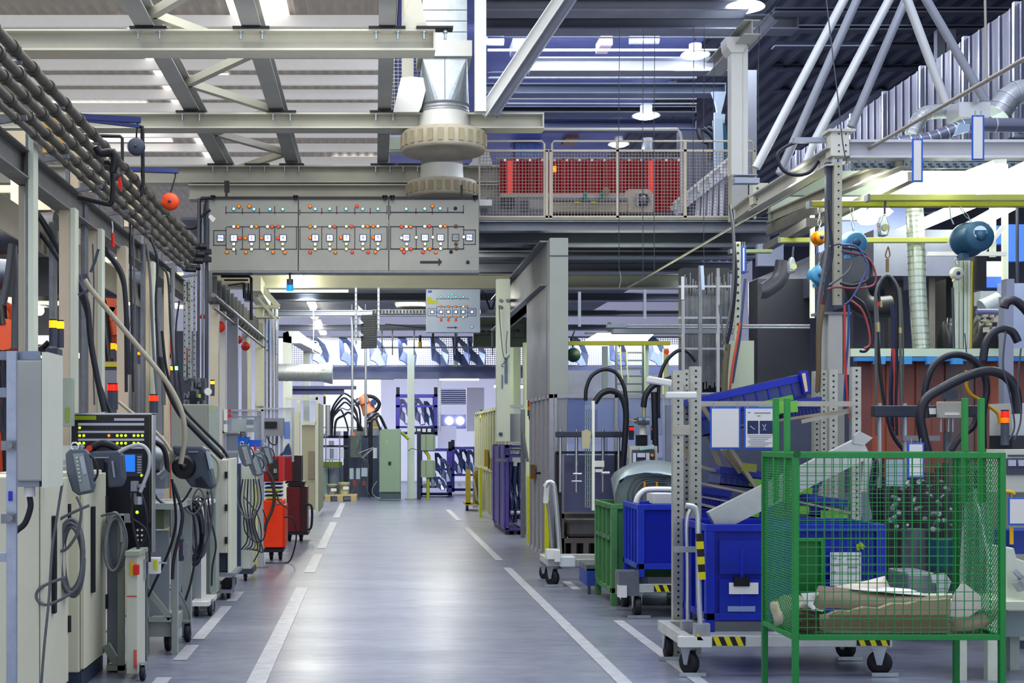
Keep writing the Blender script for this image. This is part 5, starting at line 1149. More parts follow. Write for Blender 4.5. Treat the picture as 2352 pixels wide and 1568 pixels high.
# pallet and buckets
t = T('wooden_pallet', 'wooden pallet carrying two paint buckets at the far left end', 'pallet', (X(783,34),34,0))
m = MB()
for k in range(5): m.box(X(746,34), X(820,34), 34+k*.18, 34+k*.18+.12, .13, .155)
part('deck_boards', m, wood, t)
m = MB()
for a in (746, 775, 806):
    for k in (0, .4, .76): m.box(X(a,34), X(a+13,34), 34+k, 34+k+.1, 0, .13)
part('blocks', m, M('#b8a880',.7,0,.15), t)
for i, (cx, w, top, lb) in enumerate([(762,12,1113,'left grey blue bucket on the wooden pallet'),(790,13,1109,'right cream bucket on the wooden pallet')]):
    bt_ = T('paint_bucket', lb, 'bucket', (X(cx,34.2),34.4,.156)); r = w*34/FOC; zt = Z(top,34.4)
    part('bucket_body', MB().lathe([(r*.85,.156),(r,zt-.05),(r*1.04,zt-.05),(r*1.04,zt)], (X(cx,34.2),34.4,0), 22), [M('#98a0a8',.5,0,.15),M('#c2c4a8',.5,0,.2,6)][i], bt_)
    part('lid', MB().lathe([(r*1.05,zt),(r*1.05,zt+.02),(.001,zt+.025)], (X(cx,34.2),34.4,0), 22), M('#a8b078',.5,0,.1), bt_)
    part('label', MB().pb(cx-2,top+8,cx+11,top+15,34.4-r*1.06,.01), paper, bt_)
# press-like machine between
pm = T('pump_station', 'grey dosing pump station with glass cylinder and black uprights', 'machine', (X(765,35.6),35.6,0))
part('upright', MB().pb(789,900+90,800,1110,35.6,.2), M('#23283c',.5,0,.1), pm); part('upright', MB().pb(735,980,740,1140,35.7,.1), teal, pm)
part('crossbar', MB().pb(732,1022,800,1027,35.5,.15).pb(735,1000,800,1006,35.6,.2), M('#4c5462',.4,.2,.1), pm)
part('glass_cylinder', MB().cyl(P(762,1055,35.4), P(762,1028,35.4), .16, 18), glass, pm); part('cylinder_core', MB().cyl(P(762,1053,35.4), P(762,1030,35.4), .05, 10), galv, pm)
m = MB()
for a in (748, 780): m.cyl(P(a,1060,35.3), P(a,1000,35.3), .015, 6)
m.pb(745,1054,783,1057,35.3,.2).cyl(P(757,1075,35.4),P(757,1057,35.4),.012,6).cyl(P(763,1078,35.4),P(763,1057,35.4),.012,6); part('rods', m, chrome, pm)
part('valve_heads', MB().pb(755,1012,767,1022,35.3,.15).pb(767,990,782,1000,35.3,.15).pb(739,996,752,1002,35.4,.1), galv, pm)
part('olive_trim', MB().pb(735,1060,786,1071,36.0,.05), M('#98a838',.5,0,.1), pm)
part('tank_left', MB().cyl(P(743,1140,35.9), P(743,1075,35.9), .13, 14), M('#9cb4b4',.4,.1,.08), pm); part('tank_right', MB().cyl(P(767,1120,36), P(767,1072,36), .16, 14), M('#8a94a0',.4,.1,.08), pm)
simple('grey_backdrop', 'grey screen wall behind the pump station', 'screen', 733, 1068, 800, 1145, 36.6, .1, M('#8090a0',.5,0,.1))
simple('grey_backdrop', 'dark grey cabinet right of the pump station', 'cabinet', 800, 1000, 872, 1146, 36.4, .3, M('#5c6678',.5,0,.15))
rr = random.Random(11)
for i, (x0, x1, top, r) in enumerate([(757,828,905,2.2),(760,822,915,2.4),(762,824,925,2.2),(768,832,948,2.6),(760,800,942,2),(840,888,950,2.6),(846,892,955,2.4),(838,880,962,2.6)]):
    hz('black_hose', 'black hose arching over the pump stations, %s from the left' % names[i], [(x0,1005),(x0+4,(top+985)/2),((x0*2+x1)/3,top+6),((x0+x1)/2+4,top),(x1-4,top+30),(x1,990)], 35.2-.1*i, r, M('#262936',.4,0,.1), grp='black hoses arching over the pump stations')
for i, (a, b) in enumerate([(826,1148),(800,1140),(852,1146),(843,1140)]):
    hz('grey_cable', 'limp grey cable hanging between the pump stations, %s' % names[i], [(822+i*6,1000),(828-i*4,1040),(835+i*3,1060),(820+i*8,1100),(a,b)], 34.9, .9, hoseg, cat='cable', grp='cables between the pump stations')
hz('pale_cable', 'tangle of pale cable looping left of the tall cabinet', [(824,1040),(840,1034),(858,1028),(846,1040),(832,1052),(838,1044),(856,1030)], 34.6, .9, galv, cat='cable')
hz('pale_cable', 'pale cable bowing out near the floor left of the tall cabinet', [(866,1105),(856,1120),(856,1134),(866,1142),(874,1143)], 34.3, 1, galv, cat='cable')
for i,(a,b,c,e,mt) in enumerate([(803,1075,812,1100,'#a8bcc4'),(818,1075,827,1100,'#a8b8c8'),(830,1074,844,1094,'#a8b4c8'),(857,1028,866,1052,'#c8d0d8'),(782,1030,790,1052,'#c8d0d8')]):
    simple('label_sheet', '%s pale tag sheet on the pump stations' % names[i], 'tag', a, b, c, e, 34.8, .02, M(mt,.5,0,.05), grp='pale tags on the pump stations')
simple('upright_post', 'black upright left of the tall grey green cabinet', 'post', 846, 960, 856, 1140, 35.5, .2, M('#20243a',.5,0,.1)); simple('lamp_cabinet', 'greenish cabinet strip with colourful lamps behind the cables', 'cabinet', 805, 985, 830, 1050, 35.8, .2, M('#7c8c84',.5,0,.1))
S('signal_lamp_tower', 'tiny red and amber lamps on the greenish cabinet strip', 'signal lamp', MB().pb(810,993,815,1000,35.6,.05), EM('#e04820',1.2))
simple('junction_box', 'small green box with warning mark amid the cables', 'box', 820,1002,830,1018,35.3,.1, gg)
simple('carton', 'brown cardboard box behind the arching hoses', 'carton', 850,955,868,985,36.2,.3, card)
S('yellow_rail', 'thin yellow rail above the pump stations', 'rail', MB().pb(730,980,872,983,35.9,.05), M('#c8d040',.5,0,.1))
S('motor_block', 'left orange motor block near the floor between pump stations', 'motor', MB().pb(810,1104,818,1116,35.4,.2), M('#b4553c',.5,0,.1)); S('motor_block', 'right orange motor block near the floor between pump stations', 'motor', MB().pb(832,1106,840,1114,35.4,.2), M('#b4553c',.5,0,.1))
# orange robot
ro = T('industrial_robot', 'light orange welding robot arm raised above the arching hoses', 'robot', (X(853,38),38,0)); oc = M('#f0996a',.45,0,.08)
part('pedestal', MB().cyl((X(853,38),38.2,0), (X(853,38),38.2,1.9), .3, 18), grey, ro); part('shoulder', MB().cyl(P(853,960,38), P(853,940,38), .16, 16), galv, ro)
part('upper_arm', MB().tube(pts([(850,948),(842,932),(836,922)],38), [.22,.17,.14], 12), oc, ro); part('forearm', MB().tube(pts([(838,926),(834,914),(830,909)],37.9), [.15,.15,.13], 12), oc, ro); part('wrist', MB().cyl(P(826,918,38), P(815,930,38), .1, 12), galvd, ro)
part('cable_pack', MB().tube(pts([(838,909),(858,912),(871,925),(866,940),(855,946)],37.9), .05, 8, 5), black, ro); part('motor', MB().cyl(P(858,924,37.8), P(858,924,38.1), .09, 12), M('#3c4a78',.5,0,.1), ro)
hz('silver_hose', 'corrugated silver pipe curving left of the orange robot', [(775,945),(785,936),(800,940),(812,930),(826,918)], 37, 2.6, galv)
# overhead grey tray left
S('overhead_tray', 'dark blue horizontal tray hanging left above the far machines', 'tray', MB().pb(672,886,818,893,33.5,.4).pb(672,893,790,905,33.6,.3), M('#4b5078',.4,.1,.1))
# yellow lamp posts far left
S('signal_post', 'yellow and black signal post behind the glass cabin', 'signal post', MB().mat(0).pb(738,928,742,958,33,.1).mat(1).pb(743,910,748,928,33,.1).mat(0).pb(744,905,747,910,33,.1).mat(2).pb(736,956,741,960,32.9,.1), [M('#c8d030',.5,0,.1), black, red])
for i,(a,b,d) in enumerate([(809,640,33),(840,690,33),(753,930,33)]):
    S('vertical_conduit', 'thin grey pole hanging from the ceiling at the far end, %s' % names[i], 'pole', MB().cyl(P(a,1000,d), P(a,b,d), .03 if i<2 else .06, 8), galv, group='thin poles at the far end')
# purple racks with body panels
pu = M('#4f48a0',.45,0,.12)
def rack(label, a, b, c, e, d, dp=.9, posts=True, mid=None, cat='rack', tips=True, mt=pu):
    t = T('transport_rack', label, cat, (X((a+c)/2,d),d,0)); w = 8
    for xx in (a, c-w):
        part('post', MB().pb(xx,b,xx+w,e,d,.08), mt, t); part('post', MB().box(X(xx,d), X(xx+w,d), d+dp-.08, d+dp, Z(e,d), Z(b,d)), mt, t)
        if tips: part('stacking_tip', MB().pb(xx,b-16,xx+w,b,d,.08), M('#1c1c30',.5,0,.1), t)
    m = MB().pb(a,b,c,b+6,d,.08).pb(a,e-9,c,e-3,d,.08).box(X(a,d), X(c,d), d+dp-.08, d+dp, Z(b+6,d), Z(b,d))
    for y in (mid or []): m.pb(a,y,c,y+5,d,.08)
    m.box(X(a,d), X(a+w,d), d, d+dp, Z(e-3,d), Z(e-9,d)).box(X(c-w,d), X(c,d), d, d+dp, Z(e-3,d), Z(e-9,d))
    part('crossbars', m, mt, t); part('floor_deck', MB().box(X(a,d), X(c,d), d, d+dp, Z(e-6,d), Z(e-4,d)), M('#2c2c50',.5,0,.1), t)
    return t
pan = M('#7c88ac',.25,.6,.12,3); pan2 = M('#5c6688',.25,.6,.12,3)
def bodypanel(label, cx, cy, d, sx, sy, mt=pan, grp=None, tilt=0, cat='body panel'):
    """pressed car body part: side frame with a window opening and a wheel arch"""
    t = T('car_body_panel', label, cat, P(cx, cy+sy, d), grp)
    def q(x, y, z=0):
        xr = x*math.cos(tilt) - y*math.sin(tilt); yr = x*math.sin(tilt) + y*math.cos(tilt)
        return P(cx + xr*sx, cy + yr*sy, d + z)
    outer = [(-1,-1),(-.2,-.98),(.6,-.5),(1,.2),(.85,.95),(.1,1),(-.3,.7),(-.85,.55)]
    inner = [(-.5,-.6),(-.25,-.62),(.05,-.35),(.25,-.05),(.2,.15),(.05,.2),(-.1,.05),(-.4,-.1)]
    vs = []; fs = []; n = 8
    for z, o in ((0, outer), (0, inner), (.12, outer), (.12, inner)):
        for a, b in o: vs.append(q(a, b, z if o is outer else z+.05))
    for k in range(n):
        j = (k+1) % n
        fs += [(k, j, n+j, n+k), (2*n+k, 3*n+k, 3*n+j, 2*n+j), (k, 2*n+k, 2*n+j, j), (n+k, n+j, 3*n+j, 3*n+k)]
    part('pressed_shell', MB().add(vs, fs, False), mt, t, bev=.02)
    return t
rack('tall purple rack behind the slim column at the far end', 910, 905, 1005, 1000, 37.2, mid=[930,978])
S('rack_window_strip', 'dark grid strip across the tall purple rack', 'grid', MB().mat(0).pb(955,980,998,995,37.1,.05).mat(1).pb(958,984,966,992,37.05,.06).pb(970,984,978,992,37.05,.06).pb(982,984,990,992,37.05,.06), [M('#202238',.5,0,.1), white])
bodypanel('curved silver body part in the tall purple rack, left', 965, 945, 37.6, 14, 32, M('#8c8cb0',.3,.5,.1)); bodypanel('curved dark body part in the tall purple rack, right', 985, 950, 37.5, 12, 30, pan2); bodypanel('pale body part in the tall purple rack behind the slim column', 930, 945, 37.7, 14, 30, M('#9a9abc',.3,.5,.1))
rack('low purple rack right of the grey green boxes', 962, 1030, 1038, 1140, 36.4, mid=[1075,1115]); rack('low purple rack further right near the yellow cart', 1036, 1026, 1100, 1130, 37.6, mid=[1088])
for i, (cx, cy, d, sx, sy, mt) in enumerate([(1010,1065,36.8,12,26,pan2),(1024,1080,36.2,13,28,pan),(990,1085,36.9,12,26,pan),(1050,1060,37.9,14,30,pan),(1068,1055,38.0,14,30,pan2),(1085,1060,37.8,12,28,pan),(1012,1110,36.1,12,16,pan)]):
    bodypanel('silver blue pressed part in the low purple racks, %s from the left' % names[i], cx, cy, d, sx, sy, mt, grp='pressed parts in the low purple racks')
for i, (cx, cy) in enumerate([(975,1115),(994,1113),(1018,1115),(1056,1112),(1072,1112),(1088,1112)]):
    S('rolled_part', 'round pale roll end in the bottom of the purple racks, %s from the left' % names[i], 'part', MB().cyl(P(cx,cy,36.2), P(cx,cy,36.5), .06, 12), galv, group='roll ends in the bottom of the purple racks')
# bright hall beyond: its brightness put into the partitions as emission
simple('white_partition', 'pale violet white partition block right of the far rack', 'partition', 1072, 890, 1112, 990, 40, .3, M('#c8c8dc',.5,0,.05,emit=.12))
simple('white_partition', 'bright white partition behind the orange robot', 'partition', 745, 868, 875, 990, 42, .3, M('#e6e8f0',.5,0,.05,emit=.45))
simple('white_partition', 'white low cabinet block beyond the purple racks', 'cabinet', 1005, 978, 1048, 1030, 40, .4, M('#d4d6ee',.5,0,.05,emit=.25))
t = T('window_blind', 'dark slatted blind high at the far end right', 'blind', P(1042,928,43)); part('blind_sheet', MB().pb(1012,893,1072,928,43,.1), M('#4c5478',.5,0,.1), t)
m = MB()
for k in range(8): m.pb(1012,894+k*4.4,1072,895.6+k*4.4,42.95,.05)
part('slat_pattern', m, M('#a8b0cc',.5,0,.1), t)
simple('lamp_recess', 'grey violet box with two oval lamps at the far end', 'lamp box', 1012, 952, 1072, 984, 43, .1, M('#6c70a0',.5,0,.1))
for a, lb in ((1032,'left oval glowing lamp in the grey violet box'),(1057,'right oval glowing lamp in the grey violet box')):
    S('oval_lamp', lb, 'lamp', MB().lathe([(.001,-.05),(.1,-.04),(.13,0)], P(a,966,42.9), 16, 'y'), EM('#ffffff', 6))
t = T('scaffold_ladder', 'pale ladder frame right of the tall purple rack', 'ladder', P(1008,990,38)); part('rails', MB().pb(1006,870,1008,990,38,.05).pb(1011,870,1013,990,38,.05), white, t)
m = MB()
for k in range(14): m.pb(1008,874+k*8,1011,875+k*8,38,.03)
part('rungs', m, white, t)
simple('pipe_beam', 'long blue grey pipe beam above the far racks', 'beam', 765, 838, 1560, 868, 38.4, .5, M('#757c9c',.4,.2,.1))
S('pipe_rail', 'thin pipe rail below the long beam', 'pipe', MB().cyl(P(765,869,38), P(905,869,38), .03, 6), grey)
# overhead conveyor with mesh fence and hanging body panels
md2 = 37.5
t = T('conveyor_fence', 'pale mesh fence along the overhead conveyor at the far end', 'fence', P(1100,840,md2))
part('wire_mesh', MB().grid(P(660,838,md2), (X(1560,md2)-X(660,md2),0,0), (0,0,Z(775,md2)-Z(838,md2)), 170, 13, .014), M('#c4c8dc',.5,0,.05), t)
part('lower_rail', MB().pb(640,838,1560,842,md2,.1), steelb, t); part('upper_rail', MB().pb(640,772,1560,776,md2,.1), steelb, t)
for a in (845, 1047, 1232, 1400): part('post', MB().pb(a-4,740,a+4,840,md2-.05,.1), M('#b8c8b8',.5,0,.1), t)
simple('glow_wall', 'bright white glowing wall behind the conveyor fence', 'wall panel', 640, 772, 1560, 838, 40, .1, M('#e8e8f4',.5,0,.08,2,emit=.75,ecol='#f0f0ff'))  # white light behind the fence put in as a glowing sheet
for i, cx in enumerate([735,800,868,935,1010,1060,1095,1270,1330,1420,1510]):
    bodypanel('blue grey car side panel hanging on the overhead conveyor, number %d from the left' % (i+1), cx, 808, 36.8, 22, 34, [pan,pan2][i%2], grp='car side panels on the overhead conveyor')
for (a,b,c,e,d,mt,lb) in [(1165,780,1180,940,31,M('#c3cdb8',.5,0,.05),'greenish white column behind the wrapped white column'),(1178,790,1196,940,33,M('#a8b498',.5,0,.05),'olive green column at the far right side')]:
    lpost(lb, a, c, d, Z(b,d), mt, name='support_column', dp=.2)
S('round_column', 'round pale green pipe column left of the box column', 'column', MB().cyl((X(1212,24),24.2,0), (X(1212,24),24.2,Z(785,24)), .065, 16), M('#c8d2b0',.5,0,.05))
S('red_extinguisher', 'small red extinguisher behind the conveyor mesh', 'extinguisher', MB().cyl(P(1110,826,39.4), P(1110,812,39.4), .05, 10).cyl(P(1110,812,39.4), P(1110,808,39.4), .02, 8), red)
# cable ladder and hanging plates
t = T('cable_tray', 'horizontal galvanised cable tray at the level of the small blue panel', 'cable tray', P(960,722,24.6)); part('tray', MB().pb(855,710,982,720,24.6,.3).pb(1104,711,1145,719,24.6,.3), galvd, t)
m = MB()
for k in range(16): m.pb(857+k*7.7,712,860+k*7.7,718,24.57,.02)
part('slots', m, dgrey, t)
for (a,b,c) in [(815,660,790),(867,660,760)]: perforated('%s slotted hanger dropping to the plate stack' % ('left' if a == 815 else 'right'), a, a+5, b, c, 24.2, name='slotted_hanger', pitch=.08, hole=.01, mt=M('#b4c0c8',.4,.3,.1))
t = T('plate_stack', 'stack of grey metal plates hung edge on above the far aisle', 'plate stack', P(845,800,24.3)); m = MB()
for k in range(14): m.pp([(833-abs(3-k%4)*1.0,723+k*5.4),(866,722+k*5.4),(866,726.6+k*5.4),(829,728.2+k*5.4)], 24.3+.002*k, .3)
part('plates', m, M('#4c525a',.5,0,.15), t); part('pointed_ends', MB().prism([P(822,700+0,24.2),P(834,712,24.2),P(822,716,24.2)],(0,.05,0)).prism([P(824,730,24.2),P(836,742,24.2),P(824,745,24.2)],(0,.05,0)).prism([P(824,760,24.2),P(836,770,24.2),P(824,774,24.2)],(0,.05,0)), galv, t)
t = T('trunking_frame', 'grey trunking frame with hanging drops below the small blue panel', 'frame', P(960,800,26)); m = MB().pb(868,752,1150,757,26,.15).pb(868,796,1160,799,26,.1)
for a in (876, 900, 950, 1044, 1130): m.pb(a,757,a+3,815,26,.05)
part('frame', m, galvd, t)
S('cable_drop', 'black and yellow plug hanging from the trunking frame', 'plug', MB().mat(0).cyl(P(965,785,25.8), P(965,770,25.8), .025).mat(1).cyl(P(965,796,25.8), P(965,785,25.8), .035).mat(0).pb(992,763,997,788,25.8,.04), [black, M('#d8b010',.5,0,.1)])
hz('black_cable', 'thin black cable sagging above the trunking frame', [(885,744),(910,746),(940,750),(980,752)], 25.5, .9, black, cat='cable')
hz('black_cable', 'black cables tangled left of the white wrapped column', [(1108,668),(1118,690),(1128,712),(1136,690),(1142,672)], 24.8, 2, black, cat='cable')
for i,(a,b,c,e) in enumerate([(820,690,866,700),(850,668,872,710)]): pass
hz('grey_cable', 'white wire tangle hanging above the galvanised pipe mouth', [(720,700),(720,780),(716,790),(725,800),(732,790),(722,784),(718,805),(728,812)], 30, 1.2, white, cat='wire')
# ================================================================== green wire cage in the right foreground
f0, f1 = 7.7, 8.34; cx0, cx1 = X(1822, f0), X(2311, f0); ct, cbm = Z(1039, f0), Z(1470, f0)
cg = T('wire_cage', 'green wire mesh cage on legs holding torn cardboard in the right foreground', 'cage', ((cx0+cx1)/2, 8, 0)); w_ = .034
for (x, y) in ((cx0, f0), (cx1-w_, f0), (cx0, f1-w_), (cx1-w_, f1-w_)):
    part('corner_post', MB().box(x, x+w_, y, y+w_, 0, ct), green if y < 8 else M('#1f8040',.42,0,.15,6), cg, bev=.003)
for z0, z1 in ((ct-.032, ct), (cbm, cbm+.03)):
    m = MB().box(cx0+w_, cx1-w_, f0, f0+.03, z0, z1).box(cx0+w_, cx1-w_, f1-.03, f1, z0, z1).box(cx0, cx0+.03, f0+w_, f1-w_, z0, z1).box(cx1-.03, cx1, f0+w_, f1-w_, z0, z1)
    part('top_frame' if z1 == ct else 'bottom_frame', m, green, cg, bev=.002)
gw = M('#2b8a4c', .4, 0, .1, 6); mh = ct-cbm-.05
part('front_mesh', MB().grid((cx0+w_, f0+.012, cbm+.02), (cx1-cx0-2*w_, 0, 0), (0, 0, mh), 23, 20, .0042), gw, cg)
part('back_mesh', MB().grid((cx0+w_, f1-.012, cbm+.02), (cx1-cx0-2*w_, 0, 0), (0, 0, mh), 23, 20, .0032), gw, cg)
part('left_mesh', MB().diamond((cx0+.012, f0+w_, cbm+.02), (0, f1-f0-2*w_, 0), (0, 0, mh), .030, .0032), gw, cg)
part('right_mesh', MB().diamond((cx1-.012, f0+w_, cbm+.02), (0, f1-f0-2*w_, 0), (0, 0, mh), .03, .003), gw, cg)
part('floor_mesh', MB().box(cx0+.03, cx1-.03, f0+.03, f1-.03, cbm+.01, cbm+.016), greend, cg)
for (x, d) in ((2.395, 8.09), (2.395, 7.87), (3.56, 8.16), (3.56, 7.94)):
    part('upright_fork', MB().box(x, x+.032, d, d+.032, ct-.3, Z(914, d)), M('#2f9448',.4,0,.12,6), cg, bev=.003)
dp = part('door_panel', MB().pb(1834,1237,1892,1410,8.30,.02), M('#1f7a3a',.45,0,.1,6), cg)
part('panel_rim', MB().pb(1834,1237,1892,1243,8.28,.02).pb(1886,1243,1892,1410,8.28,.02), M('#2a9a48',.45,0,.1), dp)
part('corner_cap', MB().cyl(P(1831,1041,7.68), P(1831,1041,7.7), .02, 16), M('#1a5a2c',.5,0,.1), cg)
# cardboard and wrap in the cage
def curl(label, name, poly, d, mt, bend=.0, dpt=.004, cat='cardboard'):
    """curved sheet: photo polygon strip given as lower and upper edge lists"""
    lo, up = poly; n = len(lo); vs = []
    for i in range(n):
        k = i/(n-1); dd = d + bend*math.sin(k*math.pi); vs += [P(lo[i][0], lo[i][1], dd), P(up[i][0], up[i][1], dd+.10)]
    m = MB().add(vs, [(2*i, 2*i+2, 2*i+3, 2*i+1) for i in range(n-1)], True)
    o = S(name, label, cat, m, mt); so = o.modifiers.new('thickness','SOLIDIFY'); so.thickness = dpt; return o
cardm = M('#8c8070',.85,0,.10,5); cardl = M('#d6bf9e',.85,0,.08,5)
curl('large brown cardboard sheet rising to the left inside the cage', 'cardboard_sheet', ([(1858,1397),(1920,1396),(1990,1400),(2060,1392),(2130,1380),(2188,1372)],[(1880,1344),(1930,1349),(1990,1356),(2060,1364),(2130,1368),(2188,1366)]), 7.86, cardm, .03)
curl('peach coloured cardboard edge sticking up behind the brown sheet', 'cardboard_sheet', ([(1905,1349),(1960,1352),(2010,1356),(2055,1358)],[(1950,1340),(1990,1333),(2032,1322),(2045,1350)]), 8.0, pink, 0)
curl('white curved card behind the brown sheet', 'cardboard_sheet', ([(1950,1352),(2020,1358),(2090,1364),(2136,1368)],[(1960,1346),(2020,1346),(2090,1352),(2136,1367)]), 7.97, M('#f2f0ee',.7,0,.04), 0)
curl('white folded card curling at the left inside the cage', 'cardboard_sheet', ([(1840,1362),(1850,1385),(1868,1400),(1890,1403)],[(1882,1360),(1876,1372),(1878,1388),(1895,1399)]), 7.82, M('#ecebe8',.7,0,.04), 0)
S('cardboard_sheet', 'white pointed card standing at the right inside the cage', 'cardboard', MB().pp([(2190,1366),(2211,1335),(2276,1387),(2243,1404),(2222,1419),(2183,1416),(2186,1380)], 7.98, .004), M('#f3e9e4',.75,0,.05,3))
t = T('cardboard_box', 'flattened corrugated cardboard box with torn ribbed top lying in the cage', 'cardboard', P(2030,1452,7.84))
tp = [(1882,1410),(1900,1412),(1925,1402),(1950,1404),(1985,1394),(2020,1397),(2050,1386),(2085,1387),(2110,1380),(2150,1378),(2184,1374)]
part('ribbed_face', MB().pp(tp + [(2180,1450),(1884,1447)], 7.84, .05), M('#a89a82',.85,0,.12,8), t)
m = MB()
for k in range(11): y = 1412+k*3.4; m.pb(1886+ (0 if k>2 else 20), y, 2180, y+1.2, 7.834, .01)
part('ribs', m, M('#8a7c66',.9,0,.1), t)
t2 = curl('dark rolled cardboard tube at the right end of the cage floor', 'cardboard_roll', ([(2182,1450),(2230,1448),(2262,1440),(2282,1424),(2292,1408)],[(2184,1418),(2230,1416),(2255,1408),(2275,1400),(2288,1396)]), 7.84, cardm, .02)
S('cardboard_roll', 'dark layered cardboard ends at the left of the cage floor', 'cardboard', MB().bar(P(1838,1400,7.86), P(1886,1412,7.86), .02).bar(P(1838,1416,7.86), P(1886,1424,7.86), .025).bar(P(1838,1432,7.86), P(1890,1434,7.86), .02).bar(P(1838,1444,7.86), P(1890,1444,7.86), .02), M('#5a4c3a',.9,0,.15))
def blob(name, label, cat, c, r, mt, seed=0, n=22):
    m = MB(); rr = random.Random(seed); vs = []; k = n//2
    for i in range(k+1):
        for j in range(n):
            a = math.pi*i/k; b = 2*math.pi*j/n; f = 1 + .12*math.sin(3*b+i*.9+seed) + .08*math.sin(7*b-i) + .05*(rr.random()-.5)
            vs.append((c[0]+r[0]*f*math.sin(a)*math.cos(b), c[1]+r[1]*f*math.sin(a)*math.sin(b), c[2]+r[2]*f*math.cos(a)))
    m.add(vs, [(i*n+j, i*n+(j+1)%n, (i+1)*n+(j+1)%n, (i+1)*n+j) for i in range(k) for j in range(n)], True)
    return S(name, label, cat, m, mt)
blob('plastic_bag', 'crumpled clear plastic bag at the left end of the cage floor', 'plastic bag', P(1805,1400,8.05)+Vector((.04,0,-.02)), (.12,.16,.10), M('#c4bfa8',.2,0,.1,8,alpha=.75), 3)
vs = []; n = 14
for i in range(n+1):
    k = i/n; xx = 2207 + 66*k; yy = 1118 + 6*math.sin(k*9) + (20*k if k < .8 else 16 + 90*(k-.8)*5*.4)
    for j in range(9): q = j/8; vs.append(P(xx + 3*math.sin(q*7+i), yy + (1425-yy)*q, 8.22 + .03*math.sin(i*1.7+q*3)))
S('plastic_wrap', 'pale translucent plastic wrap draped inside the right end of the cage', 'plastic wrap', MB().add(vs, [(i*9+j, (i+1)*9+j, (i+1)*9+j+1, i*9+j+1) for i in range(n) for j in range(8)], True), M('#c8dccc',.2,0,.12,8,alpha=.62))
S('plastic_wrap', 'crease of shiny plastic film running down the right end of the cage', 'plastic wrap', MB().tube(pts([(2243,1145),(2252,1190),(2262,1240),(2272,1290),(2282,1350)],8.15), .008, 6, 3), M('#f0f4f4',.15,0,0))

# ================================================================== containers and dollies
hzm = [M('#d8d020',.45,0,.08), M('#22242c',.5,0,.1)]
def hazard(a, b, w, n, h=None):
    m = MB(); a = Vector(a); b = Vector(b)
    for k in range(n): m.mat(k % 2).bar(a.lerp(b, k/n), a.lerp(b, (k+1)/n), w, h or w)
    return m
def container(label, x0, x1, y0, y1, z0, z1, mt, mt2, ribs=4, legs=.11, front=True, name='storage_container'):
    t = T(name, label, 'container', ((x0+x1)/2, (y0+y1)/2, z0)); th = .03; zb = z0+legs
    part('shell', MB().box(x0+.02,x1-.02,y0+.02,y0+.04,zb,z1).box(x0+.02,x1-.02,y1-.04,y1-.02,zb,z1).box(x0+.02,x0+.04,y0+.04,y1-.04,zb,z1).box(x1-.04,x1-.02,y0+.04,y1-.04,zb,z1).box(x0+.02,x1-.02,y0+.02,y1-.02,zb,zb+.02), mt, t)
    part('rim', MB().box(x0,x1,y0,y0+.045,z1-.05,z1).box(x0,x1,y1-.045,y1,z1-.05,z1).box(x0,x0+.045,y0+.045,y1-.045,z1-.05,z1).box(x1-.045,x1,y0+.045,y1-.045,z1-.05,z1), mt2, t, bev=.004)
    m = MB().box(x0,x1,y0,y0+.03,zb-.03,zb+.02).box(x0,x1,y1-.03,y1,zb-.03,zb+.02).box(x0,x0+.03,y0+.03,y1-.03,zb-.03,zb+.02).box(x1-.03,x1,y0+.03,y1-.03,zb-.03,zb+.02)
    part('base_frame', m, mt2, t, bev=.003)
    for (x, y) in ((x0,y0),(x1-.06,y0),(x0,y1-.06),(x1-.06,y1-.06)): part('corner_post', MB().box(x,x+.06,y,y+.06,z0 if legs else zb,z1-.05), mt2, t, bev=.004)
    m = MB()
    for k in range(1, ribs+1):
        y = y0 + (y1-y0)*k/(ribs+1); m.box(x0-.004, x0+.025, y-.015, y+.015, zb+.02, z1-.05)
    if front:
        for k in range(1, 5): x = x0 + (x1-x0)*k/5; m.box(x-.012, x+.012, y0+.002, y0+.03, zb+.02, z1-.16)
    part('ribs', m, mt2, t)
    return t
def dolly(label, x0, x1, y0, y1, zt, r=.062, handle=None, haz=True):
    t = T('transport_dolly', label, 'dolly', ((x0+x1)/2, (y0+y1)/2, 0)); zb = zt-.075; r = min(zb/2.43, .092); zb = max(2.43*r, zb)
    m = MB().box(x0,x1,y0,y0+.07,zb,zt).box(x0,x1,y1-.07,y1,zb,zt).box(x0,x0+.07,y0+.07,y1-.07,zb,zt).box(x1-.07,x1,y0+.07,y1-.07,zb,zt)
    part('frame', m, M('#c4c8c4',.35,.3,.15,8), t, bev=.004)
    if haz:
        part('hazard_stripe', hazard((x0+.08,y0-.005,(zb+zt)/2),(x0+.3,y0-.005,(zb+zt)/2), (zt-zb)*.9, 5, .008) if False else hz_tape(x0+.2, x0+.42, y0-.006, zb+.01, zt-.005), hzm, t)
        part('hazard_stripe', hz_tape(x1-.24, x1-.02, y0-.006, zb+.01, zt-.005), hzm, t)
    for (x, y) in ((x0+.06,y0+.07),(x1-.06,y0+.07),(x0+.06,y1-.07),(x1-.06,y1-.07)):
        c = caster(t, x, y, r, rot=[0, .5, 1.15][int(x > x0+.5)+int(y < 9.5)] if haz else .6); part('brake_plate', MB().box(x-r*1.1,x+r*1.1,y-r*1.25,y-r*1.15,.004,.03), zinc, c)
    return t
def hz_tape(x0, x1, y, z0, z1, n=6):
    m = MB(); w = (x1-x0)/n; s = w*.7
    m.mat(1).box(x0, x1, y, y+.004, z0, z1).mat(0)
    for k in range(0, n, 2):
        a = x0 + k*w; m.prism([(a+s if a+s<x1 else x1, y-.001, z0),(min(a+s+w,x1), y-.001, z0),(min(a+w,x1), y-.001, z1),(a, y-.001, z1)], (0,.002,0))
    return m
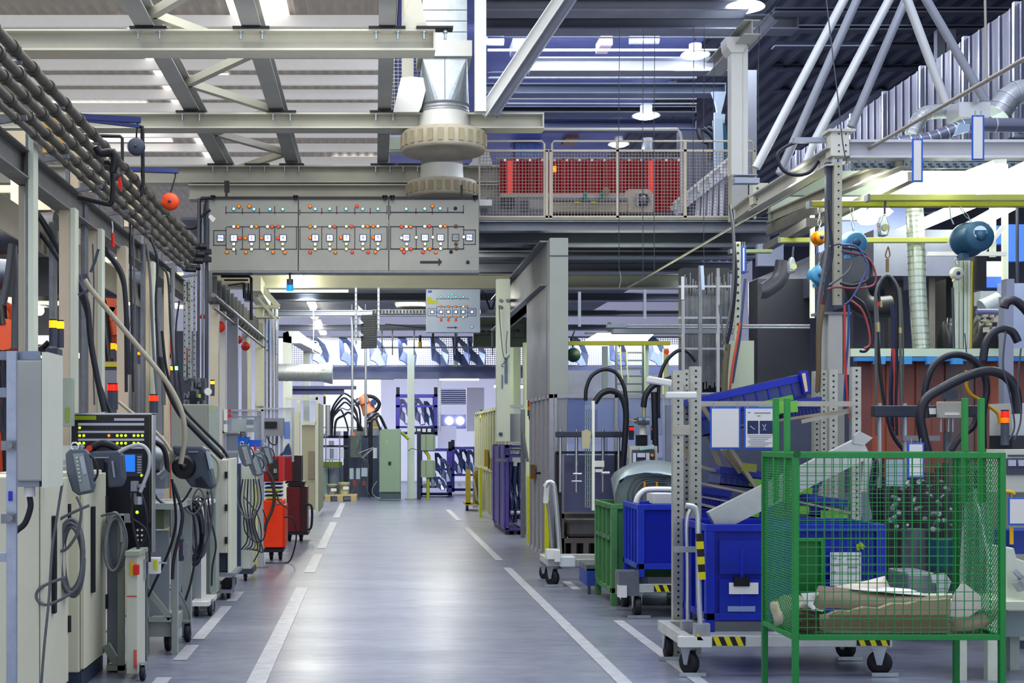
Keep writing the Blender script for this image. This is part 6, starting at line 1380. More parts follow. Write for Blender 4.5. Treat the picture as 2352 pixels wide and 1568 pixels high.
# container 1 (behind cage)
d1 = 9.2; c1x0, c1x1 = X(1622,d1), X(2034,d1)
bl = M('#1b35b8',.4,0,.25,6,bump=.1); bl2 = M('#1428a0',.42,0,.3,6)
cz0 = .275
c = container('big blue container with white label on a dolly right behind the cage', c1x0, c1x1, d1, d1+.72, cz0, Z(1204,d1), bl2, bl)
part('front_panel', MB().pb(1652,1240,1990,1318,d1+.006,.012).pb(1652,1330,1990,1425,d1+.006,.012), M('#1830a8',.42,0,.25,6), c)
part('label_holder', MB().pb(1675,1338,1742,1364,d1-.008,.012), paper, c); part('black_latch', MB().pb(1686,1325,1722,1346,d1-.02,.02), black, c)
part('type_plate', MB().pb(1672,1392,1735,1404,d1-.004,.01), M('#8fa0c8',.5,0,.1), c)
part('yellow_leaf_sticker', MB().pp([(1966,1252),(1978,1244),(1988,1254),(1982,1262),(1976,1258),(1970,1266)], d1-.01, .006), M('#a8c030',.5,0,.1), c)
t = T('paper_sheet', 'white printed label sheet hanging on the blue container behind the cage', 'paper', P(1942,1345,d1-.03)); part('sheet', MB().pb(1907,1268,1978,1345,d1-.03,.004), paper, t)
m = MB()
for (a,b,c_,e) in [(1912,1280,1922,1284),(1926,1283,1932,1285),(1945,1282,1972,1285),(1912,1296,1930,1299),(1948,1300,1970,1304),(1912,1312,1920,1316),(1946,1316,1965,1318)]: m.pb(a,b,c_,e,d1-.033,.003)
part('print_marks', m, M('#9a9ca4',.6,0,0), t)
t = dolly('silver dolly with hazard tape and casters carrying the big blue container', X(1568,9.05), X(2050,9.05), 9.05, 9.85, Z(1460,9.05), .06)
def uhandle(par, name, ps, d, r, hz0=None, lab=None):
    part(name, MB().tube(pts(ps, d), r, 10, 4), M('#c8ccd0',.25,.6,.1,8), par, label=lab)
uhandle(t, 'push_handle', [(1612,1462),(1606,1380),(1604,1220),(1602,1178),(1594,1164),(1575,1160)], 9.05, .019)
uhandle(t, 'push_handle', [(1580,1440),(1580,1300),(1578,1200),(1586,1170)], 9.6, .016)
part('hazard_sleeve', hazard(P(1612,1330,9.03), P(1606,1225,9.03), .042, 6), hzm, t)
part('cross_tie', MB().pb(1548,1255,1600,1268,9.3,.02), galv, t)
part('handle_socket', MB().pb(1596,1432,1632,1466,9.03,.06).pb(1566,1425,1594,1462,9.3,.06), galv, t, bev=.004)
part('hazard_chevron', MB().mat(0).pp([(1600,1452),(1616,1470),(1602,1470)], 9.02, .005), hzm, t)
part('end_beam', MB().pb(1560,1462,1635,1486,9.02,.05), white, t)
# container 2
d2 = 12.0; x0, x1 = X(1465,d2), X(1465,d2)+1.2
c = container('blue ribbed container on a dolly left of the slotted uprights', x0, x1, d2, d2+.72, .36, Z(1158,d2), M('#1228a4',.4,0,.25,6), M('#2a44c0',.4,0,.25,6), 4, .10, front=False)
t = dolly('grey dolly with paired casters under the blue ribbed container', x0-.06, x1, d2-.02, d2+.7, .30, .085)
part('end_housing', MB().pb(1422,1312,1468,1368,d2-.03,.2), galvd, t); part('end_housing', MB().pb(1422,1345,1440,1372,d2-.05,.1), white, t)
part('lifting_post', MB().box(x0+.02,x0+.1,d2+.05,d2+.12,.30,.36).box(x0+.7,x0+.78,d2+.05,d2+.12,.30,.36), dgrey, t)
t = T('push_handle_bar', 'white curved handle tube standing above the blue ribbed container', 'handle', P(1500,1157,12.3)); part('tube', MB().tube(pts([(1462,1190),(1462,1150),(1475,1130),(1495,1124),(1560,1125),(1585,1128)],12.35), .028, 10, 4), white, t)
S('white_bin', 'white low bin with handle holes on top of the blue container', 'bin', MB().pb(1500,1132,1572,1158,12.5,.3), white, bev=.01)
# green container
gd0 = 12.85; x0 = X(1404,gd0)
c = container('tall green ribbed container standing beside the blue one', x0, x0+.8, gd0, gd0+.98, 0, Z(1157,gd0), M('#4c8256',.5,0,.3,5), M('#5c9460',.5,0,.3,5), 3, .15, front=False)
part('side_belt', MB().box(x0-.008, x0+.02, gd0+.06, gd0+.92, .62, .66).box(x0-.008, x0+.02, gd0+.06, gd0+.92, .92, .96), M('#4a7a4e',.5,0,.3,5), c)
# small blue cart
t = T('small_blue_cart', 'small grey and blue cart end peeking out left of the green container', 'cart', (X(1358,13.8),13.8,0))
part('body', MB().pb(1348,1306,1368,1345,13.8,.5), M('#3650a8',.45,0,.2), t); part('grey_top', MB().pb(1347,1297,1369,1310,13.8,.5), galvd, t); part('leg', MB().pb(1351,1345,1357,1368,13.8,.05), dgrey, t)
# handle trolley
t = dolly('low platform trolley with tall white bent handle in the middle right', X(1258,14.5), X(1385,14.5)+.3, 14.5, 15.2, Z(1284,14.5), .065, haz=False)
uhandle(t, 'bent_handle', [(1286,1270),(1281,1200),(1274,1125),(1268,1108),(1258,1108),(1252,1118)], 14.5, .027, lab='white bent tube handle')
part('handle_grip', MB().bar(P(1256,1112,14.6), P(1253,1155,14.6), .05), white, t); part('lower_tube', MB().tube(pts([(1268,1262),(1262,1180),(1258,1150)],14.7), .02, 8), galv, t)
part('end_housing', MB().pb(1286,1278,1322,1302,14.45,.2), M('#d4dce0',.4,.1,.08), t, bev=.01); part('end_housing', MB().pb(1256,1262,1286,1284,14.45,.15), white, t); part('fin_plate', MB().pb(1274,1264,1287,1290,14.42,.04), white, t)
# grey pallet box
t = T('pallet_box', 'old grey wooden pallet box with wrapped content left of the green container', 'crate', (X(1328,16.9),16.9,0)); wg = M('#6f6a68',.8,0,.25,5); gz = lambda y: max(0, Z(y,16.9))
part('frame', MB().box(X(1286,16.9), X(1296,16.9), 16.9,16.96, .15, gz(1180)).box(X(1286,16.9), X(1420,16.9), 16.9,16.96, gz(1190), gz(1180)).box(X(1286,16.9), X(1420,16.9), 16.9,16.96, .28, .34).box(X(1286,16.9),X(1290,16.9),16.96,17.4,.3,gz(1180)), wg, t)
part('wrapped_goods', MB().box(X(1300,17.0), X(1420,17.0), 17.0, 17.4, .34, gz(1192)), M('#7e7c7c',.5,.2,.35,3,bump=.5), t, bev=.05)
m = MB()
for a in (1286,1312,1340,1370): m.box(X(a,16.9), X(a+12,16.9), 16.9, 17.35, 0, .28)
part('pallet_feet', m, wg, t)

# ================================================================== flow rack with slotted uprights
up = M('#b6b8ae',.4,.35,.2,12)
fr_ = T('flow_rack', 'large slotted steel rack holding tilted blue crates behind the cage', 'rack', (X(1760,10),10.2,0))
def upright(x0, x1, y0, y1, d, mt=up):
    a, b = X(x0,d), X(x1,d); zt, zb = Z(y0,d), max(0, Z(y1,d)); o = part('slotted_upright', MB().box(a,b,d,d+.03,zb,zt).box(a,a+.004,d+.03,d+.06,zb,zt).box(b-.004,b,d+.03,d+.06,zb,zt), mt, fr_)
    m = MB(); z = zb+.02
    while z < zt-.02: m.box((a+b)/2-.007,(a+b)/2+.007,d-.002,d+.001,z,z+.014); z += .045
    part('hole_pattern', m, black, o); return o
for q in [(1546,1570,850,1520,9.9),(1586,1611,841,1500,10.02),(1570,1584,848,1440,10.7),(1869,1884,852,1150,11.5),(1886,1899,850,1150,11.3),(1905,1924,848,1190,10.9),(1957,1978,842,1400,10.05)]: upright(*q)
rb = M('#b4b2a4',.45,.2,.15,8)
m = MB().pb(1611,921,1958,933,10.02,.03).pb(1546,975,1585,998,9.88,.03).bar(P(1840,968,10.1),P(1958,942,10.1),.02,.03)
part('front_rail', m, rb, fr_)
m = MB()
for (a,b,c_,e,d,w) in [(1700,978,1958,940,10.1,.025),(1611,930,1740,1125,10.2,.035),(1611,965,1660,1085,10.5,.04),(1660,1030,1700,1085,10.3,.05),(1668,1032,1738,1122,10.25,.03),(1611,1072,1660,1085,10.4,.03),(1612,1110,1720,1132,10.1,.02),(1611,1140,1700,1156,10.1,.015),(1611,1158,1668,1172,10.1,.025),(1835,1152,1955,1178,10.0,.018),(1553,860,1600,950,10.4,.03),(1560,1000,1600,1100,10.3,.03)]:
    m.bar(P(a,b,d), P(c_,e,d), w, w*.8)
part('slanted_rails', m, M('#b0a68e',.5,.1,.2,8), fr_)
for (a,b,c_,e,lb) in [(1486,866,1542,885,'white slanted rubber capped bar end at the rack top left'),(1528,900,1600,915,'white rounded horizontal bar end in front of the slotted uprights')]:
    S('padded_bar', lb, 'bar', MB().bar(P(a,b+5 if a<1500 else (b+e)/2,9.7), P(c_,e-5 if a<1500 else (b+e)/2,9.7), .05, .05), white, bev=.012)
# C profile lying across
S('steel_profile', 'long galvanised C profile leaning diagonally across the blue container', 'steel profile', MB().bar(P(1632,1192,9.45), P(1975,1022,9.45), .07, .11).bar(P(1640,1203,9.42), P(1990,1030,9.42), .02, .13), M('#c0c4c2',.35,.45,.12,8))
S('profile_bracket', 'triangular gusset at the upper end of the diagonal profile', 'bracket', MB().pp([(1962,1000),(1975,990),(2005,1005),(1985,1022),(1960,1018)], 9.4, .03), M('#b8bcba',.35,.45,.12,8))
# crates
def crate(label, c, sx, sy, sz, ang, mt, mt2, ylab=True, grp=None, lbm=None, name='plastic_crate'):
    """open folding crate; c = centre of base front edge, ang = roll about the view axis"""
    t = T(name, label, 'crate', c, grp); th = .012
    def part2(nm, mb, mat, par=t):
        mb.v = [Vector((v.x*math.cos(ang) - v.z*math.sin(ang), v.y, v.x*math.sin(ang) + v.z*math.cos(ang))) + Vector(c) for v in mb.v]
        return part(nm, mb, mat, par)
    h = sx/2
    part2('walls', MB().box(-h,h,0,th,0,sz).box(-h,h,sy-th,sy,0,sz).box(-h,-h+th,th,sy-th,0,sz).box(h-th,h,th,sy-th,0,sz).box(-h,h,0,sy,0,th), mt)
    part2('rim', MB().box(-h-.015,h+.015,-.015,.012,sz-.05,sz).box(-h-.015,h+.015,sy-.01,sy+.015,sz-.05,sz).box(-h-.015,-h+.01,.012,sy-.01,sz-.05,sz).box(h-.01,h+.015,.012,sy-.01,sz-.05,sz), mt2)
    m = MB()
    for k in range(1, 9): x = -h + sx*k/9; m.box(x-.005,x+.005,-.008,0,.02,sz-.05)
    m.box(-h,h,-.01,0,sz*.45,sz*.5)
    part2('ribs', m, mt2)
    if ylab: part2('paper_label', MB().box(h*.1,h*.75,-.014,-.009,sz*.12,sz*.55), lbm or lime)
    return t
nv = M('#46538c',.45,0,.18,8); nv2 = M('#2a3a9a',.45,0,.15,8)
big = crate('large tilted dark blue crate with bright blue rim on the rack top', P(1738,975,10.35), .84, .35, .30, .22, nv, M('#1a32b0',.4,0,.12), lbm=lime)
part('blue_end_post', MB().pp([(1836,852),(1855,850),(1864,900),(1846,905)], 10.3, .05), blue, big); part('torn_tape', MB().pp([(1842,858),(1850,856),(1856,898),(1850,900)], 10.28, .01), M('#d8c8b0',.7,0,.1), big)
crate('smaller dark blue crate at the right end of the top shelf', P(1850,958,10.15), .24, .3, .14, .12, nv, nv2, False)
crate('dark blue crate with green label low on the rack, left of the profile', P(1712,1120,10.3), .4, .35, .14, -.12, nv, nv2, True)
crate('blue crate end behind the slotted uprights', P(1640,1170,10.25), .2, .35, .16, -.13, M('#2240b0',.45,0,.15), nv2, False)
crate('dark blue crate stack below the diagonal profile', P(1705,1188,10.2), .32, .35, .13, -.13, nv, nv2, True)
crate('blue crate behind the mesh at rack middle height', P(1820,1140,10.3), .38, .35, .16, -.14, nv, M('#1f38a8',.4,0,.1), True)
crate('dark blue crate with green label behind the cage mesh, right one', P(1895,1190,10.1), .26, .35, .16, -.16, nv, nv2, True)
for (a,b,c_,e,lb) in [(1833,1160,1858,1182,'green paper label behind the cage mesh, left'),(1885,1170,1948,1198,'large green paper label behind the cage mesh, right'),(1705,1062,1738,1085,'olive paper label on the rack below the hanging sheets'),(1784,922,1832,955,'green paper label on the big tilted crate')]:
    S('paper_tag', lb, 'label', MB().bar(P(a,(b+e)/2-2,10.0), P(c_,(b+e)/2+2 if a!=1784 else (b+e)/2-6,10.0), .004, (e-b)*.8*10/FOC), lime if a != 1705 else M('#8c9040',.5,0,.1))
# hanging info sheets
def infosheet(label, x0, y0, x1, y1, d, txt=False):
    t = T('info_sheet', label, 'info sheet', P((x0+x1)/2, y1, d))
    part('blue_frame', MB().pb(x0,y0,x1,y1,d,.006), M('#2a62c8',.4,0,.06), t, bev=.002); s = part('sheet', MB().pb(x0+4,y0+4,x1-4,y1-4,d-.004,.006), M('#dcdcda',.35,0,.05,4), t)
    part('hooks', MB().cyl(P(x0+8,y0-10,d), P(x0+8,y0+3,d), .004, 6).cyl(P(x1-8,y0-10,d), P(x1-8,y0+3,d), .004, 6), galv, t)
    if txt:
        part('picture', MB().pb(x0+8,y0+32,x0+33,y0+62,d-.006,.004).pb(x0+36,y0+32,x1-7,y0+62,d-.006,.004), M('#2c3a66',.5,0,.5,14), s)
        m = MB().pb(x0+24,y0+13,x1-16,y0+15,d-.006,.004).pb(x0+8,y0+12,x0+15,y0+13.5,d-.006,.004).pb(x0+30,y0+20,x0+38,y0+21.5,d-.006,.004)
        for k in range(7): m.pb(x0+9+(k%3)*3,y0+66+k*4,x1-8-(k*7)%22,y0+67+k*4,d-.006,.004)
        part('text_lines', m, M('#7a7c88',.6,0,0), s)
        part('sketch_lines', MB().bar(P(x0+14,y0+44,d-.008),P(x0+24,y0+52,d-.008),.006).bar(P(x0+42,y0+40,d-.008),P(x0+50,y0+54,d-.008),.005).bar(P(x0+50,y0+40,d-.008),P(x0+44,y0+54,d-.008),.005), M('#a8c0d8',.5,0,0), s)
    return t
infosheet('blank white sheet in a blue frame hanging from the rack rail', 1631, 934, 1701, 1031, 9.95)
infosheet('printed instruction sheet with pictures in a blue frame beside the blank one', 1709, 934, 1786, 1031, 9.95, True)
infosheet('small blue framed sheet on the machine behind the cage', 2085, 1016, 2123, 1098, 9.6, False)
infosheet('white board in a blue frame at the right picture edge', 2316, 1142, 2400, 1206, 9.3, False)
infosheet('blue framed sheet hanging high from the sloping rod, left one', 2095, 318, 2120, 418, 9.8)
infosheet('pale blue framed sheet hanging high from the sloping rod, right one', 2232, 264, 2261, 368, 8.9)
infosheet('narrow blue framed tag on the slotted crane post', 1702, 565, 1714, 626, 12.6)
S('tag_card', 'slim blue card hanging from the rail left of the crane post', 'tag', MB().bar(P(1612,610,13.5),P(1615,665,13.5),.03,.02), M('#a8b8d8',.5,0,.05)); S('tag_card', 'slim pale card on the vertical pole near the far scaffold', 'tag', MB().bar(P(1568,635,14.5),P(1568,688,14.5),.03,.02), M('#c8ccd8',.5,0,.05))
# white table legs and near-right bench
t = T('work_bench', 'pale green bench with worn white legs at the right picture edge', 'work bench', (X(2300,9.1),9.1,0)); wl = M('#d2d8c8',.5,0,.15,10)
for a in (2199, 2269): part('leg', MB().box(X(a,8.9), X(a+22,8.9), 8.9, 8.96, 0, Z(1400,8.9)), wl, t)
part('leg', MB().box(X(2320,9.3), X(2342,9.3), 9.3, 9.36, 0, Z(1460,9.3)), M('#a8b4ac',.5,0,.15,8), t)
part('bench_top', MB().pb(2180,1382,2420,1400,8.95,.5), M('#c4ccb8',.5,0,.1), t); part('glass_apron', MB().pb(2300,1404,2420,1462,9.2,.02), M('#8fa0a0',.3,0,.1), t)
S('white_press', 'white curved clamp press on the bench at the right edge', 'clamp press', MB().pp([(2308,1255),(2330,1258),(2336,1282),(2360,1290),(2400,1300),(2400,1382),(2312,1382)], 9.2, .3), M('#cfd6c8',.4,0,.1), bev=.01)
S('blue_bin', 'blue bin with yellow strap at the right picture edge', 'bin', MB().pb(2328,1218,2410,1272,9.4,.3), M('#243e90',.45,0,.15), bev=.005); S('yellow_strap', 'yellow strap beside the blue bin at the right edge', 'strap', MB().pb(2322,1212,2328,1250,9.35,.02).tube(pts([(2310,1128),(2325,1130),(2330,1135)],9.4),.012,6), M('#e0b020',.5,0,.05))
t = T('operator_panel', 'beige operator panel with keys at the right edge behind the cage', 'control panel', P(2340,1125,9.9)); part('housing', MB().pb(2308,1032,2430,1128,9.9,.3), M('#c6c8bc',.5,0,.06), t); part('key_area', MB().pb(2314,1052,2400,1090,9.88,.03), dgrey, t)
m = MB()
for k in range(4): m.pb(2318+k*22,1056,2334+k*22,1070,9.86,.03)
part('keys', m, M('#b8bccc',.5,0,.1), t); part('text_strip', MB().pb(2316,1044,2400,1048,9.89,.012), dgrey, t)
S('robot_hand', 'silver jointed gripper at the right picture edge', 'gripper', MB().cyl(P(2340,1330,9.1),P(2352,1350,9.1),.05).bar(P(2330,1310,9.1),P(2365,1345,9.1),.03), galv)

# ================================================================== enclosure along the right of the aisle
ed = 17.45; ex = X(1262,ed)
en = T('safety_enclosure', 'aluminium framed safety enclosure with bluish panes right of the aisle', 'enclosure', (ex+1, 18.5, 0)); af = M('#a4a6ae',.38,.4,.12,8)
zt = Z(905,ed)
m = MB().box(ex, ex+.05, ed, ed+.05, 0, zt).box(ex+.06, ex+.1, ed, ed+.05, 0, zt).box(ex, X(1560,ed), ed, ed+.05, zt-.045, zt).box(ex+.1, X(1560,ed), ed, ed+.05, Z(1175,ed)-.03, Z(1172,ed)).box(X(1412,ed), X(1419,ed), ed, ed+.05, 0, zt)
part('front_frame', m, af, en)
part('solid_panel', MB().box(ex+.1, X(1303,ed), ed+.02, ed+.03, .05, zt-.05), M('#8a8c94',.45,.1,.1), en)
part('clear_pane', MB().box(X(1305,ed), X(1560,ed), ed+.02, ed+.025, Z(1172,ed), zt-.05), glassm('#8a98c8', .42), en)
part('blue_film', MB().pb(1305,940,1372,1000,ed+.035,.01).pb(1305,915,1345,940,ed+.035,.01), M('#34409a',.4,0,.4,5), en); part('lower_panel', MB().box(X(1305,ed), X(1560,ed), ed+.02, ed+.03, 0, Z(1175,ed)), M('#9c9ea4',.45,.1,.1), en)
m = MB(); y = ed+.05; k = 0
while y < 19.7:
    m.box(ex, ex+.05, y+.28, y+.33, 0, zt); k += 1; y += .46
m.box(ex, ex+.05, ed, 19.9, zt-.05, zt).box(ex, ex+.05, ed, 19.9, .0, .06)
part('aisle_frame', m, af, en); part('aisle_panels', MB().box(ex+.02, ex+.03, ed+.05, 19.9, .05, zt-.05), M('#a09ea6',.45,.1,.15), en)
part('door_lock', MB().box(ex-.06, ex, 19.0, 19.12, 1.02, 1.22), M('#7a5a20',.5,0,.2), en); part('door_handle', MB().bar((ex-.08,18.3,1.12),(ex-.01,18.3,1.12),.03).bar((ex-.08,18.2,1.12),(ex-.08,18.6,1.14),.02), black, en)
e2x = X(1120,28.5)
e2 = T('safety_enclosure', 'cream framed safety fence enclosure further down the right side of the aisle', 'enclosure', (2.45, 28, 0)); z2 = 2.2; cf = M('#b9bc9c',.45,.1,.12,6); m = MB(); y = 24.6
while y < 32.2: m.box(2.38, 2.44, y, y+.07, 0, z2); y += .62
m.box(2.38,2.44,24.6,32.2,z2-.06,z2).box(2.38,2.44,24.6,32.2,.9,.95)
part('fence_frame', m, cf, e2); part('fence_panels', MB().box(2.41,2.42,24.6,32.2,.05,z2), M('#8c9080',.5,.1,.15), e2); part('front_frame', MB().box(2.44,4.2,24.6,24.65,z2-.05,z2).box(2.44,4.2,24.6,24.65,1.5,1.6), M('#a8acb0',.4,.2,.1), e2)
part('front_glass', MB().box(2.5,4.2,24.62,24.63,.1,z2-.05), glass, e2); part('lock_box', MB().box(2.3,2.38,28.2,28.35,1.0,1.35).box(2.28,2.38,26.5,26.6,.95,1.2), M('#a08a3c',.5,0,.2), e2)
S('emergency_stop', 'yellow emergency stop box on the far fence', 'emergency stop', MB().pb(1106,1040,1114,1052,30.8,.1).cyl(P(1104,1046,30.8),P(1107,1046,30.8),.04,8), yellow)
stack('red yellow stack light at the far fence corner', 1106, 944, [('#d01808',1.2),('#ffb010',1.2)], 30.5, 3.6, 8, 10, [(1108,978),(1114,978)])
stack('dark red and amber stack light at the near enclosure corner', 1216, 923, [('#a02818',.3),('#a07818',.3)], 19.8, 4.6, 10, 12, [(1218,965),(1228,967)])
for (x0,x1,y0,d,lb) in [(1101,1107,1073,27.2,'far yellow guard post at the fence foot'),(1211,1219,1093,20.0,'yellow guard post between rack and near enclosure'),(1252,1262,1145,17.1,'nearest yellow guard post by the enclosure corner')]:
    S('guard_post', lb, 'post', MB().box(X(x0,d),X(x1,d),d,d+.08,0,Z(y0,d)), M('#c8cc18',.5,0,.15,8), bev=.004)
# box column with wrap and beams
t = T('support_column', 'massive grey box column at the right of the aisle rising to the platform', 'column', (X(1283,17.6),17.8,0))
part('front_face', MB().box(X(1263,17.6), X(1305,17.6), 17.6, 17.9, zt, Z(546,17.6)), M('#9aa09c',.45,0,.08,2), t); part('rear_body', MB().box(X(1263,17.6)-.01, X(1263,17.6)+.2, 17.9, 20.2, zt, Z(640,17.9)), M('#8a8e98',.45,0,.1,2), t)
part('joint_band', MB().pb(1262,586,1306,588,17.59,.02), dgrey, t)
S('longitudinal_beam', 'deep grey beam running down the aisle from the massive column', 'beam', MB().prism([(2.30,17.95,EYE+2.62),(2.30,17.95,EYE+2.02),(2.30,25.5,EYE+2.02),(2.30,25.5,EYE+2.62)], (.16,0,0)).box(2.2,2.5,17.95,25.5,EYE+2.60,EYE+2.62).box(2.2,2.5,17.95,25.5,EYE+2.02,EYE+2.04), M('#858a92',.45,0,.1,2))
S('longitudinal_beam', 'short pale haunch below the deep grey beam', 'beam', MB().prism([P(1222,655,21),P(1222,700,21),P(1180,725,23),P(1160,735,23.8),P(1170,690,23.5)], (.12,0,0)), M('#b4b8bc',.45,0,.08,2))
t = T('support_column', 'white wrapped column in front of the purple rack', 'column', (X(1156,21.9),22,2))
part('shaft', MB().box(X(1141,21.9), X(1172,21.9), 21.9, 22.1, Z(1014,21.9), Z(640,21.9)), M('#bfc8bf',.45,0,.07,2), t, bev=.006)
part('head_bolts', MB().cyl(P(1150,690,21.88),P(1150,690,23.6),.03,8).cyl(P(1150,705,21.88),P(1150,705,23.6),.03,8).cyl(P(1166,690,21.88),P(1166,690,23.6),.03,8), galvd, t); part('side_plate', MB().pb(1172,950,1195,1014,22.0,.1), grey, t); part('small_sign', MB().pb(1146,993,1154,1000,21.88,.01), M('#4a4a60',.5,0,0), t)
part('blue_strips', MB().pb(1152,860,1154,892,21.88,.01).pb(1159,820,1161,880,21.88,.01).pb(1163,820,1165,880,21.88,.01), M('#586e90',.5,0,.1), t)
hz('power_cable', 'tangled dark cord with plugs hanging on the white wrapped column', [(1146,700),(1150,760),(1156,815),(1163,825),(1170,815),(1160,830),(1152,840),(1158,842)], 21.8, 1, dgrey, cat='cord'); hz('power_cable', 'second dark cord dangling on the white wrapped column', [(1165,760),(1163,790),(1163,812)], 21.8, 1, dgrey, cat='cord')
# purple rack
rk = rack('tall purple transport rack with silver parts beside the white column', 1161, 1022, 1207, 1222, 22.4, 2.2, mid=[1045], tips=False, mt=M('#5a4f96',.45,0,.12))
part('side_sheet', MB().box(X(1161,22.4)-.01, X(1161,22.4), 22.5, 24.6, .12, Z(1024,22.4)), M('#4c4288',.45,0,.15), rk); part('upright_strip', MB().box(X(1161,22.4)-.03, X(1161,22.4)-.01, 22.4, 22.6, .1, Z(1022,22.4)).box(X(1161,22.4)-.03, X(1161,22.4)-.01, 23.3, 23.5, .1, Z(1022,22.4)).box(X(1161,22.4)-.03, X(1161,22.4)-.01, 24.4, 24.6, .1, Z(1022,22.4)), M('#54489a',.45,0,.15), rk)
part('grey_hand_bar', MB().pb(1138,1053,1164,1060,22.3,.04), galvd, rk)
for i,(a,b) in enumerate([(1173,1060),(1184,1070),(1195,1062)]): S('long_part', 'long silver pressed strip in the purple rack, %s from the left' % names[i], 'pressed part', MB().tube(pts([(a,b),(a-3,b+50),(a+2,b+90),(a-2,b+130)],22.7), [.05,.03,.06,.04], 6, 4), pan2, group='silver strips in the purple rack')
for a, w0 in ((1172,'left'),(1186,'right')): S('shiny_ring', w0+' shiny round ring at the bottom of the purple rack', 'ring', MB().cyl(P(a,1177,22.5),P(a+8,1177,22.5),.05,12), chrome)
S('foil_cover', 'crumpled silver foil at the top of the purple rack', 'foil', MB().pb(1168,1030,1203,1045,22.5,.3), M('#b0b4c0',.2,.8,.4,14,bump=1), bev=.02)
t = T('steel_pallet', 'purple steel pallet base below the tall purple rack', 'pallet', (X(1170,22.2),22.2,0)); part('deck', MB().box(X(1160,22.3),X(1208,22.3),22.3,24.5,.06,.075), M('#40386c',.5,.1,.2), t); part('feet', MB().box(X(1162,22.3),X(1170,22.3),22.3,24.4,0,.06).box(X(1180,22.3),X(1188,22.3),22.3,24.4,0,.06).box(X(1199,22.3),X(1207,22.3),22.3,24.4,0,.06), M('#2c284c',.5,.1,.2), t)
t = T('slotted_post', 'grey slotted frame post right of the purple rack', 'post', (X(1202,21.6),21.6,0)); part('post', MB().box(X(1197,21.6),X(1206,21.6),21.6,21.7,0,Z(940,21.6)).bar(P(1200,985,21.5),P(1212,1060,21.5),.04), galvd, t)
t = T('yellow_cart', 'old yellow cart with tied parts beside the far fence', 'cart', (X(1083,29.5),29.5,0)); yc = M('#a89a34',.55,0,.25,6)
part('end_panel', MB().box(X(1070,29.5),X(1081,29.5),29.5,29.6,.15,Z(1078,29.5)), yc, t); part('post', MB().box(X(1087,29.4),X(1092,29.4),29.4,29.5,.15,Z(1084,29.4)).box(X(1093,29.4),X(1100,29.4),29.6,29.7,.15,Z(1080,29.4)), M('#8c8030',.55,0,.25,6), t); part('wheel', MB().cyl((X(1073,29.5)-.02,29.6,.075),(X(1073,29.5)+.03,29.6,.075),.075,14), black, t); part('base', MB().box(X(1070,29.5),X(1100,29.5),29.5,30.4,.12,.18), yc, t)
part('silver_tools', MB().bar(P(1088,1100,29.3),P(1096,1150,29.3),.04).pb(1086,1158,1098,1166,29.2,.1), galv, t)

# ================================================================== dosing machine in the middle right
md_ = 16.4
t = T('dosing_machine', 'black framed dosing machine with crossbar and glass front', 'machine', (X(1360,md_),md_,0)); bk = M('#262a38',.5,0,.12)
part('crossbar', MB().pb(1278,990,1437,1004,md_,.12), M('#3a4050',.45,0,.1), t, bev=.01); part('black_rail', MB().pb(1278,1036,1440,1042,md_+.1,.1), bk, t)
part('black_post', MB().box(X(1279,md_),X(1293,md_),md_+.1,md_+.2,0,Z(1040,md_)), bk, t); part('black_post', MB().box(X(1418,md_),X(1436,md_),md_+.1,md_+.2,0,Z(1036,md_)), bk, t)
for a in (1287,1324,1385,1421): part('guide_rod', MB().cyl(P(a,1130,md_+.05), P(a,986,md_+.05), .02, 8), chrome, t)
part('rod_collars', MB().cyl(P(1316,1088,md_),P(1336,1088,md_),.015,8).cyl(P(1313,1105,md_),P(1336,1105,md_),.012,8).cyl(P(1380,1086,md_),P(1400,1086,md_),.02,8), chrome, t)
part('back_sheet', MB().pb(1296,1045,1418,1175,md_+.4,.02), M('#6c7090',.35,.2,.15,3), t); part('head_unit', MB().pb(1366,1058,1388,1072,md_-.05,.1).pb(1368,1077,1384,1084,md_-.05,.1), white, t)
for (ps, r, lb) in [([(1345,920),(1347,890),(1360,862),(1388,848),(1415,856),(1432,885),(1438,915),(1440,935)],4.4,'black hose making a high arch over the dosing machine'),([(1366,925),(1380,905),(1400,897),(1420,903),(1432,920),(1438,950),(1436,1000),(1430,1080)],7,'thick black hose making a lower arch over the dosing machine'),([(1478,935),(1482,910),(1495,890),(1512,880),(1545,868)],7,'thick black hose rising from the brass fitting to the right'),([(1513,960),(1512,930),(1515,870),(1530,830),(1556,806),(1580,808),(1598,830)],4.2,'thin black hose arching at the far right of the dosing machine'),([(1502,900),(1504,960),(1506,1040)],7,'black hose dropping straight down behind the control head')]:
    hz('black_hose', lb, ps, 16.1, r, M('#20232e',.4,0,.15))
hz('brass_pipe', 'brass pipe bend between the hose coupling and the pump head', [(1439,935),(1440,955),(1447,965),(1462,967)], 16.1, 1.6, M('#b0a468',.35,.5,.1)); S('hose_coupling', 'brass hose coupling at the end of the high arch', 'coupling', MB().cyl(P(1439,945,16.1),P(1439,925,16.1),.02,10).cyl(P(1479,960,16.1),P(1479,935,16.1),.022,10), M('#c0b890',.3,.6,.1))
t = T('dosing_pump', 'grey pump head with blue knob above a white tube', 'pump', P(1478,1025,16.2)); part('head', MB().pb(1462,960,1492,972,16.2,.15).cyl(P(1465,966,16.1),P(1490,966,16.1),.05,12), galvd, t); part('blue_knob', MB().cyl(P(1479,965,16.05),P(1479,958,16.05),.02,8), lblue, t); part('white_tube', MB().cyl(P(1476,998,16.2),P(1476,974,16.2),.045,12), white, t); part('motor', MB().pb(1464,999,1487,1024,16.2,.12), black, t)
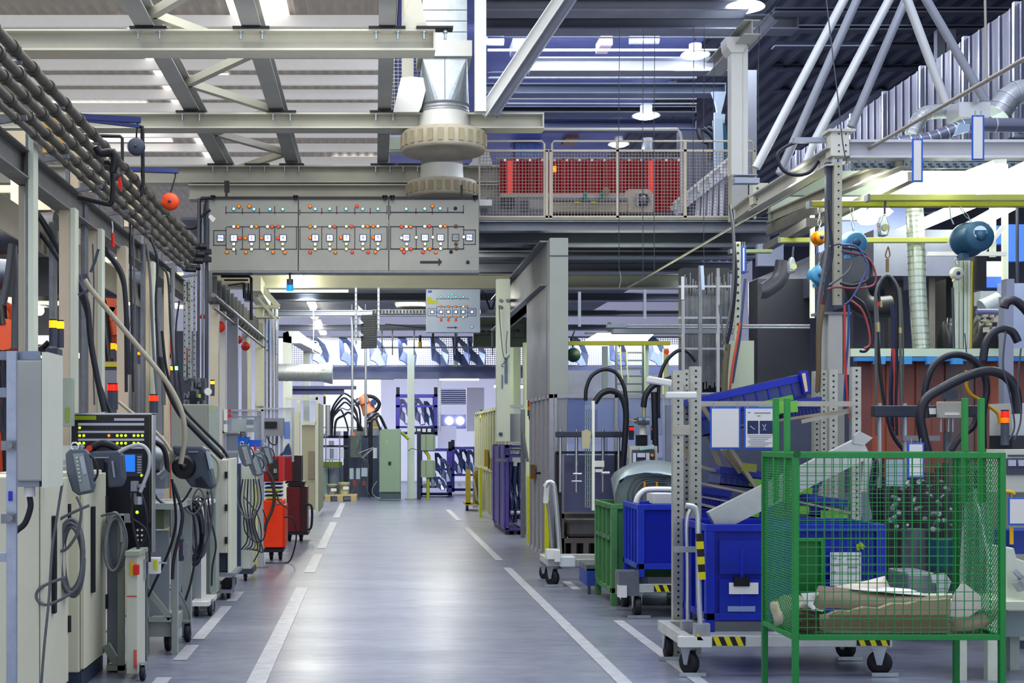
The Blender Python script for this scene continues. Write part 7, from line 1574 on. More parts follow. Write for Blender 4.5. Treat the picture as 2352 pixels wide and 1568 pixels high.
for (a, lb) in ((1451,'left tower of the pump with red lit top'),(1502,'right tower of the pump with red lit top')):
    t = T('signal_tower', lb, 'signal light', P(a,1012,16.2)); part('body', MB().pb(a-5,978,a+5,1010,16.2,.06), M('#2e3a44',.4,0,.1), t); part('red_lens', MB().pb(a-5,981,a+5,988,16.19,.02), M('#f02020',.4,0,0,emit=.9), t)
t = T('operator_panel', 'beige operator panel with keypad above the grey arched body part', 'control panel', P(1478,1068,15.9)); part('housing', MB().pb(1446,1024,1510,1070,15.9,.1), M('#b8bab0',.5,0,.06), t); part('dark_window', MB().pb(1452,1033,1504,1066,15.88,.03), M('#4c5060',.4,0,.1), t); part('keypads', MB().pb(1454,1040,1461,1062,15.86,.03).pb(1464,1040,1482,1050,15.86,.03).pb(1484,1040,1492,1062,15.86,.03), M('#c4c8dc',.5,0,.05), t); part('orange_button', MB().cyl(P(1498,1045,15.85),P(1498,1045,15.88),.018,12), amber, t); part('sticker', MB().pp([(1468,1026),(1502,1021),(1502,1030),(1470,1034)], 15.87, .02), M('#a8c8c4',.5,0,.1), t)
t = T('mesh_gate', 'greenish mesh gate with bright white edge post before the dosing machine', 'gate', P(1352,1168,15.6)); part('white_edge', MB().pb(1360,920,1366,1172,15.6,.05), M('#dfe2dc',.4,0,.05), t); m = MB()
for a in (1344,1349,1354): m.pb(a,930,a+1.6,1165,15.62,.02)
for y in range(940,1165,16): m.pb(1344,y,1360,y+1.2,15.62,.02)
part('mesh', m, M('#8fa890',.45,.1,.1), t); part('pouch', MB().pp([(1337,990),(1350,986),(1358,992),(1354,1030),(1337,1030)], 15.55, .05), M('#b0ac90',.6,0,.1), t)
# arched body part (wheel house)
bp = T('arched_body_part', 'grey pressed wheel house arch with concentric grooves resting above the containers', 'car part', P(1480,1157,13.6)); ap = M('#98a4a8',.3,.45,.12,4)
arc = [(1403,1098),(1410,1085),(1430,1072),(1455,1061),(1485,1056),(1515,1057),(1545,1062),(1560,1066)]
low = [(1412,1157),(1412,1140),(1420,1105),(1440,1092),(1480,1085),(1515,1086),(1545,1092),(1560,1096)]
m = MB(); vs = []
for a, b in zip(arc, low): vs += [P(a[0],a[1],13.6), P(b[0],b[1],13.5), P(a[0],a[1]+3,14.1)]
m.add(vs, [(3*i,3*i+1,3*i+4,3*i+3) for i in range(7)] + [(3*i,3*i+3,3*i+5,3*i+2) for i in range(7)], True); part('arch_rim', m, M('#8a969c',.3,.5,.1,4), bp)
part('inner_wall', MB().pp([(1412,1157),(1414,1120),(1440,1094),(1480,1086),(1540,1092),(1560,1100),(1560,1157)], 13.55, .02), ap, bp)
m = MB()
for k in range(4): r = 24+k*10; m.tube(pts([(1498-r,1150),(1498-r,1130),(1498-r*.7,1126-r*.5),(1498,1118-r*.45),(1530,1120-r*.45)],13.53), .006, 6, 5)
part('grooves', m, M('#6c787e',.35,.4,.1), bp)
for a in (1481,1509): S('amber_pin', 'amber pin standing on the arched part, %s' % ('left' if a < 1500 else 'right'), 'pin', MB().pb(a-2,1106,a+2,1124,13.45,.02), amber)

S('backdrop_sheet', 'grey blue backdrop sheet added behind the tilted crates of the rack', 'screen', MB().pb(1605,905,1875,1230,12.3,.05), M('#5c6276',.5,.1,.25,3))  # added dark backdrop that hides the bright back wall behind the rack
S('backdrop_sheet', 'dim violet grey sheet between rack and dosing machine', 'screen', MB().pb(1530,930,1600,1160,15.2,.05), M('#7c8094',.4,.2,.25,3))
# ================================================================== right crane steelwork
kd = 11.5
t = T('crane_post', 'cream slotted crane post carrying the bolted junction block', 'post', P(1925,1060,kd))
part('post_body', MB().pb(1916,372,1934,700,kd,.06), M('#a8a898',.45,.1,.12,8), t); part('dark_side', MB().pb(1898,372,1914,720,kd+.05,.05), dgrey, t)
part('junction_block', MB().pb(1909,298,1951,358,kd-.02,.14), M('#c4c4ba',.45,0,.08), t, bev=.004); part('cap_plate', MB().pb(1904,295,1966,301,kd-.04,.2), M('#b8b8ae',.45,0,.08), t)
m = MB()
for a in (1927,1943):
    for b in (307,333,347): m.cyl(P(a,b,kd-.025),P(a,b,kd-.02),.008,10)
part('block_bolts', m, dgrey, t); m = MB(); y = 382
while y < 690: m.cyl(P(1926,y,kd-.003),P(1926,y,kd),.008,8); y += 18.5
part('hole_pattern', m, black, t)
part('lower_column', MB().pb(1903,720,1935,860,kd-.05,.12).pb(1938,722,1952,860,kd-.02,.1).pb(1884,722,1900,860,kd,.1), M('#b4b6b2',.45,.1,.12,4), t)
part('clip_plate', MB().pb(1880,716,1955,722,kd-.06,.2), galvd, t)
lower = part('lower_column', MB().box(X(1903,kd),X(1935,kd),kd-.05,kd+.07,0,Z(860,kd)), M('#a4a6a2',.45,.1,.12,4), t)
perforated('pale slotted crane post left of the jib, slightly leaning', 1688, 1702, 555, 790, 12.8, mt=M('#a8aca0',.4,.3,.15,8), pitch=.075, hole=.012)
simple('post_box', 'pale green box housing at the foot of the left slotted crane post', 'housing', 1675, 782, 1732, 905, 12.6, .2, M('#c0cab4',.45,0,.06))
hbeam('crane_beam', 'white crane cross beam reaching to the right picture edge', X(1952,kd), X(2460,kd), kd, 320, 362, .14, M('#b8bac0',.45,0,.06))
S('crane_beam', 'white longitudinal crane beam running from the junction block down the hall', 'crane beam', MB().ibeam(P(1915,358,kd), P(1732,468,kd*1.25), .12, .16), M('#b8b8b4',.45,0,.08))
S('beam_end_block', 'cream bolted end block halfway on the longitudinal crane beam', 'beam end', MB().mat(0).pb(1730,420,1764,468,14.2,.15).mat(1).cyl(P(1740,432,14.19),P(1740,432,14.2),.012).cyl(P(1740,445,14.19),P(1740,445,14.2),.012).cyl(P(1740,458,14.19),P(1740,458,14.2),.012), [M('#c0c0b4',.45,0,.08), dgrey])
S('crane_beam', 'lower longitudinal beam continuing left from the bolted end block', 'crane beam', MB().ibeam(P(1745,455,14.2), P(1690,495,16), .12, .16), M('#b0b0aa',.45,0,.08))
S('crane_rail', 'grey hanging crane rail sloping under the white cross beam', 'crane rail', MB().ibeam(P(2078,368,kd+.1), P(1770,500,15.6), .09, .12).bar(P(2095,405,kd), P(1815,545,15.5), .07, .08), M('#9c9a92',.45,.1,.15,6))
S('crane_rail', 'second grey crane rail lower left of the yellow rails', 'crane rail', MB().bar(P(1905,470,12.6), P(1770,528,16), .1, .12).bar(P(1862,510,12.4),P(1760,570,15.8),.08,.08), M('#7e7c78',.45,.1,.15,6))
t = T('slotted_channel', 'blue grey slotted channel below the white cross beam', 'channel', P(2150,386,11.8)); part('channel', MB().pb(1955,372,2460,386,11.8,.05), M('#8a98a4',.4,.2,.1), t); m = MB()
for k in range(26): m.pb(1962+k*19,375,1970+k*19,378,11.79,.01); m.pb(1968+k*19,381,1976+k*19,384,11.79,.01)
part('hole_pattern', m, dgrey, t)
S('slotted_channel', 'short slotted channel above the left crane post', 'channel', MB().pb(1688,408,1745,420,12.7,.1).pb(1688,400,1740,402,12.7,.1).pb(1825,315,1908,326,11.6,.06), M('#98a0b0',.4,.2,.1))
yr = M('#a8a838',.4,.1,.15,3,stretch=(1,6,6)); yr2 = M('#c0c66a',.4,.1,.15,3)
for (a,b,c_,e,d,mt,lb) in [(1996,446,2460,460,12.0,yr2,'upper yellow crane rail at the right'),(1862,461,2460,474,12.2,yr,'lower yellow crane rail below the upper one'),(1790,545,2180,556,13.6,yr2,'pale yellow rail further back below the balancers'),(1680,572,1775,580,14.2,M('#a4b888',.4,.1,.1),'short pale rail left of the orange balancer')]:
    t = T('crane_rail', lb, 'crane rail', P((a+c_)/2,e,d)); part('rail_body', MB().pb(a,b,c_,e,d,.08), mt, t, bev=.006); part('end_cap', MB().pb(a-3,b-1,a+3,e+1,d-.01,.1), galvd, t)
# soffit panels behind crane
simple('canopy_sheet', 'pale greenish canopy panel below the slotted channel', 'canopy', 1820, 392, 2460, 448, 14.5, .1, M('#7a8478',.5,0,.08,emit=.02,ecol='#e8ffe0')); simple('canopy_sheet', 'pale canopy panel lower left behind the sloping rails', 'canopy', 1770, 440, 1990, 505, 15.5, .1, M('#7e8884',.5,0,.08,emit=.02,ecol='#e8ffe0'))  # faint greenish brightness put into both panels as emission
# sloping rod
t = T('sloping_rod', 'long thin conduit rod sloping across the whole right side', 'rod', P(1900,392,11)); part('rod', MB().cyl((X(2352,8.3)+.3, 8.3*.95, EYE+X(2352,8.3)*.583+.17), P(1436,664,22), .016, 10), M('#a8a49c',.4,.3,.1), t)
# verify direction: rod follows x = 4.0 m line
part('suspension', MB().cyl(P(2266,180,8.8), P(2262,-30,8.8), .008, 6), M('#a8a49c',.4,.3,.1), t)
for (ps, lb) in [([(1938,0),(1736,386)],'leftmost pale tube strut dropping from the roof'),([(1968,0),(1790,400)],'dark twin of the leftmost strut'),([(2042,0),(1868,330)],'second pale tube strut'),([(2080,0),(1955,292)],'violet grey strut meeting the junction block'),([(2084,0),(2172,235)],'pale strut leaning to the right'),([(2122,-10),(2262,230)],'darker strut leaning to the right of it')]:
    dark = 'dark' in lb or 'violet' in lb; dd = 13.0 + (.5 if dark else 0)
    a, b = ps; S('tube_strut', lb, 'strut', MB().cyl(P(a[0]+ (a[0]-b[0])*.08, a[1]-(b[1]-a[1])*.08, dd), P(b[0],b[1],dd), .042, 14), steelb if dark else M('#b4b8bc',.4,.2,.08))
S('tube_strut', 'lower end of the second pale strut beside the black hose loop', 'strut', MB().cyl(P(1868,330,12.4), P(1852,372,12.4), .035, 12), M('#b4b8bc',.4,.2,.08))
hz('black_hose', 'black hose looping left of the junction block', [(1880,320),(1835,325),(1800,340),(1785,360),(1800,392),(1830,402),(1860,395),(1880,370)], 11.9, 4, hose); 
hz('thin_cable', 'thin cable running up from the junction block to the roof', [(1945,375),(1936,330),(1925,230),(1912,120),(1898,0)], 11.3, 1.5, dgrey, cat='cable')
# large ducts upper right
dr = T('rectangular_duct', 'huge ribbed sheet metal duct at the upper right corner', 'duct', (7.4, 20, EYE+3.3)); dm = M('#64677c',.4,.5,.2,3,stretch=(1,5,.4))
part('duct_body', MB().box(7.2, 8.4, 13.6, 24, EYE+3.4, EYE+4.85), dm, dr); m = MB(); y = 13.8
while y < 24: m.box(7.16, 8.44, y, y+.06, EYE+3.37, EYE+4.88); y += 1.3
part('duct_flanges', m, M('#b0b4c4',.3,.6,.1), dr); m = MB(); y = 13.95
while y < 24: m.box(7.185, 7.2, y, y+.04, EYE+3.4, EYE+4.85); y += .26
part('duct_folds', m, M('#7c8094',.35,.6,.1), dr)
S('rectangular_duct', 'lower sheet metal duct in the middle distance behind the crane rails', 'duct', MB().box(5.4, 6.3, 14.6, 19.5, EYE+1.75, EYE+2.25), M('#8e92a4',.35,.5,.15,3))
for (ps, d, r, mt, lb) in [([(2096,310),(2110,275),(2135,258),(2210,256)],14,17,galv,'segmented silver duct elbow at the upper right'),([(1960,360),(2060,330),(2130,320),(2190,300),(2230,288),(2400,288)],13.2,16,M('#6c7084',.3,.6,.1),'long dark spiral duct bending to the right edge'),([(2290,262),(2330,215),(2400,210)],13.8,28,galv,'large round duct stub at the right picture edge')]:
    t = T('spiral_duct', lb, 'duct', P(ps[0][0],ps[0][1],d)); part('tube', MB().tube(pts(ps,d), r*d/FOC, 20, 5), mt, t); q = crom(pts(ps,d), 6); m = MB()
    for k in range(0, len(q)-1, 2): m.cyl(q[k], q[k]+(q[k+1]-q[k]).normalized()*.012, r*d/FOC*1.04, 20)
    part('seams', m, zinc, t)
simple('duct_damper', 'bright square duct box between the ducts at the upper right', 'duct box', 2203, 234, 2275, 268, 13.6, .3, M('#c4c8cc',.3,.4,.08)); S('duct_bracket', 'small blue grey bracket below the dark spiral duct', 'bracket', MB().pp([(2203,284),(2228,284),(2228,300),(2190,312),(2196,305)], 12.9, .05), M('#8fa4bc',.4,.1,.1))
# linear lamps
def linlamp(label, a, b, d0, d1, w=.11, e=3):
    p, q = P(a[0],a[1],d0), P(b[0],b[1],d1); t = T('linear_lamp', label, 'light fixture', (p+q)/2); dv = Vector((0,0,.035))
    part('diffuser', MB().bar(p, q, w, .05), EM('#fbffe8', e), t, bev=.012); part('housing', MB().bar(p+dv+Vector((0,0,.01)), q+dv+Vector((0,0,.01)), w*.8, .03), white, t)
linlamp('bright linear lamp below the white crane beam, left one', (2298,384), (2150,436), 10.2, 12.6); linlamp('bright linear lamp cut by the right picture edge', (2400,372), (2255,440), 9.6, 11.6)
linlamp('long bright lamp row behind the yellow rails', (2230,470), (2020,560), 12.8, 16.5, .14); linlamp('second long lamp row right of the silver hose', (2330,470), (2160,560), 12.6, 15.6, .12)
for (cx,cy,w,d,lb) in [(2018,487,32,12.9,'round glowing lamp between rail and metal balancer'),(2106,438,28,13.6,'flat glowing lamp above the yellow rails'),(1994,506,24,14,'small glowing lamp left of the metal balancer')]:
    t = T('round_lamp', lb, 'lamp', P(cx,cy+5,d)); r = w*d/FOC; c = P(cx,cy,d); part('glowing_glass', MB().lathe([(.001,-.05),(r*.7,-.035),(r,0)], c, 20), lampw, t); part('shade', MB().lathe([(r,0),(r*.5,.06),(.001,.08)], c, 20), white, t)
# big work light over the middle machines
t = T('work_light', 'wide glowing work light above the scaffold in the middle right', 'light fixture', P(1425,783,18)); part('glowing_panel', MB().prism([P(1345,782,18),P(1487,782,18),P(1503,766,19.5),P(1372,766,19.5)], (0,0,.01)), EM('#fbffd4', 7), t); part('housing', MB().pb(1345,762,1510,766,19.6,.1), grey, t); part('yellow_rail', MB().pb(1306,783,1540,792,17.9,.08), yr, t)
for (a,b) in ((1330,30),(1382,22)): pass
# posts, hoses and conduits
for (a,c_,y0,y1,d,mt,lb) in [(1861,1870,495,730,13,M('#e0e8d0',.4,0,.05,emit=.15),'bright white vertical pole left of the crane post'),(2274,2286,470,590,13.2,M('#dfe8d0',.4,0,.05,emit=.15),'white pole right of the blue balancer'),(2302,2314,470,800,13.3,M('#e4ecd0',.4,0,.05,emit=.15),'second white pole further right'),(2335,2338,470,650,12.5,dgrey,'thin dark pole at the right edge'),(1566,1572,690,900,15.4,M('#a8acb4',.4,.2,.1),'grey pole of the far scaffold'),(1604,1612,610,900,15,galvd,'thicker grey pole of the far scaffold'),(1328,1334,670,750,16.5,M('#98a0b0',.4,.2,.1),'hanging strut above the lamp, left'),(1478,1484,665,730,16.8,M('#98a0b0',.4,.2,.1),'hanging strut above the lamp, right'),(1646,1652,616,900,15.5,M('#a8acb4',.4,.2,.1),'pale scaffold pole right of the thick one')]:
    post('vertical_pole', lb, 'pole', P((a+c_)/2,y1,d), P((a+c_)/2,y0,d), (c_-a)*d/FOC, .04, mt)  # the white poles have brightness put into their material as emission
t = T('flexible_duct', 'bright silver flexible duct hanging down in the right bay', 'duct', P(2110,800,13.8)); part('tube', MB().tube(pts([(2100,470),(2104,560),(2108,680),(2116,800)],13.8), .085, 20, 5), M('#c8d4cc',.25,.6,.1,6), t); q = crom(pts([(2100,470),(2104,560),(2108,680),(2116,800)],13.8), 8); m = MB()
for k in range(len(q)-1): m.cyl(q[k], q[k]+Vector((0,0,-.01)), .088, 20)
part('rings', m, M('#a8b4a8',.3,.6,.1), t)
t = T('aluminium_profile', 'bright aluminium lifting profile in the right bay', 'profile', P(2213,800,12.8)); m = MB()
for a in (2195,2205,2214,2222): m.pb(a,598,a+7,800,12.8+.01*(a%3),.06)
part('ribs', m, M('#c4d0c4',.3,.5,.1,6), t); part('dark_cable', MB().cyl(P(2191,800,12.75),P(2188,660,12.75),.012,6), dgrey, t)
S('yellow_pipe', 'thin yellow pipe beside the aluminium profile', 'pipe', MB().cyl(P(2230,800,12.7), P(2234,600,12.7), .012, 8), M('#a89c38',.4,.2,.1))
# balancers
def balancer(label, cx, cy, r, d, mt, chain, ax='y', lab=False, dep=1.0):
    t = T('spring_balancer', label, 'spring balancer', P(cx, cy+r, d)); R_ = r*d/FOC; c = P(cx, cy, d); h = R_*dep
    part('drum', MB().lathe([(.001,-h*1.05),(R_*.8,-h),(R_*.98,-h*.8),(R_,h*.3),(R_*1.12,h*.35),(R_*1.12,h*.6),(R_*.9,h*.7),(.001,h*.75)], c, 30, ax), mt, t)
    part('hub', MB().lathe([(.001,-h*1.22),(R_*.3,-h*1.2),(R_*.34,-h*1.0)], c, 18, ax), M('#2c4c70',.45,0,.1) if not lab else mt, t)
    if lab: part('round_badge', MB().cyl(c+Vector((-R_*.05,-h*1.08,R_*.2)), c+Vector((-R_*.05,-h*1.02,R_*.2)), R_*.42, 24), M('#cfe0e8',.5,0,.05), t); part('badge_band', MB().cbox(c+Vector((-R_*.05,-h*1.09,R_*.2)), R_*.75, .004, R_*.28), M('#2c5c8c',.5,0,.05), t)
    part('outlet', MB().cbox(c+Vector((-R_*.5,0,-R_*1.1)), R_*.4, R_*.6, R_*.35), mt, t)
    m = MB(); p0 = c+Vector((0,0,R_)); p1 = P(chain[0],chain[1],d); n = max(2, int((p1-p0).length/.05))
    for k in range(n):
        a = p0.lerp(p1,k/n); b = p0.lerp(p1,(k+.8)/n); dx = Vector((.012,0,0)) if k%2 else Vector((0,.012,0)); m.tube([a-dx, a+dx, b+dx, b-dx], .004, 5, 2, True)
    part('chain', m, zinc, t)
    return t
bb = M('#35607e',.4,.1,.15,6); bb2 = M('#4a86b0',.4,.1,.12,6)
balancer('large blue spring balancer with round badge under the yellow rail', 2232, 548, 36, 12, bb, (2205,474), lab=True, dep=1.25); part('second_chain', MB().tube(pts([(2190,515),(2184,500),(2181,474)],12), .006, 6), zinc, bpy.data.objects['spring_balancer'])
balancer('blue spring balancer with rim half behind the crane post', 1960, 560, 27, 12.4, bb2, (1956,474), dep=.8); balancer('smaller light blue spring balancer left of the crane post', 1880, 632, 22, 13, bb2, (1888,576), dep=.8)
balancer('orange spring balancer left of the crane post', 1882, 546, 15, 12.8, M('#e08a10',.4,0,.1), (1882,474), dep=1.1); balancer('cream small balancer on the aluminium profile', 2198, 628, 14, 12.5, M('#d0d0c0',.4,.1,.1), (2196,592), dep=.5)
def tool_bal(label, cx, cy, d, k=1.0, chain=None):
    t = T('tool_balancer', label, 'tool balancer', P(cx,cy+20*k,d)); part('body', MB().pp([(cx-9*k,cy-5*k),(cx-3*k,cy-20*k),(cx+3*k,cy-20*k),(cx+10*k,cy+2*k),(cx+6*k,cy+18*k),(cx-7*k,cy+18*k)], d, .08), zinc, t, bev=.012)
    part('hook', MB().tube(pts([(cx,cy-20*k),(cx,cy-30*k),(cx+2,cy-44*k)],d), .01, 6), dgrey, t); part('cover', MB().cyl(P(cx+2,cy+4,d-.02),P(cx+2,cy+4,d),.03,14), M('#c8d098',.4,.1,.1), t); return t
tool_bal('silver teardrop tool balancer left of the white pole', 1821, 608, 13, .95); tool_bal('silver tool balancer with yellow sticker hanging above the hose loop', 2032, 518, 12, 1.3)
S('snap_hook', 'steel snap hook and strap above the hanging hose loop', 'hook', MB().tube(pts([(2040,566),(2034,585),(2038,592),(2044,585),(2040,566)],12), .006, 6, 3).pb(2036,594,2042,624,12,.02), M('#7c6a50',.4,.3,.1))
# hanging hose loops
for i,(ps,r,mt) in enumerate([([(2013,1000),(2012,880),(2012,760),(2011,680),(2022,645),(2037,632),(2052,642),(2066,680),(2068,800),(2070,900),(2072,1000)],3.4,hoseg),([(2022,700),(2018,670),(2026,645),(2038,637),(2050,650),(2060,700),(2060,820),(2058,920),(2060,1000)],3.2,hose),([(2015,760),(2022,850),(2034,940),(2050,1000),(2080,1040)],3.6,hose),([(2026,640),(2014,660),(2016,720),(2020,790),(2016,840),(2030,930),(2055,1000),(2085,1035)],2.4,galvd),([(2052,800),(2056,850),(2058,900),(2062,960),(2058,985)],4,M('#d85a58',.4,0,.1)),([(2068,660),(2074,760),(2074,900),(2070,1000)],2,M('#5a6c50',.4,0,.1)),([(2050,700),(2052,800),(2046,900),(2050,990)],5,M('#343a5c',.4,0,.1))]):
    hz('hanging_hose', ['long grey hose in the loop hanging under the tool balancer','inner dark hose in the hanging loop','dark hose curving from the loop towards the black crossbar','thin grey hose on the left of the hanging loop','bright red hose hanging in the right half of the loop','thin green hose at the right of the hanging loop','thick navy hose in the right half of the loop'][i], ps, 11.8+.03*i, r, mt)
S('hose_fittings', 'red valve and brass couplings on the hanging loop', 'valve', MB().mat(0).pb(2018,693,2024,702,11.7,.04).mat(1).cyl(P(2024,705,11.7),P(2024,690,11.7),.012).cyl(P(2017,762,11.7),P(2016,740,11.7),.02).cyl(P(2068,765,11.7),P(2068,752,11.7),.015), [red, M('#b4a880',.3,.5,.1)])
# cable mess around crane post
for i,(ps,r,mt) in enumerate([([(1900,640),(1885,600),(1900,570),(1935,560),(1958,580),(1950,620),(1905,655)],2.6,hoseg),([(1935,568),(1975,575),(1998,600),(1995,640),(1960,655),(1930,650)],3,hose),([(1933,576),(1990,590),(2010,625),(2005,655),(1960,662),(1915,660),(1890,680),(1884,760)],2.4,M('#8c4a50',.4,0,.1)),([(1930,562),(1965,565),(1985,590),(1990,620),(1960,680),(1940,700)],2.4,M('#4a5488',.4,0,.1)),([(1898,480),(1902,540),(1895,600),(1888,640),(1880,700),(1878,800),(1880,900)],4,hoseg),([(1905,460),(1908,520),(1912,580),(1900,640),(1890,720)],3.2,hose),([(1960,680),(1985,700),(2000,740),(2003,780),(1990,805),(1975,806)],3.2,hose),([(1955,690),(1980,712),(1994,750),(1998,790),(1985,800)],2.6,M('#a04a48',.4,0,.1)),([(1950,700),(1948,780),(1942,860),(1938,940)],2.6,M('#2c5c98',.4,0,.1)),([(1940,700),(1940,800),(1945,900),(1950,960)],3,M('#b83c40',.4,0,.1)),([(1890,700),(1882,760),(1880,850),(1878,900)],6,M('#6a5c44',.5,0,.1))]):
    hz('looped_cable', ['grey cable loop left of the crane post','dark cable loop right of the crane post','dull red cable loop round the crane post','blue grey cable loop right of the crane post','long grey cable falling left of the crane post','dark cable falling left of the crane post','black hose loop below the crane post','red brown hose inside the black loop','blue hose running down the crane column','red hose running down the crane column','brown wrapped bundle left of the crane column'][i], ps, kd-.15-.02*i, r, mt, cat='cable')
for i,(ps,r,mt) in enumerate([([(1682,480),(1686,560),(1690,640),(1680,740),(1668,800),(1662,880)],4,hose),([(1676,470),(1684,540),(1684,640),(1676,720),(1660,790)],3,hoseg),([(1712,640),(1704,720),(1700,770),(1692,820),(1682,880)],3,M('#4a5a80',.4,0,.1)),([(1700,740),(1690,800),(1682,850),(1676,900)],3,M('#d06048',.4,0,.1)),([(1672,790),(1666,850),(1664,920)],7,M('#6a6450',.5,0,.1)),([(1652,700),(1660,760),(1668,800)],2.4,hoseg)]):
    hz('looped_cable', ['dark cable running down the left slotted crane post','grey cable beside the left slotted crane post','slate cable right of the left slotted crane post','orange red cable at the pale green housing','brown wrapped bundle left of the pale green housing','thin grey cable bending to the brown bundle'][i], ps, 12.5-.03*i, r, mt, cat='cable')
# curtain wall behind
t = T('machine_barrier', 'cream topped barrier with hanging red brown welding strips in the right bay', 'barrier', P(2160,1030,13.4)); part('top_rail', MB().pb(1955,800,2460,818,13.4,.15), M('#c4cfb8',.45,0,.06), t); part('lower_blue_rail', MB().pb(1965,820,2460,829,13.35,.06), lblue, t)
cmats = [M(h,.4,0,.2,3) for h in ('#7a4a48','#8c5246','#6a5a5a','#a0583f','#86524a','#786462','#90544a','#845048')]
for k in range(13):
    a = 1968+k*34; vs = []; part('curtain_strip', MB().pb(a,828,a+33.5,1130,13.5+.02*(k%2),.01), cmats[(k*3)%8], t)
for a in (2012,2073,2133,2190,2300): part('blue_clip', MB().pb(a-2,818,a+22,836,13.3,.08), M('#4c98d8',.4,0,.1), t)
simple('grey_cladding', 'grey cladding panel in the right bay behind the flexible duct', 'cladding', 2040, 560, 2075, 800, 15, .1, M('#4c4c50',.5,.1,.15)); simple('grey_cladding', 'wide dark cladding panel behind the flexible duct', 'cladding', 2120, 560, 2200, 800, 15.2, .1, M('#5c5a58',.5,.1,.15)); simple('grey_cladding', 'pale leaning cladding strip right of the flexible duct', 'cladding', 2134, 556, 2148, 800, 14.8, .05, M('#8c8a84',.5,.1,.1)); simple('grey_cladding', 'dark box unit left of the crane post in the right bay', 'cladding', 1740, 640, 1860, 880, 17, .4, M('#484a54',.5,.1,.15)); simple('grey_cladding', 'grey blue box between crane post and hose loops', 'cladding', 1960, 560, 2040, 800, 16, .3, M('#5e6070',.5,.1,.15)); simple('grey_cladding', 'dark machine body far right above the barrier', 'cladding', 2200, 560, 2260, 800, 14.6, .3, M('#383a40',.5,.1,.15))
S('dark_elbow', 'fat black ventilation elbow behind the hanging hoses', 'elbow', MB().tube(pts([(1960,650),(1975,690),(2000,706),(2045,704)],14.2), .12, 18, 6), M('#34363e',.35,.2,.15)); S('dark_elbow', 'grey duct elbow left of the white pole', 'elbow', MB().tube(pts([(1800,600),(1790,640),(1760,665),(1745,668)],15), .09, 16, 5), M('#5c5e68',.35,.3,.15))
blob('black_dome', 'black rounded hood behind the aluminium profile', 'hood', P(2178,800,14.0), (.1,.1,.28), black, 2); blob('black_dome', 'black rounded hood right of the aluminium profile', 'hood', P(2255,800,13.9), (.16,.1,.3), black, 4); simple('black_monitor', 'black hanging monitor below the blue balancer', 'monitor', 2243, 588, 2266, 665, 12.6, .05, black)
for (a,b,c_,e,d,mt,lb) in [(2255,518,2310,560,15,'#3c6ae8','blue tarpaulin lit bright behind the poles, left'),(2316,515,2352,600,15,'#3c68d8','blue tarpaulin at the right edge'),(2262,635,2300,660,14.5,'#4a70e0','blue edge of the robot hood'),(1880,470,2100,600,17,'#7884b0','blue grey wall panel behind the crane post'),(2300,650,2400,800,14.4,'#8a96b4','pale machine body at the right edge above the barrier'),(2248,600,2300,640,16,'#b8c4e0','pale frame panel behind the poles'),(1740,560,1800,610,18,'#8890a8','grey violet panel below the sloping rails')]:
    simple('backdrop_panel', lb, 'panel', a, b, c_, e, d, .1, M(mt,.5,0,.15,3,emit=.12))  # light on these panels put into the material as faint emission
S('white_brace', 'white diagonal brace between the bright poles', 'brace', MB().bar(P(2130,583,13.1),P(2310,583,13.1),.04).bar(P(2255,580,13.15),P(2305,520,13.15),.04), white)
t = T('welding_gun', 'white and blue spot welding robot head in the right bay', 'robot head', P(2280,760,13.6)); part('cylinder_body', MB().cyl(P(2255,708,13.6), P(2295,690,13.6), .09, 18).pb(2252,668,2300,700,13.6,.15), M('#b4bcc4',.35,.2,.1), t); part('bar', MB().cyl(P(2243,716,13.4),P(2310,716,13.4),.03,12), M('#6c6e98',.4,.1,.1), t); rr = random.Random(5); m = MB()
for i in range(16): a = 2256+rr.random()*40; b = 722+rr.random()*38; m.pb(a,b,a+4+rr.random()*6,b+4+rr.random()*8,13.3-.1*rr.random(),.06)
part('fittings', m, M('#b8b4a4',.3,.4,.15), t)
# machine behind the cage
md3 = 11.0
t = T('hose_machine', 'black crossbar machine with guide rods and sensor box behind the cage', 'machine', (X(2150,md3),md3,0)); part('crossbar', MB().pb(2010,931,2262,957,md3,.1), M('#3c4250',.45,0,.1), t, bev=.008)
for a in (2021,2079): part('guide_rod', MB().cyl(P(a,1120,md3+.05), P(a,926,md3+.05), .018, 10), M('#b8bcc4',.3,.5,.1), t)
part('label_plate', MB().pb(2128,937,2150,951,md3-.01,.012), paper, t); sb = part('sensor_box', MB().pb(2157,922,2213,960,md3-.06,.06), M('#b2b2a8',.45,0,.06), t, bev=.006); part('white_strip', MB().pb(2170,947,2204,953,md3-.065,.01), paper, sb); part('top_connector', MB().pb(2170,895,2200,916,md3-.02,.08), dgrey, t)
m = MB()
for a in (2161,2178,2188): m.cyl(P(a,992,md3-.03),P(a,961,md3-.03),.011,8)
part('probes', m, galv, t); part('lower_bar', MB().pb(2075,1000,2160,1012,md3,.06), M('#8a8c94',.4,.2,.1), t); part('column', MB().pb(2172,990,2185,1050,md3+.02,.05), galvd, t)
part('black_column', MB().box(X(2010,md3+.3),X(2030,md3+.3),md3+.3,md3+.4,0,Z(1040,md3+.3)).box(X(2250,md3+.3),X(2262,md3+.3),md3+.3,md3+.4,0,Z(1080,md3+.3)), bk, t); part('base_plate', MB().box(X(2000,md3+.2),X(2270,md3+.2),md3+.2,md3+.9,0,.12), dgrey, t)
gh = M('#2a2d38',.38,0,.12)
hz('black_hose', 'very thick black hose sweeping across in front of the barrier', [(2130,1040),(2118,990),(2114,950),(2128,915),(2170,888),(2225,862),(2275,852),(2312,866),(2333,900),(2336,950)], 10.6, 11, gh, n=12)
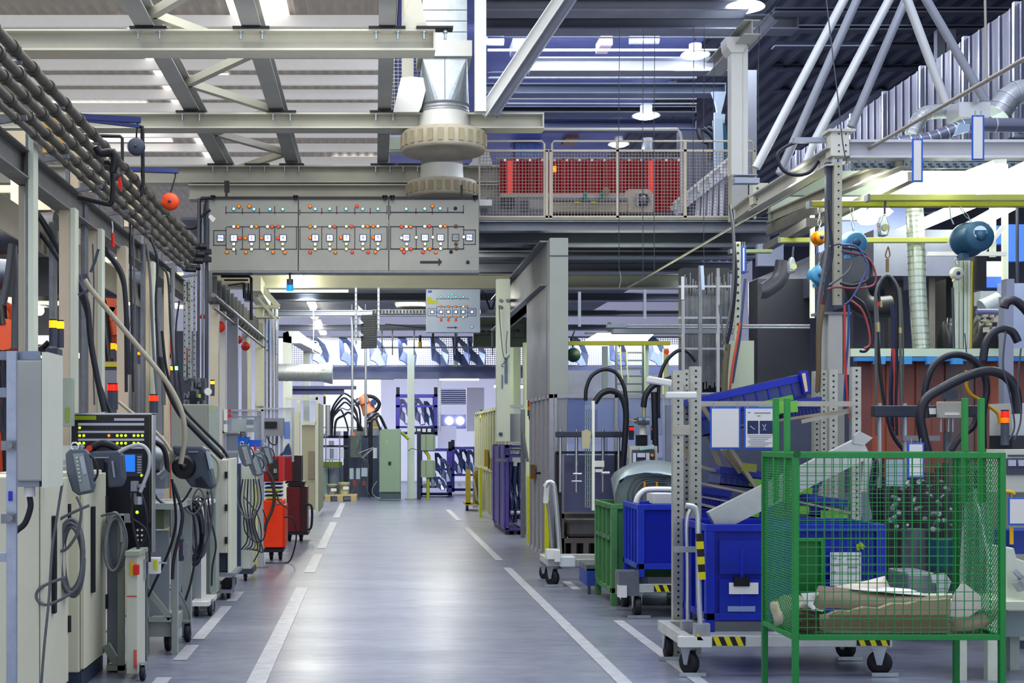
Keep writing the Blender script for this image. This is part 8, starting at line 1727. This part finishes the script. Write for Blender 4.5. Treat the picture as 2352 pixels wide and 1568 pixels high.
hz('black_hose', 'black ribbed hose ring making a wide circle above the sensor box', [(2127,960),(2124,900),(2138,850),(2165,822),(2200,814),(2235,826),(2260,860),(2266,900),(2258,950),(2258,1030)], 10.8, 8, gh, n=12)
hz('black_hose', 'short thick black hose arching at the upper right of the barrier', [(2258,828),(2264,790),(2280,765),(2302,755),(2325,762),(2338,785)], 10.5, 9, gh, n=12); hz('black_hose', 'thick black hose hooking in from the right edge', [(2306,706),(2312,694),(2330,690),(2350,705),(2370,730)], 10.4, 10, gh, n=12)
hz('black_hose', 'dark hose running from the crossbar down to the right', [(2245,952),(2235,980),(2205,1005),(2185,1035)], 10.9, 7, gh); hz('yellow_hose', 'bright yellow hose curving behind the sensor box', [(2220,850),(2220,885),(2230,905),(2250,918),(2275,935),(2292,950),(2297,975)], 10.9, 4, M('#d4a420',.4,0,.08)); hz('grey_cable', 'thin cable dropping from the aluminium profile to the yellow hose', [(2216,765),(2218,790),(2224,850)], 11, 1.4, dgrey, cat='cable')
hz('grey_cable', 'thin dark cable looping at the right edge', [(2310,760),(2304,840),(2318,900),(2330,980),(2310,1020)], 10.3, 2, dgrey, cat='cable'); hz('grey_cable', 'second thin cable near the right edge', [(2345,800),(2338,880),(2345,960),(2330,1010)], 10.2, 2, dgrey, cat='cable')
S('steel_column', 'pale blue grey column at the right edge behind the hoses', 'column', MB().pb(2306,680,2328,1040,11.6,.1).pb(2312,640,2330,680,11.6,.1), M('#8a90a4',.4,.2,.12)); stack('red and orange stack light on teal base at the right edge behind the cage', 2308, 944, [('#e82010',.7),('#e87810',.4)], 10.1, 9, 14, 50); simple('white_housing', 'white machine housing cut by the right picture edge', 'housing', 2325, 925, 2460, 1000, 10.8, .4, M('#c4c8ca',.45,0,.08)); simple('dark_housing', 'dark housing below the white one at the right edge', 'housing', 2325, 1000, 2460, 1032, 10.7, .4, M('#30323c',.45,0,.08))
# clutter seen through the cage
rr = random.Random(21)
t = T('tank_station', 'grey tank with blue bucket and silver fittings seen through the cage', 'machine', (X(2130,10.4),10.4,0)); part('grey_tank', MB().cyl((X(2122,10.4),10.6,.3),(X(2122,10.4),10.6,Z(1218,10.4)),.09,20), M('#787c88',.4,.2,.12), t); part('blue_bucket', MB().cyl((X(2172,10.2),10.3,Z(1310,10.2)),(X(2172,10.2),10.3,Z(1240,10.2)),.08,18,.095), teal, t); part('lower_box', MB().pb(2085,1315,2150,1362,9.9,.4), galv, t, bev=.02); part('white_sheet', MB().pp([(2138,1318),(2172,1316),(2185,1335),(2176,1362),(2152,1362),(2150,1340),(2142,1338)], 9.8, .01), M('#d8dce0',.5,0,.05), t)
m = MB()
for i in range(34): a = 2040+rr.random()*150; b = 1100+rr.random()*120; m.cyl(P(a,b,10.4+rr.random()*.4), P(a+(rr.random()-.5)*30,b+(rr.random()-.5)*22,10.5), .008+.014*rr.random(), 8)
part('silver_fittings', m, galv, t); m = MB()
for i in range(9): a = 2035+i*17; m.pb(a,1060+rr.random()*60,a+8,1340,10.9+.05*i,.06)
part('dark_uprights', m, M('#4c4850',.5,.1,.2), t); part('stand', MB().box(X(2040,10.8),X(2200,10.8),10.7,11.0,0,.3), dgrey, t)
t = T('white_body_part', 'white curved body part with dark edge behind the cage top', 'car part', P(1990,1200,10.2)); part('panel', MB().pp([(1985,1052),(2002,1050),(2006,1060),(1994,1130),(1978,1128)], 10.2, .02), white, t); part('dark_edge', MB().tube(pts([(1996,1130),(2002,1090),(2008,1062),(2014,1056),(2016,1090),(2004,1125)],10.18), .01, 8, 4), dgrey, t); part('grey_shell', MB().pp([(1948,1055),(1975,1052),(1990,1110),(2004,1190),(1985,1205),(1962,1130)], 10.35, .03), M('#7c8494',.3,.3,.12), t)
simple('hung_sheet', 'pale blue grey sheet hung behind the cage top', 'sheet', 2035, 1055, 2078, 1116, 10.0, .01, M('#aab4c4',.4,0,.06)); simple('dark_backdrop', 'dark screen standing behind the machines in the right bay', 'screen', 1985, 1120, 2460, 1370, 12.6, .1, M('#4a4650',.55,.1,.25,4))
# scaffold and dark racks in mid distance
rr = random.Random(8)
t = T('pipe_store', 'tall store of dark vertical pipes behind the scaffold poles', 'pipe store', P(1650,900,17.5)); part('back', MB().pb(1566,615,1676,900,18.2,.2), M('#31333c',.5,0,.15), t); m = MB()
for i in range(34): a = 1570+i*3.1; m.cyl(P(a,895-rr.random()*20,17.8),P(a,625+rr.random()*60,17.8),.008+.006*rr.random(),6)
part('pipes', m, galvd, t); part('shelf_rails', MB().pb(1560,655,1680,660,17.6,.05).pb(1560,727,1680,732,17.6,.05).pb(1560,798,1680,803,17.6,.05), M('#a8acb8',.4,.2,.1), t)
t = T('grey_trough', 'long grey cable trough crossing behind the massive column to the right', 'cable tray', P(1550,768,16.2)); part('trough', MB().pb(1395,744,1860,752,16.2,.1).pb(1410,755,1690,765,16.1,.2), M('#888e98',.4,.3,.12), t); part('pipes', MB().cyl(P(1440,747,16),P(1860,747,16),.01,6).cyl(P(1440,752,16),P(1860,753,16),.01,6), galv, t)
t = T('scaffold_ladder', 'steel ladder seen between the black hose arches', 'ladder', P(1450,900,19)); part('rails', MB().pb(1414,770,1418,905,19,.05).pb(1476,770,1480,905,19,.05), dgrey, t); m = MB()
for k in range(7): m.pb(1418,790+k*18,1476,793+k*18,19,.04)
part('rungs', m, dgrey, t)
for (a,c_,y0,d,lb,mt) in [(1482,1490,790,18,'pale green post right of the ladder','#b4c8b4'),(1524,1536,800,18.2,'cream green post near the rack','#c8d0a8'),(1384,1396,795,21,'grey post behind the high hose arch','#8c949c')]:
    S('bay_post', lb, 'post', MB().box(X(a,d),X(c_,d),d,d+.06,0,Z(y0,d)), M(mt,.45,0,.06))
S('green_reel', 'dark green hose reel left of the high hose arch', 'reel', MB().lathe([(.001,-.06),(.09,-.05),(.1,0),(.09,.05),(.001,.06)], P(1317,815,18.5), 20, 'y').tube(pts([(1316,798),(1314,775),(1320,760)],18.5), .012, 6), M('#1f3c38',.5,0,.2)); S('orange_knob', 'orange round lamp on the cream green post', 'lamp', MB().cyl(P(1531,808,17.9),P(1531,808,18.0),.035,14), orange)
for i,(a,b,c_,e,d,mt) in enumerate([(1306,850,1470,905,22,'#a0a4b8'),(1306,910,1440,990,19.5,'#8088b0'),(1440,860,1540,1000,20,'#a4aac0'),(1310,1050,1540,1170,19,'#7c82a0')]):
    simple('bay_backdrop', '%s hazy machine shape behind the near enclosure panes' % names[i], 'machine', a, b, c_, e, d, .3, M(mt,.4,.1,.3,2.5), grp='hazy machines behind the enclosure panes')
for i,(a,y) in enumerate([(1394,690),(1402,700)]): hz('black_chain', 'yellowish chain hanging behind the high hose arch, %s' % names[i], [(1425+i*14,795),(1427+i*14,850),(1430+i*14,870)], 18.6, 1.4, M('#c0c090',.4,.2,.1), cat='chain')
hz('hanging_wire', 'pair of thin wires looping below the cream girder', [(1424,622),(1426,645),(1422,660)], 17, 1, grey, cat='wire'); 
# supports under the right edge units and the pump head
t = T('machine_pedestal', 'pale pedestal under the operator panel at the right edge', 'pedestal', (X(2370,10.3),10.4,0)); part('pedestal_body', MB().box(X(2316,10.22), X(2430,10.22), 10.22, 10.6, .06, Z(1129,10.22)), M('#a8aca0',.5,0,.12), t, bev=.01); part('plinth', MB().box(X(2316,10.22)+.02, X(2430,10.22)-.02, 10.24, 10.58, 0, .06), dgrey, t)
t = T('machine_column', 'grey column carrying the white and dark housings at the right edge', 'column', (X(2400,11.2),11.3,0)); part('shaft', MB().box(X(2350,11.2), X(2440,11.2), 11.2, 11.4, .02, Z(950,11.2)), M('#80848e',.5,.1,.12), t); part('base_plate', MB().box(X(2340,11.2), X(2450,11.2), 11.15, 11.45, 0, .02), dgrey, t)
t = T('pump_stand', 'dark stand below the pump and its operator panel', 'stand', (X(1478,16.35),16.4,0)); part('shaft', MB().box(X(1462,16.35), X(1494,16.35), 16.35, 16.5, .02, Z(1026,16.35)), dgrey, t); part('base_plate', MB().box(X(1450,16.35), X(1506,16.35), 16.3, 16.6, 0, .02), dgrey, t)
